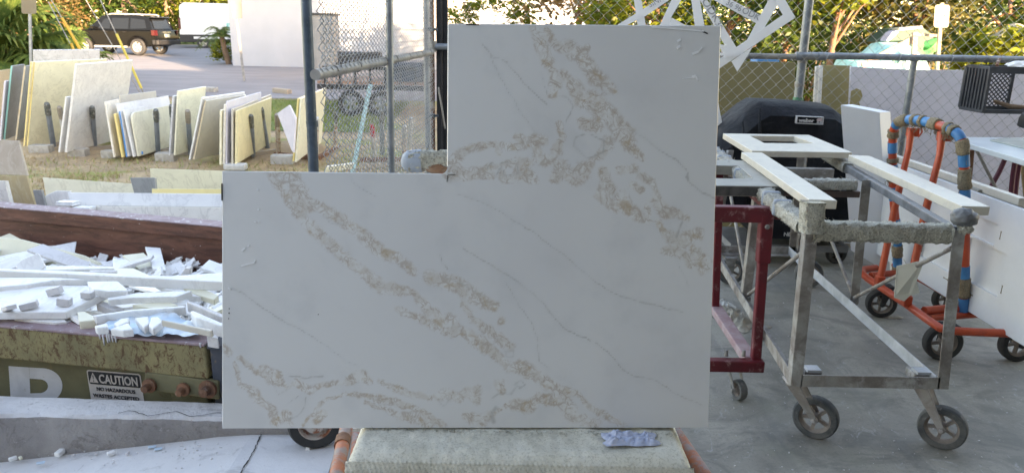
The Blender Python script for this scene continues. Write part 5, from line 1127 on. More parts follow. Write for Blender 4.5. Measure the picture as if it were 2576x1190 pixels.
# casters: fork > tyre > rim
def caster(parent,top,contact,R,w,yaw,tm,rm,fm):
    ct=Vector(contact); ax=Vector((math.cos(yaw),math.sin(yaw),0)); hub=ct+Vector((0,0,R)); up=Vector(top); m=MB()
    for s_ in(-1,1):
        o=ax*(s_*(w/2+.010)); tp=Vector((up.x,up.y,up.z-.008)); f=Vector((-ax.y,ax.x,0))*(R*.34)
        m.hexa([hub+o-f*.45+ax*(-.003),hub+o+f*.45+ax*(-.003),hub+o+f*.45+ax*.003,hub+o-f*.45+ax*.003,tp+o-f-ax*.003,tp+o+f-ax*.003,tp+o+f+ax*.003,tp+o-f+ax*.003])
        m.lathe([(.001,-.004),(R*.17,-.004),(R*.17,.004),(.001,.004)],hub+o,ax,14); m.lathe([(.001,0),(.009,0),(.009,.012*1),(.001,.012)],hub+o*1.0+ax*(s_*.003),ax*s_,8)
    m.box(up-Vector((0,0,.006)),(R*.8,R*.8,.012)); fk=m.build('caster',fm,parent,bevel=.002,seg=1)
    t=MB(); t.lathe([(R*.70,-w/2),(R*.93,-w/2),(R*.99,-w*.36),(R,-w*.2),(R,w*.2),(R*.99,w*.36),(R*.93,w/2),(R*.70,w/2),(R*.68,0),(R*.70,-w/2)],hub,ax,44); tyo=t.build('tyre',tm,fk,smooth=True)
    r=MB(); r.lathe([(R*.69,-w*.40),(R*.72,-w*.40),(R*.72,w*.40),(R*.69,w*.40),(R*.60,w*.22),(R*.58,0),(R*.60,-w*.22),(R*.69,-w*.40)],hub,ax,40); r.lathe([(.001,-w*.48),(R*.20,-w*.46),(R*.24,0),(R*.20,w*.46),(.001,w*.48)],hub,ax,18)
    u=Vector((0,0,1)); v_=ax.cross(u)
    for i in range(5):
        a=2*math.pi*i/5+.5; d=u*math.cos(a)+v_*math.sin(a); r.bar(hub+d*R*.16,hub+d*R*.64,R*.14,w*.34,ax)
    # rim and tyre hang on the fork
    r.build('rim',rm,fk,smooth=True); return fk
for (cu,cv,tx,ty_,yaw,R) in((2045,1098,P(2007,972,.27).x,y0+.07,math.radians(-124),.093),(2361,1124,P(2338,985,.27).x,y0+.07,math.radians(-126),.093)):
    ct=P(cu,cv,0); caster(tc,(tx,ty_,zb-.003),ct,R,.045,yaw,M['dusty_rubber'],M['dusty_rim'],M['fork'])
for cu,cv,ux,vx in((1837,716,1840,640),(2033,724,2015,640)):
    ct=P(cu,cv,0); tp=Yp(ux,vx,y1-.08); caster(tc,(tp.x,y1-.06,zb-.003),ct+Vector((0,.02,0)),.093,.045,math.radians(-98),M['dusty_rubber'],M['dusty_rim'],M['cart_steel'])
# stones on the table: sink cut-out piece, two strips
ZT=TZ+.036
def plate(label,pts,z,t,mt,hole=None,name='stone_slab',cat='stone slab',group='stones on the table carts'):
    o=[P(u,v,z) for u,v in pts]; m=MB()
    if hole:
        hq=[P(u,v,z) for u,v in hole]; n=len(o); V=o+hq; V2=[p-Vector((0,0,t)) for p in V]
        m.add(V+V2,[(i,(i+1)%4,4+(i+1)%4,4+i) for i in range(4)]+[(8+i,12+i,12+(i+1)%4,8+(i+1)%4) for i in range(4)]+[(i,8+i,8+(i+1)%4,(i+1)%4) for i in range(4)]+[(4+i,4+(i+1)%4,12+(i+1)%4,12+i) for i in range(4)])
    else: m.prism(o,(0,0,-t))
    ob=m.build(name,mt,bevel=.002,seg=1); return tag(ob,label,cat,group)
kz=lambda x,y:(1745.8+x/3.347,226.3+y/3.347)
plate('white stone piece with a rectangular sink cutout at the far end of the steel table',[kz(245,368),kz(968,380),kz(1332,527),kz(488,513)],ZT+.01,.034,S['strip'],hole=[kz(470,387),kz(842,392),kz(1012,452),kz(592,448)])
plate('long white stone strip along the left rail of the steel table',[kz(400,525),kz(574,528),kz(1206,932),kz(968,922)],ZT+.004,.036,S['strip'])
k3=lambda x,y:(2123.3+x/3.347,226.3+y/3.347)
plate('long white stone strip along the right rail with a cracked end',[k3(38,548),k3(215,556),k3(1232,984),k3(992,978)],ZT+.004,.036,S['strip'])
# ---------------------------------------------------------------- red cart behind the slab
rz=.955; rx1=1.165; rx0=.42; ry0=3.22; ry1=4.14; rb_z=.17
rc=thing('red_cart','dusty red steel cart on small casters beside the marble slab edge','cart',((rx0+rx1)/2,(ry0+ry1)/2,0))
def rbar(a,b,w_,h_,mt='red',nm='frame_bar',up=(0,0,1)): m=MB(); m.bar(a,b,w_,h_,up); return m.build(nm,M[mt],rc,bevel=.006)
pt=Yp(1930,500,ry0); pb2=Yp(1901,900,ry0); pk=(pt-pb2)/(pt.z-pb2.z)
lt=pb2+pk*(rz-.09-pb2.z); lb2=pb2+pk*(rb_z-pb2.z); lm=pb2+pk*(.66-pb2.z)
rbar(lb2,lt,.042,.042,'red','leg'); rbar(lm,lt+Vector((0,0,.02)),.055,.055,'red','leg_sleeve')
c=Yp(1930,571,ry0-.03); m=MB(); m.lathe([(.001,0),(.011,0),(.009,.008),(.001,.009)],c,(0,-1,0),12); m.build('bolt',M['galv_dull'],rc,smooth=True)
b1_=Yp(1806,560,3.9); b2_=Yp(1800,740,3.9); kk=(b1_-b2_)/(b1_.z-b2_.z)
rbar(b2_+kk*(rb_z-b2_.z),b2_+kk*(rz-.06-b2_.z),.04,.04,'red','leg')
for xx in(rx0,):
    rbar((xx,ry0,rb_z),(xx,ry0,rz-.06),.04,.04,'red','leg'); rbar((xx,ry1,rb_z),(xx,ry1,rz-.06),.04,.04,'red','leg')
rbar((rx0,ry0,rz-.075),(lt.x+.02,ry0,rz-.075),.05,.07); rbar((rx0,ry1,rz-.075),(rx1+.1,ry1,rz-.075),.05,.05); rbar((rx1+.01,ry0,rz-.075),(rx1+.06,ry1,rz-.075),.05,.05)
rbar((rx0,ry0-.02,rb_z),(lb2.x+.03,ry0-.02,rb_z),.05,.055); rbar((rx0,ry1,rb_z),(b2_.x,ry1,rb_z),.05,.05)
rbar((lb2.x-.02,ry0,rb_z+.01),(b2_.x+.01,ry1-.2,rb_z+.01),.065,.04,'red_dusty'); 
m=MB(); m.hexa([(rx0,ry0,rb_z-.01),(lb2.x-.09,ry0,rb_z-.01),(b2_.x-.06,ry1-.2,rb_z-.01),(rx0,ry1-.2,rb_z-.01)]+[(rx0,ry0,rb_z+.0),(lb2.x-.09,ry0,rb_z+.0),(b2_.x-.06,ry1-.2,rb_z+.0),(rx0,ry1-.2,rb_z+.0)]) if 0 else None
caster(rc,(P(1857,962,.1).x,ry0+.03,rb_z-.028),P(1857,1003,0),.048,.034,math.radians(15),M['dusty_rubber'],M['dusty_rim'],M['galv_dull'])
caster(rc,(rx0+.05,ry0+.05,rb_z-.028),(rx0+.05,ry0+.05,0),.048,.034,.2,M['dusty_rubber'],M['dusty_rim'],M['galv_dull'])
caster(rc,(rx0+.05,ry1-.05,rb_z-.028),(rx0+.05,ry1-.05,0),.048,.034,.2,M['dusty_rubber'],M['dusty_rim'],M['galv_dull'])
for dx in(-.05,.03): m=MB(); q=Vector((P(1857,962,.1).x+dx,ry0,rb_z+.035)); m.lathe([(.001,0),(.010,0),(.008,.03),(.001,.032)],q,(0,0,1),8); m.build('bolt',M['galv_dull'],rc,smooth=True)
# dusty grey sink cut-out slab on the red cart
zs=rz+.0
_gp=plate('grey granite piece with a large sink cutout on the red cart',[kz(-330,588),kz(490,594),kz(764,812),kz(-330,800)],zs+.012,.05,S['greystone'],hole=[kz(-240,628),kz(375,640),kz(500,748),kz(-240,738)])
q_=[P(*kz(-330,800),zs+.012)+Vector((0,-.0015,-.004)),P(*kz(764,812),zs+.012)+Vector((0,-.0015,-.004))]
m=MB(); m.prism([q_[0],q_[1],q_[1]-Vector((0,0,.042)),q_[0]-Vector((0,0,.042))],(0,-.002,0)); m.build('wet_shaded_edge',mat('dark wet shaded edge',(.05,.05,.048),(.10,.10,.095),20,.5),_gp)  # dark strip on the front edge: wet stone with its shading painted in
q_=[P(*kz(-240,627),zs+.011)+Vector((0,-.0015,-.003)),P(*kz(375,639),zs+.011)+Vector((0,-.0015,-.003))]
m=MB(); m.prism([q_[0],q_[1],q_[1]-Vector((0,0,.042)),q_[0]-Vector((0,0,.042))],(0,-.002,0)); m.build('wet_shaded_edge',mat('dark wet shaded edge',(.05,.05,.05)),_gp)  # same wet and shaded colour on the cutout's far edge
# ---------------------------------------------------------------- orange hoop cart
oc=thing('hoop_cart','orange tube cart with a hoop wrapped in blue tape and carpet strips','cart',(2.38,4.1,0))
def otube(pts,r,mt='orange',nm='frame_tube'): m=MB(); m.tube(pts,r,14); return m.build(nm,M[mt],oc,smooth=True)
zo=.215
pts=[P(u,v,zo) for u,v in((2205,674),(2172,678),(2166,686),(2185,702),(2215,722),(2280,765),(2335,805),(2365,825),(2395,832),(2450,835),(2530,838),(2575,842))]
otube(pts,.021)
xR=2.68; 
otube([(P(2241,669,zo).x+.03,4.66,zo),(2.50,4.3,zo),(2.52,3.9,zo),(2.54,3.56,zo)],.019)
otube([P(2190,693,zo),P(2300,682,zo)],.02); otube([P(2325,782,zo),P(2440,772,zo)],.024); otube([P(2340,800,zo-.03),P(2470,790,zo-.03)],.018)
hA,hB=Vector((2.468,3.874,.22)),Vector((2.43,4.535,.22))
hoop=[Vector(p) for p in[P(2258,690,.2),Yp(2256,600,4.50),Yp(2248,500,4.50),Yp(2246,420,4.50),Yp(2246,345,4.50),Yp(2254,316,4.46),Yp(2275,302,4.38),Yp(2320,305,4.20),Yp(2370,318,4.02),Yp(2400,330,3.93),Yp(2417,350,3.88),Yp(2424,390,3.87),Yp(2427,480,3.87),Yp(2428,560,3.87),Yp(2424,785,3.87)]]
def smooth(pts,n=6):
    o=[]
    for i in range(len(pts)-1):
        p0,p1,p2,p3=pts[max(i-1,0)],pts[i],pts[i+1],pts[min(i+2,len(pts)-1)]
        for j in range(n):
            t=j/n; o.append(.5*((2*p1)+(p2-p0)*t+(2*p0-5*p1+4*p2-p3)*t*t+(3*p1-p0-3*p2+p3)*t**3))
    return o+[pts[-1]]
hp_=smooth(hoop,8); otube(hp_,.024,nm='hoop')
# lengths along the hoop
cl=[0]
for i in range(len(hp_)-1): cl.append(cl[-1]+(hp_[i+1]-hp_[i]).length)
def along(s):
    for i in range(len(cl)-1):
        if cl[i+1]>=s: return hp_[i].lerp(hp_[i+1],(s-cl[i])/max(1e-6,cl[i+1]-cl[i]))
    return hp_[-1]
def sfor(u,v):
    best=None
    for k_ in range(400):
        s=cl[-1]*k_/399; p=along(s); q=CR.transposed()@(p-CO); uu=1288+FPX*q.x/-q.z; vv=595-FPX*q.y/-q.z; d=(uu-u)**2+(vv-v)**2
        if best is None or d<best[0]: best=(d,s)
    return best[1]
def band(ua,va,ub,vb,kind,r=.030):
    s0,s1=sorted((sfor(ua,va),sfor(ub,vb))); n_=max(3,int((s1-s0)/.012)); pp=[along(s0+(s1-s0)*i/n_) for i in range(n_+1)]
    m=MB()
    if kind=='c':
        m.tube(pp,[r*(1.0+.1*random.random()) for _ in pp],16,wob=.12)
        for _ in range(16):
            p=random.choice(pp)+Vector((random.gauss(0,r*.5),random.gauss(0,r*.4),-r*random.random())); L=random.uniform(.01,.045); m.tube([p,p+Vector((random.gauss(0,.008),0,-L*.6)),p+Vector((random.gauss(0,.014),random.gauss(0,.006),-L))],.0016,4,False)
        m.build('carpet_strip',M['carpet_tan'],oc,smooth='all')
    else: m.tube(pp,r*.90,16,wob=.02); m.build('tape_band',M['blue_tape'],oc,smooth=True)
for b_ in((2244,440,2248,455,'c'),(2250,470,2249,505,'b'),(2250,360,2246,385,'b'),(2246,398,2246,410,'c'),(2246,415,2247,438,'b'),(2246,345,2250,330,'c'),(2249,316,2256,306,'b'),(2257,305,2285,300,'c'),(2286,302,2298,303,'b'),(2299,303,2306,304,'c'),(2306,304,2318,305,'b'),(2318,305,2326,307,'c'),(2327,307,2343,310,'b'),(2343,310,2362,316,'c'),(2380,322,2388,325,'c'),(2388,325,2400,330,'b'),(2394,328,2404,333,'c'),(2404,333,2418,352,'b'),(2418,354,2423,388,'c'),(2424,390,2427,420,'b'),(2427,424,2428,474,'c'),(2428,476,2428,502,'b'),(2428,504,2428,535,'c'),(2256,552,2257,566,'b'),(2256,566,2257,597,'c'),(2256,598,2257,617,'b'),(2257,618,2257,645,'c'),(2257,646,2258,668,'b'),(2258,668,2258,686,'c'),(2425,668,2425,700,'b'),(2425,700,2425,748,'c'),(2425,750,2424,782,'b')): band(*b_)
for (a,b) in(((2292,326,4.36),(2212,712)),((2370,336,4.02),(2279,762))):
    t=Yp(a[0],a[1],a[2]); e=P(b[0],b[1],.235); otube([e,e.lerp(t,.55),e.lerp(t,.88)+Vector((0,-.02,-.0)),t],[.020,.020,.017,.021],nm='strut')
    m=MB(); m.box(e+Vector((0,0,.015)),(.045,.05,.06)); m.build('strut_bracket',M['orange'],oc,bevel=.006)
    m=MB(); m.box(t+Vector((.012,.0,-.015)),(.055,.045,.05)); m.tube([t+Vector((.035,-.025,-.04)),t+Vector((.05,-.03,-.01)),t+Vector((.042,-.025,.02))],.005,8); m.build('strut_clamp',M['orange'],oc,bevel=.004)
for (cu,cv,R,yaw) in((2217,801,.088,-.35),(2371,909,.098,-.25),(2382,788,.085,-.2),(2560,912,.098,-.15)):
    ct=P(cu,cv,0); caster(oc,(ct.x+.02,ct.y+.03,zo-.015),ct+Vector((0,.03,0)),R,.05,yaw-1.57 if 0 else yaw-1.4,M['rubber'],M['dusty_rim'],M['trim'])
# long white fabricated panels leaning on the hoop cart
def xpl(u,v,x0,lean): return PL(u,v,(x0,0,.22),Vector((-1,0,lean)).normalized())
lean=.02
A=[xpl(2100,592,2.475,lean),xpl(2241,669,2.475,lean),xpl(2385,748,2.475,lean),xpl(2640,902,2.475,lean)]
ybk=5.0; yfr=A[-1].y; zt=.855
def pan(y,z,dx=0.): return Vector((2.475+(z-.22)*lean+dx,y,z))
zb0=A[1].z; 
pn_o=thing('vanity_panel','long white fabricated panel with routed sink recesses leaning along the hoop cart','stone slab',tuple(pan(4.2,.235)))
def pyz(u,v): q=xpl(u,v,2.475,lean); return q.y,q.z
ztop=(pyz(2431,477)[1]+pyz(2576,528)[1])/2; zbot=(pyz(2385,748)[1]+pyz(2300,700)[1])/2
ys_=sorted([yfr,ybk]); recs=[]
for (u0,v0,u1,v1) in((2443,537,2500,618),(2438,596,2508,748),(2330,556,2394,690)):
    ya,za=pyz(u0,v0); yb2,zb2=pyz(u1,v1); recs.append((min(ya,yb2),max(ya,yb2),min(za,zb2),max(za,zb2)))
recs[0]=(recs[0][0],recs[0][1],recs[1][3]+.012,max(recs[0][3],recs[1][3]+.10))
Ys=sorted({ys_[0],ys_[1],*[r_[0] for r_ in recs],*[r_[1] for r_ in recs]}); Zs=sorted({zbot,ztop,*[min(max(r_[2],zbot+.01),ztop-.01) for r_ in recs],*[min(max(r_[3],zbot+.02),ztop-.008) for r_ in recs]})
recs=[(a,b,min(max(c,zbot+.01),ztop-.01),min(max(d,zbot+.02),ztop-.008)) for a,b,c,d in recs]
m=MB()
inr=lambda y,z:any(r_[0]<y<r_[1] and r_[2]<z<r_[3] for r_ in recs)
for i in range(len(Ys)-1):
    for j in range(len(Zs)-1):
        yc,zc=(Ys[i]+Ys[i+1])/2,(Zs[j]+Zs[j+1])/2
        d=.017 if inr(yc,zc) else 0
        m.add([pan(y,z,d) for y,z in((Ys[i],Zs[j]),(Ys[i],Zs[j+1]),(Ys[i+1],Zs[j+1]),(Ys[i+1],Zs[j]))],[(0,1,2,3)])
for a,b,c,d in recs:
    for p,q in(((a,c),(b,c)),((b,c),(b,d)),((b,d),(a,d)),((a,d),(a,c))): m.add([pan(*p),pan(*q),pan(*q,.017),pan(*p,.017)],[(0,1,2,3)])
y_a,y_b=ys_
m.hexa([pan(y_a,zbot,.019),pan(y_b,zbot,.019),pan(y_b,zbot,.030),pan(y_a,zbot,.030),pan(y_a,ztop,.019),pan(y_b,ztop,.019),pan(y_b,ztop,.030),pan(y_a,ztop,.030)])
m.add([pan(y_a,ztop),pan(y_b,ztop),pan(y_b,ztop,.030),pan(y_a,ztop,.030),pan(y_a,zbot),pan(y_b,zbot),pan(y_b,zbot,.030),pan(y_a,zbot,.030)],[(0,1,2,3),(7,6,5,4),(0,3,7,4),(1,5,6,2)])
m.build('panel',S['panel'],pn_o)
M['slot']=mat('brown slot clip',(.16,.12,.06),rough=.7)
for (u,v,vert) in((2517,592,1),(2520,728,1),(2379,701,0),(2319,625,1),(2441,740,0)):
    y,z=pyz(u,v); L_2=.042; m=MB()
    for s_ in(-1,1):
        pp=[(0,.0015),(L_2/2*.7,.002),(L_2/2,.005),(L_2/2,-.005),(L_2/2*.7,-.002),(0,-.0015)]
        q=[pan(y+(s_*b if vert else -a*s_),z+(a*s_ if vert else b*s_),-.0015) for a,b in pp]; m.prism(q,(.004,0,0))
    m.build('slot_clip',M['slot'],pn_o)
# cream topped back panel
y2=P(2571,501,ztop+.03).y
m=MB(); m.hexa([(2.515,y2,.25),(2.555,y2,.25),(2.555,ybk+.1,.25),(2.515,ybk+.1,.25),(2.532,y2,ztop+.035),(2.572,y2,ztop+.035),(2.572,ybk+.1,ztop+.035),(2.532,ybk+.1,ztop+.035)]); tag(m.build('stone_slab',S['strip'],bevel=.003),'second long panel with a cream top edge behind the routed white panel','stone slab')
m=MB(); m.hexa([(2.508,y2+.3,ztop-.03),(2.531,y2+.3,ztop-.03),(2.531,y2+.38,ztop-.03),(2.508,y2+.38,ztop-.03)]+[(2.508,y2+.3,ztop+.012),(2.531,y2+.3,ztop+.012),(2.531,y2+.38,ztop+.012),(2.508,y2+.38,ztop+.012)]); tag(m.build('spacer_block',S['greystone']),'small grey spacer block between the two long panels','block')
# ---------------------------------------------------------------- table at the right edge, hoses
ft=thing('work_table','thin white topped table with rusty leg at the right frame edge','work table',(3.7,5.0,0))
a=[P(u,v,.95) for u,v in((2428,345),(2640,343),(2760,420),(2436,372))]
m=MB(); m.prism([P(2428,345,.95),P(2700,348,.95),P(2700,440,.95),P(2440,362,.95)],(0,0,-.035)); m.build('table_top',mat('white glassy top',(.55,.60,.62),(.48,.53,.55),4,.3),ft,bevel=.004)
m=MB(); m.prism([P(2490,352,.958),P(2530,346,.958),P(2640,352,.958),P(2600,378,.958)],(0,0,-.006)); m.build('glass_sheet',mat('greenish glass sheet',(.36,.40,.36),(.42,.46,.42),4,.2),ft)
lq=Yp(2442,375,5.05); le=Yp(2444,470,5.05); m=MB(); m.bar((lq.x,5.05,.91),(le.x+(le.x-lq.x)*.6,5.05,0),.04,.03); m.build('leg',M['rust'],ft,bevel=.003)
m=MB(); m.tube([Yp(2452,370,5.02),Yp(2512,486,5.02)],.010,8); m.build('brace',M['cart_steel'],ft,smooth=True)
m=MB(); m.bar((4.3,5.3,.91),(4.35,5.3,0),.04,.03); m.build('leg',M['rust'],ft)
M['hose']=mat('maroon hose',(.16,.03,.06),(.12,.025,.045),8,.5)
for i,(pp,lb) in enumerate((([(2535,385),(2515,430),(2490,480),(2478,540)],'maroon hose slanting from the right edge table'),([(2556,395),(2548,440),(2543,500),(2545,560)],'maroon hose hanging left of a pair'),([(2568,395),(2560,440),(2554,500),(2556,560)],'maroon hose hanging right of a pair'))):
    m=MB(); m.tube(smooth([Yp(u,v,5.12+.05*i) for u,v in pp]),.016,10); tag(m.build('hose',M['hose'],smooth=True),lb,'hose','maroon hoses under the right edge table')
m=MB(); m.tube(smooth([Yp(u,v,5.3) for u,v in((2573,395),(2574,440),(2580,500))]),.013,8); tag(m.build('hose',mat('tan hose',(.40,.30,.16)),smooth=True),'tan hose at the very right frame edge','hose')
m=MB(); c=Yp(2578,318,5.4); m.lathe([(.001,0),(.05,0),(.055,.05),(.045,.09),(.001,.09)],c,(0,-.3,1),16); tag(m.build('spray_bottle_cap',M['black_steel'],smooth=True),'dark rounded cap at the right frame edge above the white table','cap')
# black milk crate hung on the fence
A0=Yp(2489,170,5.66); ck=thing('milk_crate','black plastic milk crate with lattice sides hung on the fence rail','crate',tuple(Yp(2520,280,5.7)))
M['crate']=mat('dusty black plastic',(.030,.033,.040),(.05,.055,.065),9,.55,0,.2,40,(.12,.13,.15),24,.6,.75)
zt_=A0.z; zb_=Yp(2505,280,5.6).z; yn,yfk=5.56,5.86; xl0=Yp(2480,172,5.62).x; xr0=xl0+.36
def cbar(a,b,w_=.014,h_=.014,nm='bar'): 
    m_.bar(a,b,w_,h_)
m_=MB(); sk_=-.02
# frame
for (x,y) in((xl0,yn),(xr0,yn),(xl0,yfk),(xr0,yfk)): m_.bar((x,y,zb_),(x,y,zt_),.022,.022,(0,1,0))
for z,hh_ in((zb_,.03),(zt_-.015,.05)):
    for a,b in(((xl0,yn),(xr0,yn)),((xr0,yn),(xr0,yfk)),((xr0,yfk),(xl0,yfk)),((xl0,yfk),(xl0,yn))): m_.bar((*a,z),(*b,z),.014,hh_)
m_.build('frame',M['crate'],ck,bevel=.003)
m_=MB(); m_.box(((xl0+.001),(yn+yfk)/2,(zb_+zt_)/2),(.012,yfk-yn,zt_-zb_-.02))
for t in np.linspace(.1,.9,7): m_.box((xl0-.010,yn+(yfk-yn)*t,(zb_+zt_)/2),(.012,.008,zt_-zb_-.02))
m_.build('side_panel',M['crate'],ck)
for yy,nm in((yfk-.004,'lattice_panel'),(yn+.004,'lattice_panel')):
    m_=MB(); H_=zt_-zb_; W_=xr0-xl0; st_=.034
    xs0=xl0+.05 if yy<5.7 else xl0; 
    if yy>5.7:
        for i in range(-10,22):
            for sg in(1,-1):
                # clip diagonal lines to the panel
                x_a=xl0+i*st_; pts=[]
                for s_ in np.linspace(0,H_,13):
                    x_=x_a+s_*sg+(0 if sg>0 else H_*0+0)
                    if xl0<=x_<=xr0: pts.append((x_,yy,zb_+s_))
                if len(pts)>1: m_.bar(pts[0],pts[-1],.007,.007,(0,1,0))
        m_.build(nm,M['crate'],ck)
m=MB(); m.tube([Yp(2500,255,5.7),Yp(2540,268,5.68),Yp(2590,272,5.7)],[.012,.018,.014],8); tag(m.build('stick',M['bark'],smooth=True),'brown stick lying in the black milk crate','stick')
m=MB(); m.tube([Yp(2508,166,5.75),Yp(2511,156,5.80),Yp(2514,150,5.86)],.012,10); m.build('hook',M['rust'],ck,smooth=True)
blob(Yp(2570,166,5.7),(.09,.08,.03),.4,M['paper'],ck,'plastic_bag',9)
# ---------------------------------------------------------------- rags and litter on the floor
def rag(label,c,wx,wy,hh_,mt,seed,yaw=0):
    c=Vector(c)
    def f(a,b):
        x=(a-.5)*wx*(1+.25*nz((a*2,b*2,seed),1.7)); y=(b-.5)*wy*(1+.3*nz((a*2,b*2,seed+4),1.5)); q=Vector((x*math.cos(yaw)-y*math.sin(yaw),x*math.sin(yaw)+y*math.cos(yaw),0)); e=min(a,1-a,b,1-b)*5
        return c+q+Vector((.5*hh_*nz((x,y,seed),30),0,.004+max(0,min(1,e))*hh_*(.15+1.1*abs(nz((x,y,seed),26))+.9*abs(nz((x,y,seed+3),60))+.3*abs(nz((x,y,seed+6),110)))))
    V_,F_=grid_mesh(44,34,f); m=MB(); m.add(V_,F_); o=m.build('rag',mt,smooth='all'); return tag(o,label,'rag')
rag('crumpled dirty beige rag on the floor behind the red cart',P(1848,805,0),.20,.34,.05,mat('dirty beige cloth',(.42,.39,.33),(.32,.29,.24),14,.9),5,.5)
rag('flattened pale rag on the floor left of the beige one',P(1800,770,0),.2,.2,.02,mat('pale cloth',(.5,.5,.47)),8)
rag('small dry leaf scrap on the floor under the steel table',P(2250,800,0),.10,.03,.01,mat('dirty beige cloth',(.4,.4,.4)),11)
rag('brown paper scrap on the floor left of the hoop cart',P(2150,620,0),.16,.1,.02,M['carpet_tan'],13)
m=MB(); r=np.random.RandomState(21)
for i in range(420):
    if i<260: u,v=r.uniform(0,560),1190-100*r.rand()**.5; p=P(u,v,0); p=P(u,v,fz(p.x)); s=r.choice([.0015,.0025,.004,.007],p=[.45,.3,.2,.05])
    else: u,v=r.uniform(1800,2570),r.uniform(760,1190); p=P(u,v,0); s=r.choice([.002,.003,.004],p=[.5,.3,.2])
    if v-1160+u*.13<-20 and i<260: continue
    m.box(p+Vector((0,0,s*.4)),(s*r.uniform(.8,2),s*r.uniform(.8,1.5),s*.8),Matrix.Rotation(r.uniform(0,6),3,'Z')@Matrix.Rotation(r.normal(0,.3),3,'X'))
tag(m.build('stone_chips',S['debris_grey'],loc=(0,2,0)),kind='stuff')
for x,y,sx_,lab,mt in((95,1095,.030,'larger white chip at the kerb foot, far left','debris'),(150,1087,.022,'cream chip at the kerb foot beside the larger white one','debris_cream'),(435,1055,.04,'pale chip against the kerb below the white sill','debris'),(570,1000,.035,'tall pale chip at the kerb foot by its middle','debris'),(805,1055,.03,'white chip on the apron right of the kerb middle','debris'),(925,1050,.02,'dark chip on the apron near the crack','debris_grey')):
    u,v=(x/2.875,776+y/2.875); p=P(u,v,0); p=P(u,v,fz(p.x)); m=MB(); m.box(p+Vector((0,0,sx_*.25)),(sx_,sx_*.6,sx_*.5),Matrix.Rotation(x,3,'Z')); tag(m.build('stone_chip',S[mt],bevel=.004),lab,'stone chip','chips at the kerb foot')
for x,y,lab in((1100,1005,'blue film shred on the apron by the kerb'),(1145,1020,'second blue film shred right of the first'),(295,1120,'tiny blue shred on the apron at left')):
    u,v=(x/2.875,776+y/2.875); p=P(u,v,0); p=P(u,v,fz(p.x)); m=MB(); m.box(p+Vector((0,0,.004)),(.03,.016,.004),Matrix.Rotation(.4,3,'Z')); tag(m.build('film_shred',M['blue_sheet']),lab,'film')
m=MB(); p=P(775,1131,0); m.box(p+Vector((0,0,.01)),(.016,.012,.02)); tag(m.build('stone_chip',S['debris'],bevel=.002),'single white chip below the black tyre','stone chip','chips at the kerb foot')
# ================================================================ THE MARBLE SLAB and its cart
LN=13.; YAW=1.8
sn=Vector((math.sin(rad(YAW))*math.cos(rad(LN)),-math.cos(rad(YAW))*math.cos(rad(LN)),math.sin(rad(LN)))); p0=CO+CR@Vector((0,0,-1.9))
cor={k_:PL(*q,p0,sn) for k_,q in dict(TL=(1128,62),TR=(1812,67),BR=(1780,1075),BL=(560,1077),LU=(560,432),IN=(1126,439)).items()}
RM=CR.transposed()
NP_CR=np.array(RM); 
def topx(A): 
    c=(A-np.array(CO))@NP_CR.T; return np.stack([1288+FPX*c[:,0]/-c[:,2],595-FPX*c[:,1]/-c[:,2]],1)
def bil(a,b,c,d,nu,nv):   # a bottom-left, b bottom-right, c top-right, d top-left
    U,V=np.meshgrid(np.linspace(0,1,nu),np.linspace(0,1,nv)); U=U.ravel()[:,None];V=V.ravel()[:,None]
    a,b,c,d=[np.array(x) for x in(a,b,c,d)]
    return a*(1-U)*(1-V)+b*U*(1-V)+c*U*V+d*(1-U)*V
# lower band: BL..BR up to the notch level; upper block on the right part
RI=PL(1800.2,441.5,p0,sn); BI=PL(1123.5,1075.2,p0,sn)
# right edge point at notch level lies on the straight TR-BR edge
t_=(441.5-67)/(1075-67); RI=cor['TR'].lerp(cor['BR'],t_*1.0)
NU1,NU2,NV1,NV2=118,136,128,74
g1=bil(cor['BL'],BI,cor['IN'],cor['LU'],NU1,NV1); g2=bil(BI,cor['BR'],RI,cor['IN'],NU2,NV1); g3=bil(cor['IN'],RI,cor['TR'],cor['TL'],NU2,NV2)
# concave fillet in the notch corner
ex=(cor['LU']-cor['IN']).normalized(); ey=(cor['TL']-cor['IN']).normalized(); rf=.020
def quadf(nu,nv,off): return [(off+j*nu+i,off+j*nu+i+1,off+(j+1)*nu+i+1,off+(j+1)*nu+i) for j in range(nv-1) for i in range(nu-1)]
VV=np.concatenate([g1,g2,g3]); FF=quadf(NU1,NV1,0)+quadf(NU2,NV1,len(g1))+quadf(NU2,NV2,len(g1)+len(g2))
m=MB(); m.v=[tuple(x) for x in VV]; m.f=FF
fi=len(m.v); arcp=[cor['IN']+ex*(rf-rf*math.cos(a))*1.0+ey*(rf-rf*math.sin(a)) for a in np.linspace(0,math.pi/2,7)]
m.add([cor['IN'],*arcp],[(0,i+1,i+2) for i in range(6)])
T_=.030; bk=-sn*T_
out=[cor['BL'],BI,cor['BR'],RI,cor['TR'],cor['TL'],*arcp,cor['LU']]
no=len(out); m.add(out+[p+bk for p in out],[(i,(i+1)%no,(i+1)%no+no,i+no) for i in range(no)]+[tuple(range(no,2*no))])
ew=.0016
for a,b,o_ in((cor['BL'],cor['LU'],ex),(cor['LU'],cor['IN'],ey),(cor['IN']+ey*rf,cor['TL'],ex),(cor['TL'],cor['TR'],ey),(cor['TR'],cor['BR'],-ex)): m.add([a,b,b+o_*ew-sn*ew*1.2,a+o_*ew-sn*ew*1.2,b+o_*ew-sn*T_,a+o_*ew-sn*T_],[(0,1,2,3),(3,2,4,5)])
me_n=len(m.v)
slab=m.build('marble_slab',S['white'],loc=tuple((cor['BL']+cor['BR'])/2))
tag(slab,'large L shaped white marble slab with gold brown veining standing upright in the foreground','stone slab')
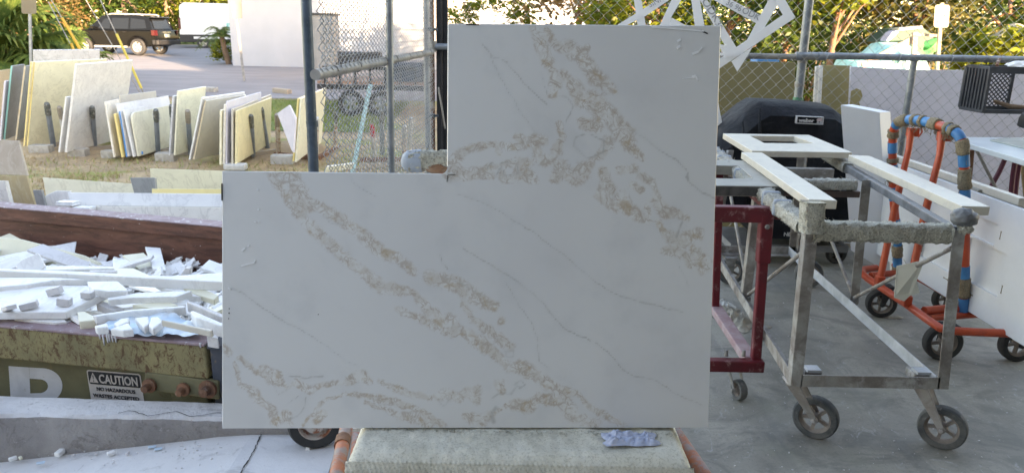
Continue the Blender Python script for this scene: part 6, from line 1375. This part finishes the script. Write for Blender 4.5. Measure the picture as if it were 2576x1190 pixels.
# vein fields
A4=lambda o,s,pts:[(o[0]+x/s,o[1]+y/s) for x,y in pts]
o1,o2,o3,o4,o5=((556,420),(556,743.6),(1099,51.7),(1164,420),(1164,743.6)); s1,s2,s3,s4,s5=3.347,3.347,2.969,3.3465,3.3465
bands=[]
def B(o,s,pts,ws): bands.append((A4(o,s,pts),ws))
B(o1,s1,[(430,20),(480,130),(600,290),(720,480),(850,590),(1000,730),(1150,850),(1350,1010),(1600,1050),(1720,1150)],[16,16,15,14,14,14,12,17,9,10])
B(o1,s1,[(560,20),(650,200),(700,320),(820,330),(1050,470),(1200,580),(1350,720),(1500,770),(1620,880)],[20,22,22,12,14,16,15,12,12])
B(o1,s1,[(1750,930),(1950,980),(2150,1100),(2300,1180)],[16,20,18,12])
B(o2,s2,[(1480,110),(1720,210),(1880,250),(1960,310)],[7,12,20,14]); B(o2,s2,[(1650,20),(1780,150),(1950,240)],[9,13,18])
B(o5,s5,[(-10,300),(150,400),(280,500),(400,610),(500,600),(640,690),(760,770),(960,820),(1060,930),(1200,1010),(1350,1085)],[12,17,11,12,18,14,12,7,7,9,8])
B(o5,s5,[(0,70),(80,195),(240,310),(400,430)],[8,7,12,12]); B(o5,s5,[(330,210),(320,220)],[9,9]); B(o5,s5,[(310,740),(330,800)],[13,9]); B(o5,s5,[(40,810),(110,880)],[13,13])
B(o5,s5,[(440,920),(560,930),(640,860),(760,880),(850,880),(900,970),(960,1030),(1120,1075)],[14,15,13,14,17,17,13,12])
B(o5,s5,[(30,1020),(170,1040),(250,990),(330,940),(430,920)],[12,15,9,4,6])
B(o2,s2,[(15,420),(70,480)],[7,7]); B(o2,s2,[(140,515),(300,640),(480,720),(560,760),(650,740),(740,800),(850,750),(1050,725),(1180,670),(1250,720)],[5,7,13,6,11,8,7,7,16,8])
B(o2,s2,[(115,550),(160,740),(270,800),(300,870),(440,950),(450,1060),(560,1000),(590,1080)],[4,5,13,13,9,12,11,8]); B(o2,s2,[(330,600),(430,650),(500,665)],[6,10,6])
B(o2,s2,[(680,1090),(780,985),(860,880),(1050,830),(1200,840),(1300,855),(1500,905),(1620,945),(1750,1010),(1880,1095)],[4,4,5,4,6,9,9,8,9,7]); B(o2,s2,[(800,1050),(860,985)],[10,12]); B(o2,s2,[(1210,900),(1350,950),(1450,990),(1640,1040),(1760,1090)],[4,6,7,11,10])
B(o2,s2,[(1330,720),(1480,780),(1570,820),(1750,860),(1900,830),(2000,860),(2150,800)],[6,7,8,6,15,10,14])
B(o3,s3,[(730,60),(770,160),(800,250),(830,320),(870,370),(890,470),(870,550)],[12,15,17,15,8,14,14]); B(o3,s3,[(810,70),(880,180),(980,210),(1060,260),(1130,340),(1180,420),(1290,500),(1330,540)],[8,10,20,16,18,20,15,8]); B(o3,s3,[(1130,200),(1080,280)],[8,10])
B(o3,s3,[(940,390),(1030,490),(1080,590),(1160,600),(1250,680),(1320,740),(1400,850),(1430,920),(1540,1040)],[8,18,20,24,22,20,24,18,6]); B(o3,s3,[(1240,580),(1200,790),(1090,770)],[9,16,14]); B(o3,s3,[(1280,920),(1230,1000),(1160,1040)],[15,12,8])
B(o3,s3,[(85,1090),(170,1000),(280,945),(420,925),(590,950),(700,900),(790,890)],[20,14,10,8,11,14,14]); B(o3,s3,[(600,870),(660,890)],[9,9]); B(o3,s3,[(740,950),(760,1040),(850,1050),(950,1080)],[10,14,14,14]); B(o3,s3,[(890,980),(940,870),(910,780)],[12,8,8])
B(o3,s3,[(100,1140),(220,1150),(350,1120),(480,1080),(620,1060),(700,1060)],[20,15,9,6,13,10]); B(o3,s3,[(600,1060),(620,1150),(700,1170)],[10,18,14])
B(o3,s3,[(450,960),(470,1000)],[5,5]); B(o3,s3,[(900,1130),(1000,1150),(1100,1100),(1170,1080)],[12,14,16,8])
B(o4,s4,[(0,100),(150,60),(250,90)],[9,10,8]); B(o4,s4,[(330,60),(350,120),(520,60),(620,120)],[10,7,18,9]); B(o4,s4,[(780,90),(860,50),(960,110),(1040,60)],[14,13,17,12])
B(o4,s4,[(1180,30),(1220,200),(1130,250),(1300,330),(1340,260),(1370,330),(1470,410),(1560,460)],[11,20,8,17,17,17,16,8]); B(o4,s4,[(1300,30),(1450,20)],[9,12]); B(o4,s4,[(1430,150),(1500,190)],[10,9]); B(o4,s4,[(1500,70),(1600,130),(1630,240),(1640,300),(1700,380),(1800,390),(1900,430)],[10,9,9,16,16,10,8]); B(o4,s4,[(1540,340),(1570,400)],[5,7])
B(o4,s4,[(1640,460),(1670,520),(1750,590),(1880,610),(1980,560)],[8,10,14,16,14]); B(o4,s4,[(1720,700),(1820,720),(1860,610)],[13,14,12]); B(o4,s4,[(1940,680),(2000,780),(2060,800),(2020,870)],[10,18,16,12]); B(o4,s4,[(1880,740),(1930,820)],[7,12])
thin=[]
def Tn(o,s,pts,w_=1.): thin.append((A4(o,s,pts),w_))
Tn(o4,s4,[(-40,230),(120,280),(290,360),(450,470),(600,550),(700,640),(830,720),(980,850),(1080,940),(1200,1020),(1300,1080)],.8); Tn(o4,s4,[(1300,1080),(1400,1110),(1600,1160),(1850,1220)],1.)
Tn(o4,s4,[(0,690),(200,800),(340,890),(480,980),(620,1090),(710,1190),(760,1260),(870,1370),(1080,1460)],1.); Tn(o5,s5,[(1120,400),(1220,470),(1350,620),(1420,670),(1600,700),(1720,780),(1800,830),(2020,920)],.9)
Tn(o4,s4,[(370,980),(430,1090),(480,1170),(590,1330),(630,1450),(632,1540),(650,1640),(720,1690)],.8)
Tn(o3,s3,[(340,180),(390,240),(430,280),(520,310),(600,410),(700,520),(820,630)],1.); Tn(o3,s3,[(390,240),(410,290),(470,420),(540,540),(640,710),(740,840)],.7); Tn(o3,s3,[(1460,830),(1540,870),(1690,990),(1800,1050),(1860,1120),(1890,1210)],1.); Tn(o4,s4,[(1880,80),(1930,150),(2030,220),(2140,275)],1.2); Tn(o3,s3,[(780,400),(810,500),(830,600)],.5)
Tn(o2,s2,[(100,-60),(220,0),(310,75),(450,170),(620,260),(710,310)],1.); Tn(o2,s2,[(710,310),(900,430),(1050,550),(1150,590)],.6); Tn(o2,s2,[(570,678),(700,690),(860,680)],1.); Tn(o1,s1,[(1085,85),(1110,130),(1180,180),(1300,250)],.6); Tn(o1,s1,[(1845,740),(1860,800),(1910,860)],.8); Tn(o1,s1,[(1880,930),(2000,970),(2200,1080)],.8); Tn(o4,s4,[(1790,770),(1850,880),(1900,1000)],.5); Tn(o4,s4,[(1850,460),(1800,580)],1.2)
Tn(o2,s2,[(450,760),(480,830),(540,800),(560,760)],.6); Tn(o2,s2,[(720,840),(710,920),(640,1020),(560,1030)],.8); Tn(o2,s2,[(540,930),(620,860),(690,820)],.4); Tn(o5,s5,[(250,860),(300,820),(410,825),(440,770)],1.); Tn(o5,s5,[(280,940),(240,1000),(260,1060)],2.2); Tn(o1,s1,[(880,400),(910,470),(960,490),(1020,470)],.9); Tn(o3,s3,[(1110,850),(1040,870),(1015,940),(1120,1030),(1240,990),(1245,900),(1150,850)],1.); Tn(o3,s3,[(910,570),(970,570),(1020,640),(990,700),(960,770)],.9); Tn(o3,s3,[(480,1060),(600,1050),(610,1150),(500,1160),(480,1060)],.7); Tn(o3,s3,[(370,1110),(420,1060),(470,1110),(440,1160)],.8); Tn(o5,s5,[(440,740),(480,780),(530,750),(500,715),(440,740)],.9); Tn(o5,s5,[(350,470),(430,460),(420,520),(370,510),(350,470)],1.); Tn(o2,s2,[(1820,870),(1870,930),(1920,890),(1910,840)],.9); Tn(o5,s5,[(1180,1010),(1220,1035),(1240,1010)],.6)
PX=topx(VV)
wx=np.array([noise.noise(Vector((x*.045,y*.045,1.)))*5+noise.noise(Vector((x*.13,y*.13,4.)))*2.2 for x,y in PX]); wy=np.array([noise.noise(Vector((x*.045,y*.045,9.)))*5+noise.noise(Vector((x*.13,y*.13,14.)))*2.2 for x,y in PX])
def segd(Q,a,b):
    a=np.array(a);b=np.array(b);d=b-a; t=np.clip(((Q-a)@d)/max(1e-9,d@d),0,1); return np.linalg.norm(Q-a-t[:,None]*d,axis=1),t
Q=PX+np.stack([wx,wy],1)*1.2; bandv=np.zeros(len(Q))
for pts,ws in bands:
    for i in range(len(pts)-1):
        d,t=segd(Q,pts[i],pts[i+1]); w_=ws[i]*(1-t)+ws[i+1]*t; bandv=np.maximum(bandv,np.clip(1.25-d/(w_*1.15),0,1))
Q2=PX+np.stack([wx,wy],1)*.7; td=np.full(len(Q),30.)
for pts,w_ in thin:
    for i in range(len(pts)-1):
        d,t=segd(Q2,pts[i],pts[i+1]); td=np.minimum(td,d/(w_*1.05))
def attr(name,arr):
    full=np.zeros(len(slab.data.vertices)) if name=='band' else np.full(len(slab.data.vertices),30.)
    full[:len(arr)]=arr; a=slab.data.attributes.new(name,'FLOAT','POINT'); a.data.foreach_set('value',full.astype(np.float32))
attr('band',bandv); attr('vein',td)
k=N('white marble with gold brown veins'); ab=k.n('ShaderNodeAttribute',attribute_name='band').outputs['Fac']; av=k.n('ShaderNodeAttribute',attribute_name='vein').outputs['Fac']
wz=k.n('ShaderNodeTexNoise'); wz.inputs['Scale'].default_value=26; wz.inputs['Detail'].default_value=4; k.l(k.tc.outputs['Object'],wz.inputs['Vector'])
vm=k.n('ShaderNodeVectorMath',operation='MULTIPLY_ADD'); k.l(wz.outputs['Color'],vm.inputs[0]); vm.inputs[1].default_value=(.03,.03,.03); k.l(k.tc.outputs['Object'],vm.inputs[2])
base=k.mix(k.ramp(k.noise(2.2,4,.5),.35,.65),(.70,.70,.69),(.655,.655,.655))
base=k.mix(k.ramp(k.noise(9,5,.6),.48,.75,0,.5),base,(.60,.605,.605))
def contour(scale,detail,dist,wd,lv=.5,rough=.55):
    q=k.noise(scale,detail,rough,dist,vec=vm.outputs[0]); q=k.math('ABSOLUTE',k.math('SUBTRACT',q,lv)); return k.ramp(q,0,wd,1,0)
keep=k.ramp(k.noise(26,4,.6),.40,.58)
e1=k.ramp(k.vor(30,'DISTANCE_TO_EDGE',vm.outputs[0]),0,.10,.9,0)
l1=k.math('MULTIPLY',contour(19,4,1.2,.034),k.ramp(k.noise(19,3,.6),.34,.54,.25,1)); l2=k.math('MULTIPLY',contour(44,4,.8,.05,.52),keep)
l3=k.math('MULTIPLY',e1,k.ramp(k.noise(15,4,.6),.47,.60))
ln_=k.math('MULTIPLY',k.math('MAXIMUM',k.math('MAXIMUM',l1,l2),l3),k.ramp(ab,.0,.6))
halo=k.ramp(ab,.1,.9,0,.45); smd=k.math('MULTIPLY',k.ramp(k.noise(34,5,.7),.40,.60,0,.42),k.ramp(ab,.05,.7)); base=k.mix(halo,base,(.74,.735,.70))
base=k.mix(smd,base,(.54,.475,.41)); c=k.mix(k.math('MULTIPLY',ln_,.60),base,(.40,.305,.235))
gold=k.math('MULTIPLY',k.ramp(k.noise(24,5,.65,.6),.55,.66,0,.62),k.ramp(ab,.35,.8)); c=k.mix(gold,c,(.49,.375,.25))
tm_=k.math('MULTIPLY',k.ramp(av,.4,3.6,1,0),k.ramp(k.noise(13,4,.6),.36,.58,.25,.85)); c=k.mix(tm_,c,(.45,.44,.42))
th_=k.ramp(av,0,14,.16,0); c=k.mix(th_,c,(.58,.58,.57))
k.base(c); k.set(.25,0,.45); k.bump(k.noise(7,3,.5),.03,.002); slab.data.materials.clear(); slab.data.materials.append(k.m)
# pencil-black saw marks at the notch, and scraped film curls
def mark(pa,pb,w_,mt,off=.0012,nm='saw_mark'):
    a=PL(*pa,p0,sn)+sn*off; b=PL(*pb,p0,sn)+sn*off; m=MB(); m.bar(a,b,w_,.0016,sn); return m.build(nm,mt,slab)
M['sawdark']=mat('dark saw kerf',(.03,.03,.03),rough=.9)
mark((1125.5,441),(1124.5,458),.0013,M['sawdark']); mark((1126,439.5),(1146,440.5),.0013,M['sawdark']); mark((558.5,462),(558.8,505),.003,M['sawdark']); mark((1172,62.5),(1205,63.5),.003,M['sawdark'])
M['film']=mat('scraped glue film',(.88,.89,.90),(.80,.81,.82),20,.5)
for (a,b,w_) in(((647,477),(651,478),.004),((649,526),(653,528),.005),((640,558),(645,559),.003),((651,558),(653,560),.003),((609,631),(617,624),.004),((623,620),(628,617),.003),((607,669),(640,660),.0035),((640,660),(643,653),.002),((574,724),(581,727),.004),((1704,105),(1712,100),.005),((1702,123),(1711,116),.006),((1741,137),(1757,131),.006),((1757,131),(1766,120),.003),((1716,199),(1742,196),.002),((1741,195),(1750,192),.007),((1750,193),(1755,203),.004),((1640,69),(1716,75),.004),((1716,75),(1770,80),.003)): mark(a,b,w_,M['film'],.0015,'film_scrap')
for (a,b,w_) in(((577,775),(577,777),.002),((576,786),(577,789),.0022),((575,800),(576,802),.002),((800,790),(802,791),.0022),((1762,78),(1780,86),.003)): mark(a,b,w_,M['sawdark'],.0012,'dark_speck')
# ---- cart that carries the slab
sc=thing('slab_cart','carpeted slab trolley with worn orange tubes and a pneumatic tyre under the marble slab','cart',(0,2.1,0))
zP=cor['BL'].z-.004
xl=P(888,1100,zP).x; xr=P(1720,1100,zP).x; yfr2=P(1300,1150,zP).y; ybk2=2.02
k=N('woven loop carpet'); c=k.mix(k.ramp(k.noise(10,5,.6),.35,.65),(.76,.74,.65),(.66,.64,.55)); c=k.mix(k.ramp(k.noise(150,4,.8),.48,.66,0,.55),c,(.34,.325,.25)); k.base(c); k.set(.95,0,.1); k.bump(k.noise(420,4,.7),.4,.002); M['loop']=k.m
rc_=.028; prof=[]   # profile (y,z) over the front edge
for t in np.linspace(0,1,44): prof.append((ybk2+(yfr2+rc_-ybk2)*t,zP))
for a in np.linspace(0,math.pi/2,12)[1:]: prof.append((yfr2+rc_-rc_*math.sin(a),zP-rc_+rc_*math.cos(a)))
for t in np.linspace(0,1,46)[1:]: prof.append((yfr2,zP-rc_-.24*t))
nxp=230; V=[]
acc=[0]
for i in range(1,len(prof)): acc.append(acc[-1]+math.hypot(prof[i][0]-prof[i-1][0],prof[i][1]-prof[i-1][1]))
for j,(y,z) in enumerate(prof):
    for i in range(nxp):
        s=i/(nxp-1); x=xl+(xr-xl)*s; edge=min(s,1-s)*(xr-xl)
        rowi=acc[j]/.0115; ph=(x/.0115+(.5 if int(rowi)%2 else 0)); bump_=(.0085 if j>50 else .0040)*abs(math.sin(math.pi*rowi))*(.45+.55*abs(math.sin(math.pi*ph)))*(1.0 if z<zP-.01 else .55)+.003*nz((x,y,z),40)+.004*nz((x,y,z),9)
        r_=max(0,1-edge/.03); dz=-.03*r_*r_
        ny=1 if j>55 else (0 if z>zP-.0005 else .6); 
        yy=y-bump_*ny; zz_=z+(bump_*(1-ny))+ (dz if z>zP-.02 else dz*.0); flare=.025*max(0,(zP-z)/.2)
        V.append((x+(flare if s>.5 else -flare)*abs(2*s-1),yy,zz_))
nj=len(prof); m=MB(); m.add(V,[(j*nxp+i,j*nxp+i+1,(j+1)*nxp+i+1,(j+1)*nxp+i) for j in range(nj-1) for i in range(nxp-1)])
for s_ in(0,nxp-1):
    side=[V[j*nxp+s_] for j in range(0,nj)]; side.append((side[-1][0],ybk2,side[-1][2])); m.add(side,[tuple(range(len(side)))])
m.build('carpet_pad',M['loop'],sc,smooth='all')
m=MB(); r=np.random.RandomState(31)
for _ in range(420):
    x=r.uniform(xl,xr); p=Vector((x,PL(1300,1075,p0,sn).y-.012+r.normal(0,.004),zP+.002)); e=Vector((r.normal(0,.012),r.normal(-.004,.005),abs(r.normal(0,.005)))); s=Vector((.0012,0,0)); m.add([p-s,p+s,p+e],[(0,1,2)])
for _ in range(0):
    x=r.uniform(xl,xr); y=r.uniform(yfr2+.02,1.72); p=Vector((x,y,zP+.002)); e=Vector((r.normal(0,.006),r.normal(0,.006),abs(r.normal(0,.004)))); s=Vector((.0012,.0005,0)); m.add([p-s,p+s,p+e],[(0,1,2)])
tag(m.build('carpet_fringe',M['carpet'],sc),kind='stuff')
m=MB(); m.box(((xl+xr)/2,(yfr2+ybk2)/2+.05,zP-.16),(xr-xl-.04,ybk2-yfr2-.05,.20)); m.build('deck_box',M['timber'],sc)
pa_,pb_2=P(872,1072,.50),P(845,1200,.50); d=(pa_-pb_2).normalized()
m=MB(); m.tube([pb_2-d*.25,pa_+d*.5],.0195,16); m.build('frame_tube',M['orange_old'],sc,smooth=True)
m=MB(); q=P(862,1112,.50); m.tube([q-d*.02,q+d*.02],.0225,14); m.build('tube_coupler',M['rust'],sc,smooth=True)
pa_,pb_2=P(1685,1068,.56),P(1772,1195,.56); d=(pa_-pb_2).normalized()
m=MB(); m.tube([pb_2-d*.2,pa_+d*.5],.0195,16); m.build('frame_tube',M['orange_old'],sc,smooth=True)
for xx in(-.5,.5):
    m=MB(); m.tube([(xx*.9,1.8,.48),(xx*.9,1.85,.25),(xx*1.2,2.72,.14)],.018,12); m.build('frame_tube',M['orange_old'],sc,smooth=True)
m=MB(); m.tube([(-.72,2.72,.12),(.43,2.72,.12)],.014,10); m.build('axle',M['rust'],sc,smooth=True)
wc=P(793,1126,0); wheel(sc,(wc.x,wc.y+.02,.108),(.25,-1,0),.108,.075,M['rubber'],M['rusty_white'],0,hubr=.35); wheel(sc,(.78,wc.y+.05,.108),(-.25,-1,0),.108,.075,M['rubber'],M['rusty_white'],0,hubr=.35) if 0 else None
wheel(sc,(.35,2.72,.108),(0,-1,0),.108,.075,M['rubber'],M['rusty_white'],0,hubr=.35)
m=MB(); q=P(868,1108,.3); m.box(q+Vector((.04,.1,0)),(.10,.06,.012)); m.build('foot_plate',M['rusty_white'],sc)
# A-frame uprights and the carpeted bar showing in the notch
ba,bb=Yp(1030,405,2.13),Yp(1330,398,2.13)
for xx in(ba.x+.10,.33):
    m=MB(); m.tube([(xx,2.3,.40),(xx+.0,2.14,ba.z)],.022,14); m.build('upright',M['orange'],sc,smooth=True)
wrap(ba,(.45,2.13,ba.z+.004),.058,.056,M['carpet'],sc,'carpet_bar',12,.008)
m=MB(); c=Yp(1112,425,2.10); blob(Yp(1100,425,2.11),(.03,.02,.014),.2,mat('dusty rust clamp',(.22,.10,.05),(.30,.22,.16),16,.8),sc,'clamp',14)
q=Yp(1036,414,2.09); m=MB(); m.tube([ba+Vector((-.022,-.004,-.004)),ba+Vector((-.016,-.004,-.004)),ba+Vector((-.004,-.002,-.002)),ba+Vector((.022,0,-.001)),ba+Vector((.036,0,0))],[.010,.022,.030,.0335,.0335],16,wob=.06); m.build('tape_end',M['pale_tape'],sc,smooth=True)
# cloth on the carpet
rag('crumpled pale blue cloth lying on the carpeted trolley',P(1584,1108,zP+.004),.130,.060,.020,mat('pale blue cloth',(.50,.56,.72),(.44,.50,.66),20,.9),17,.05)
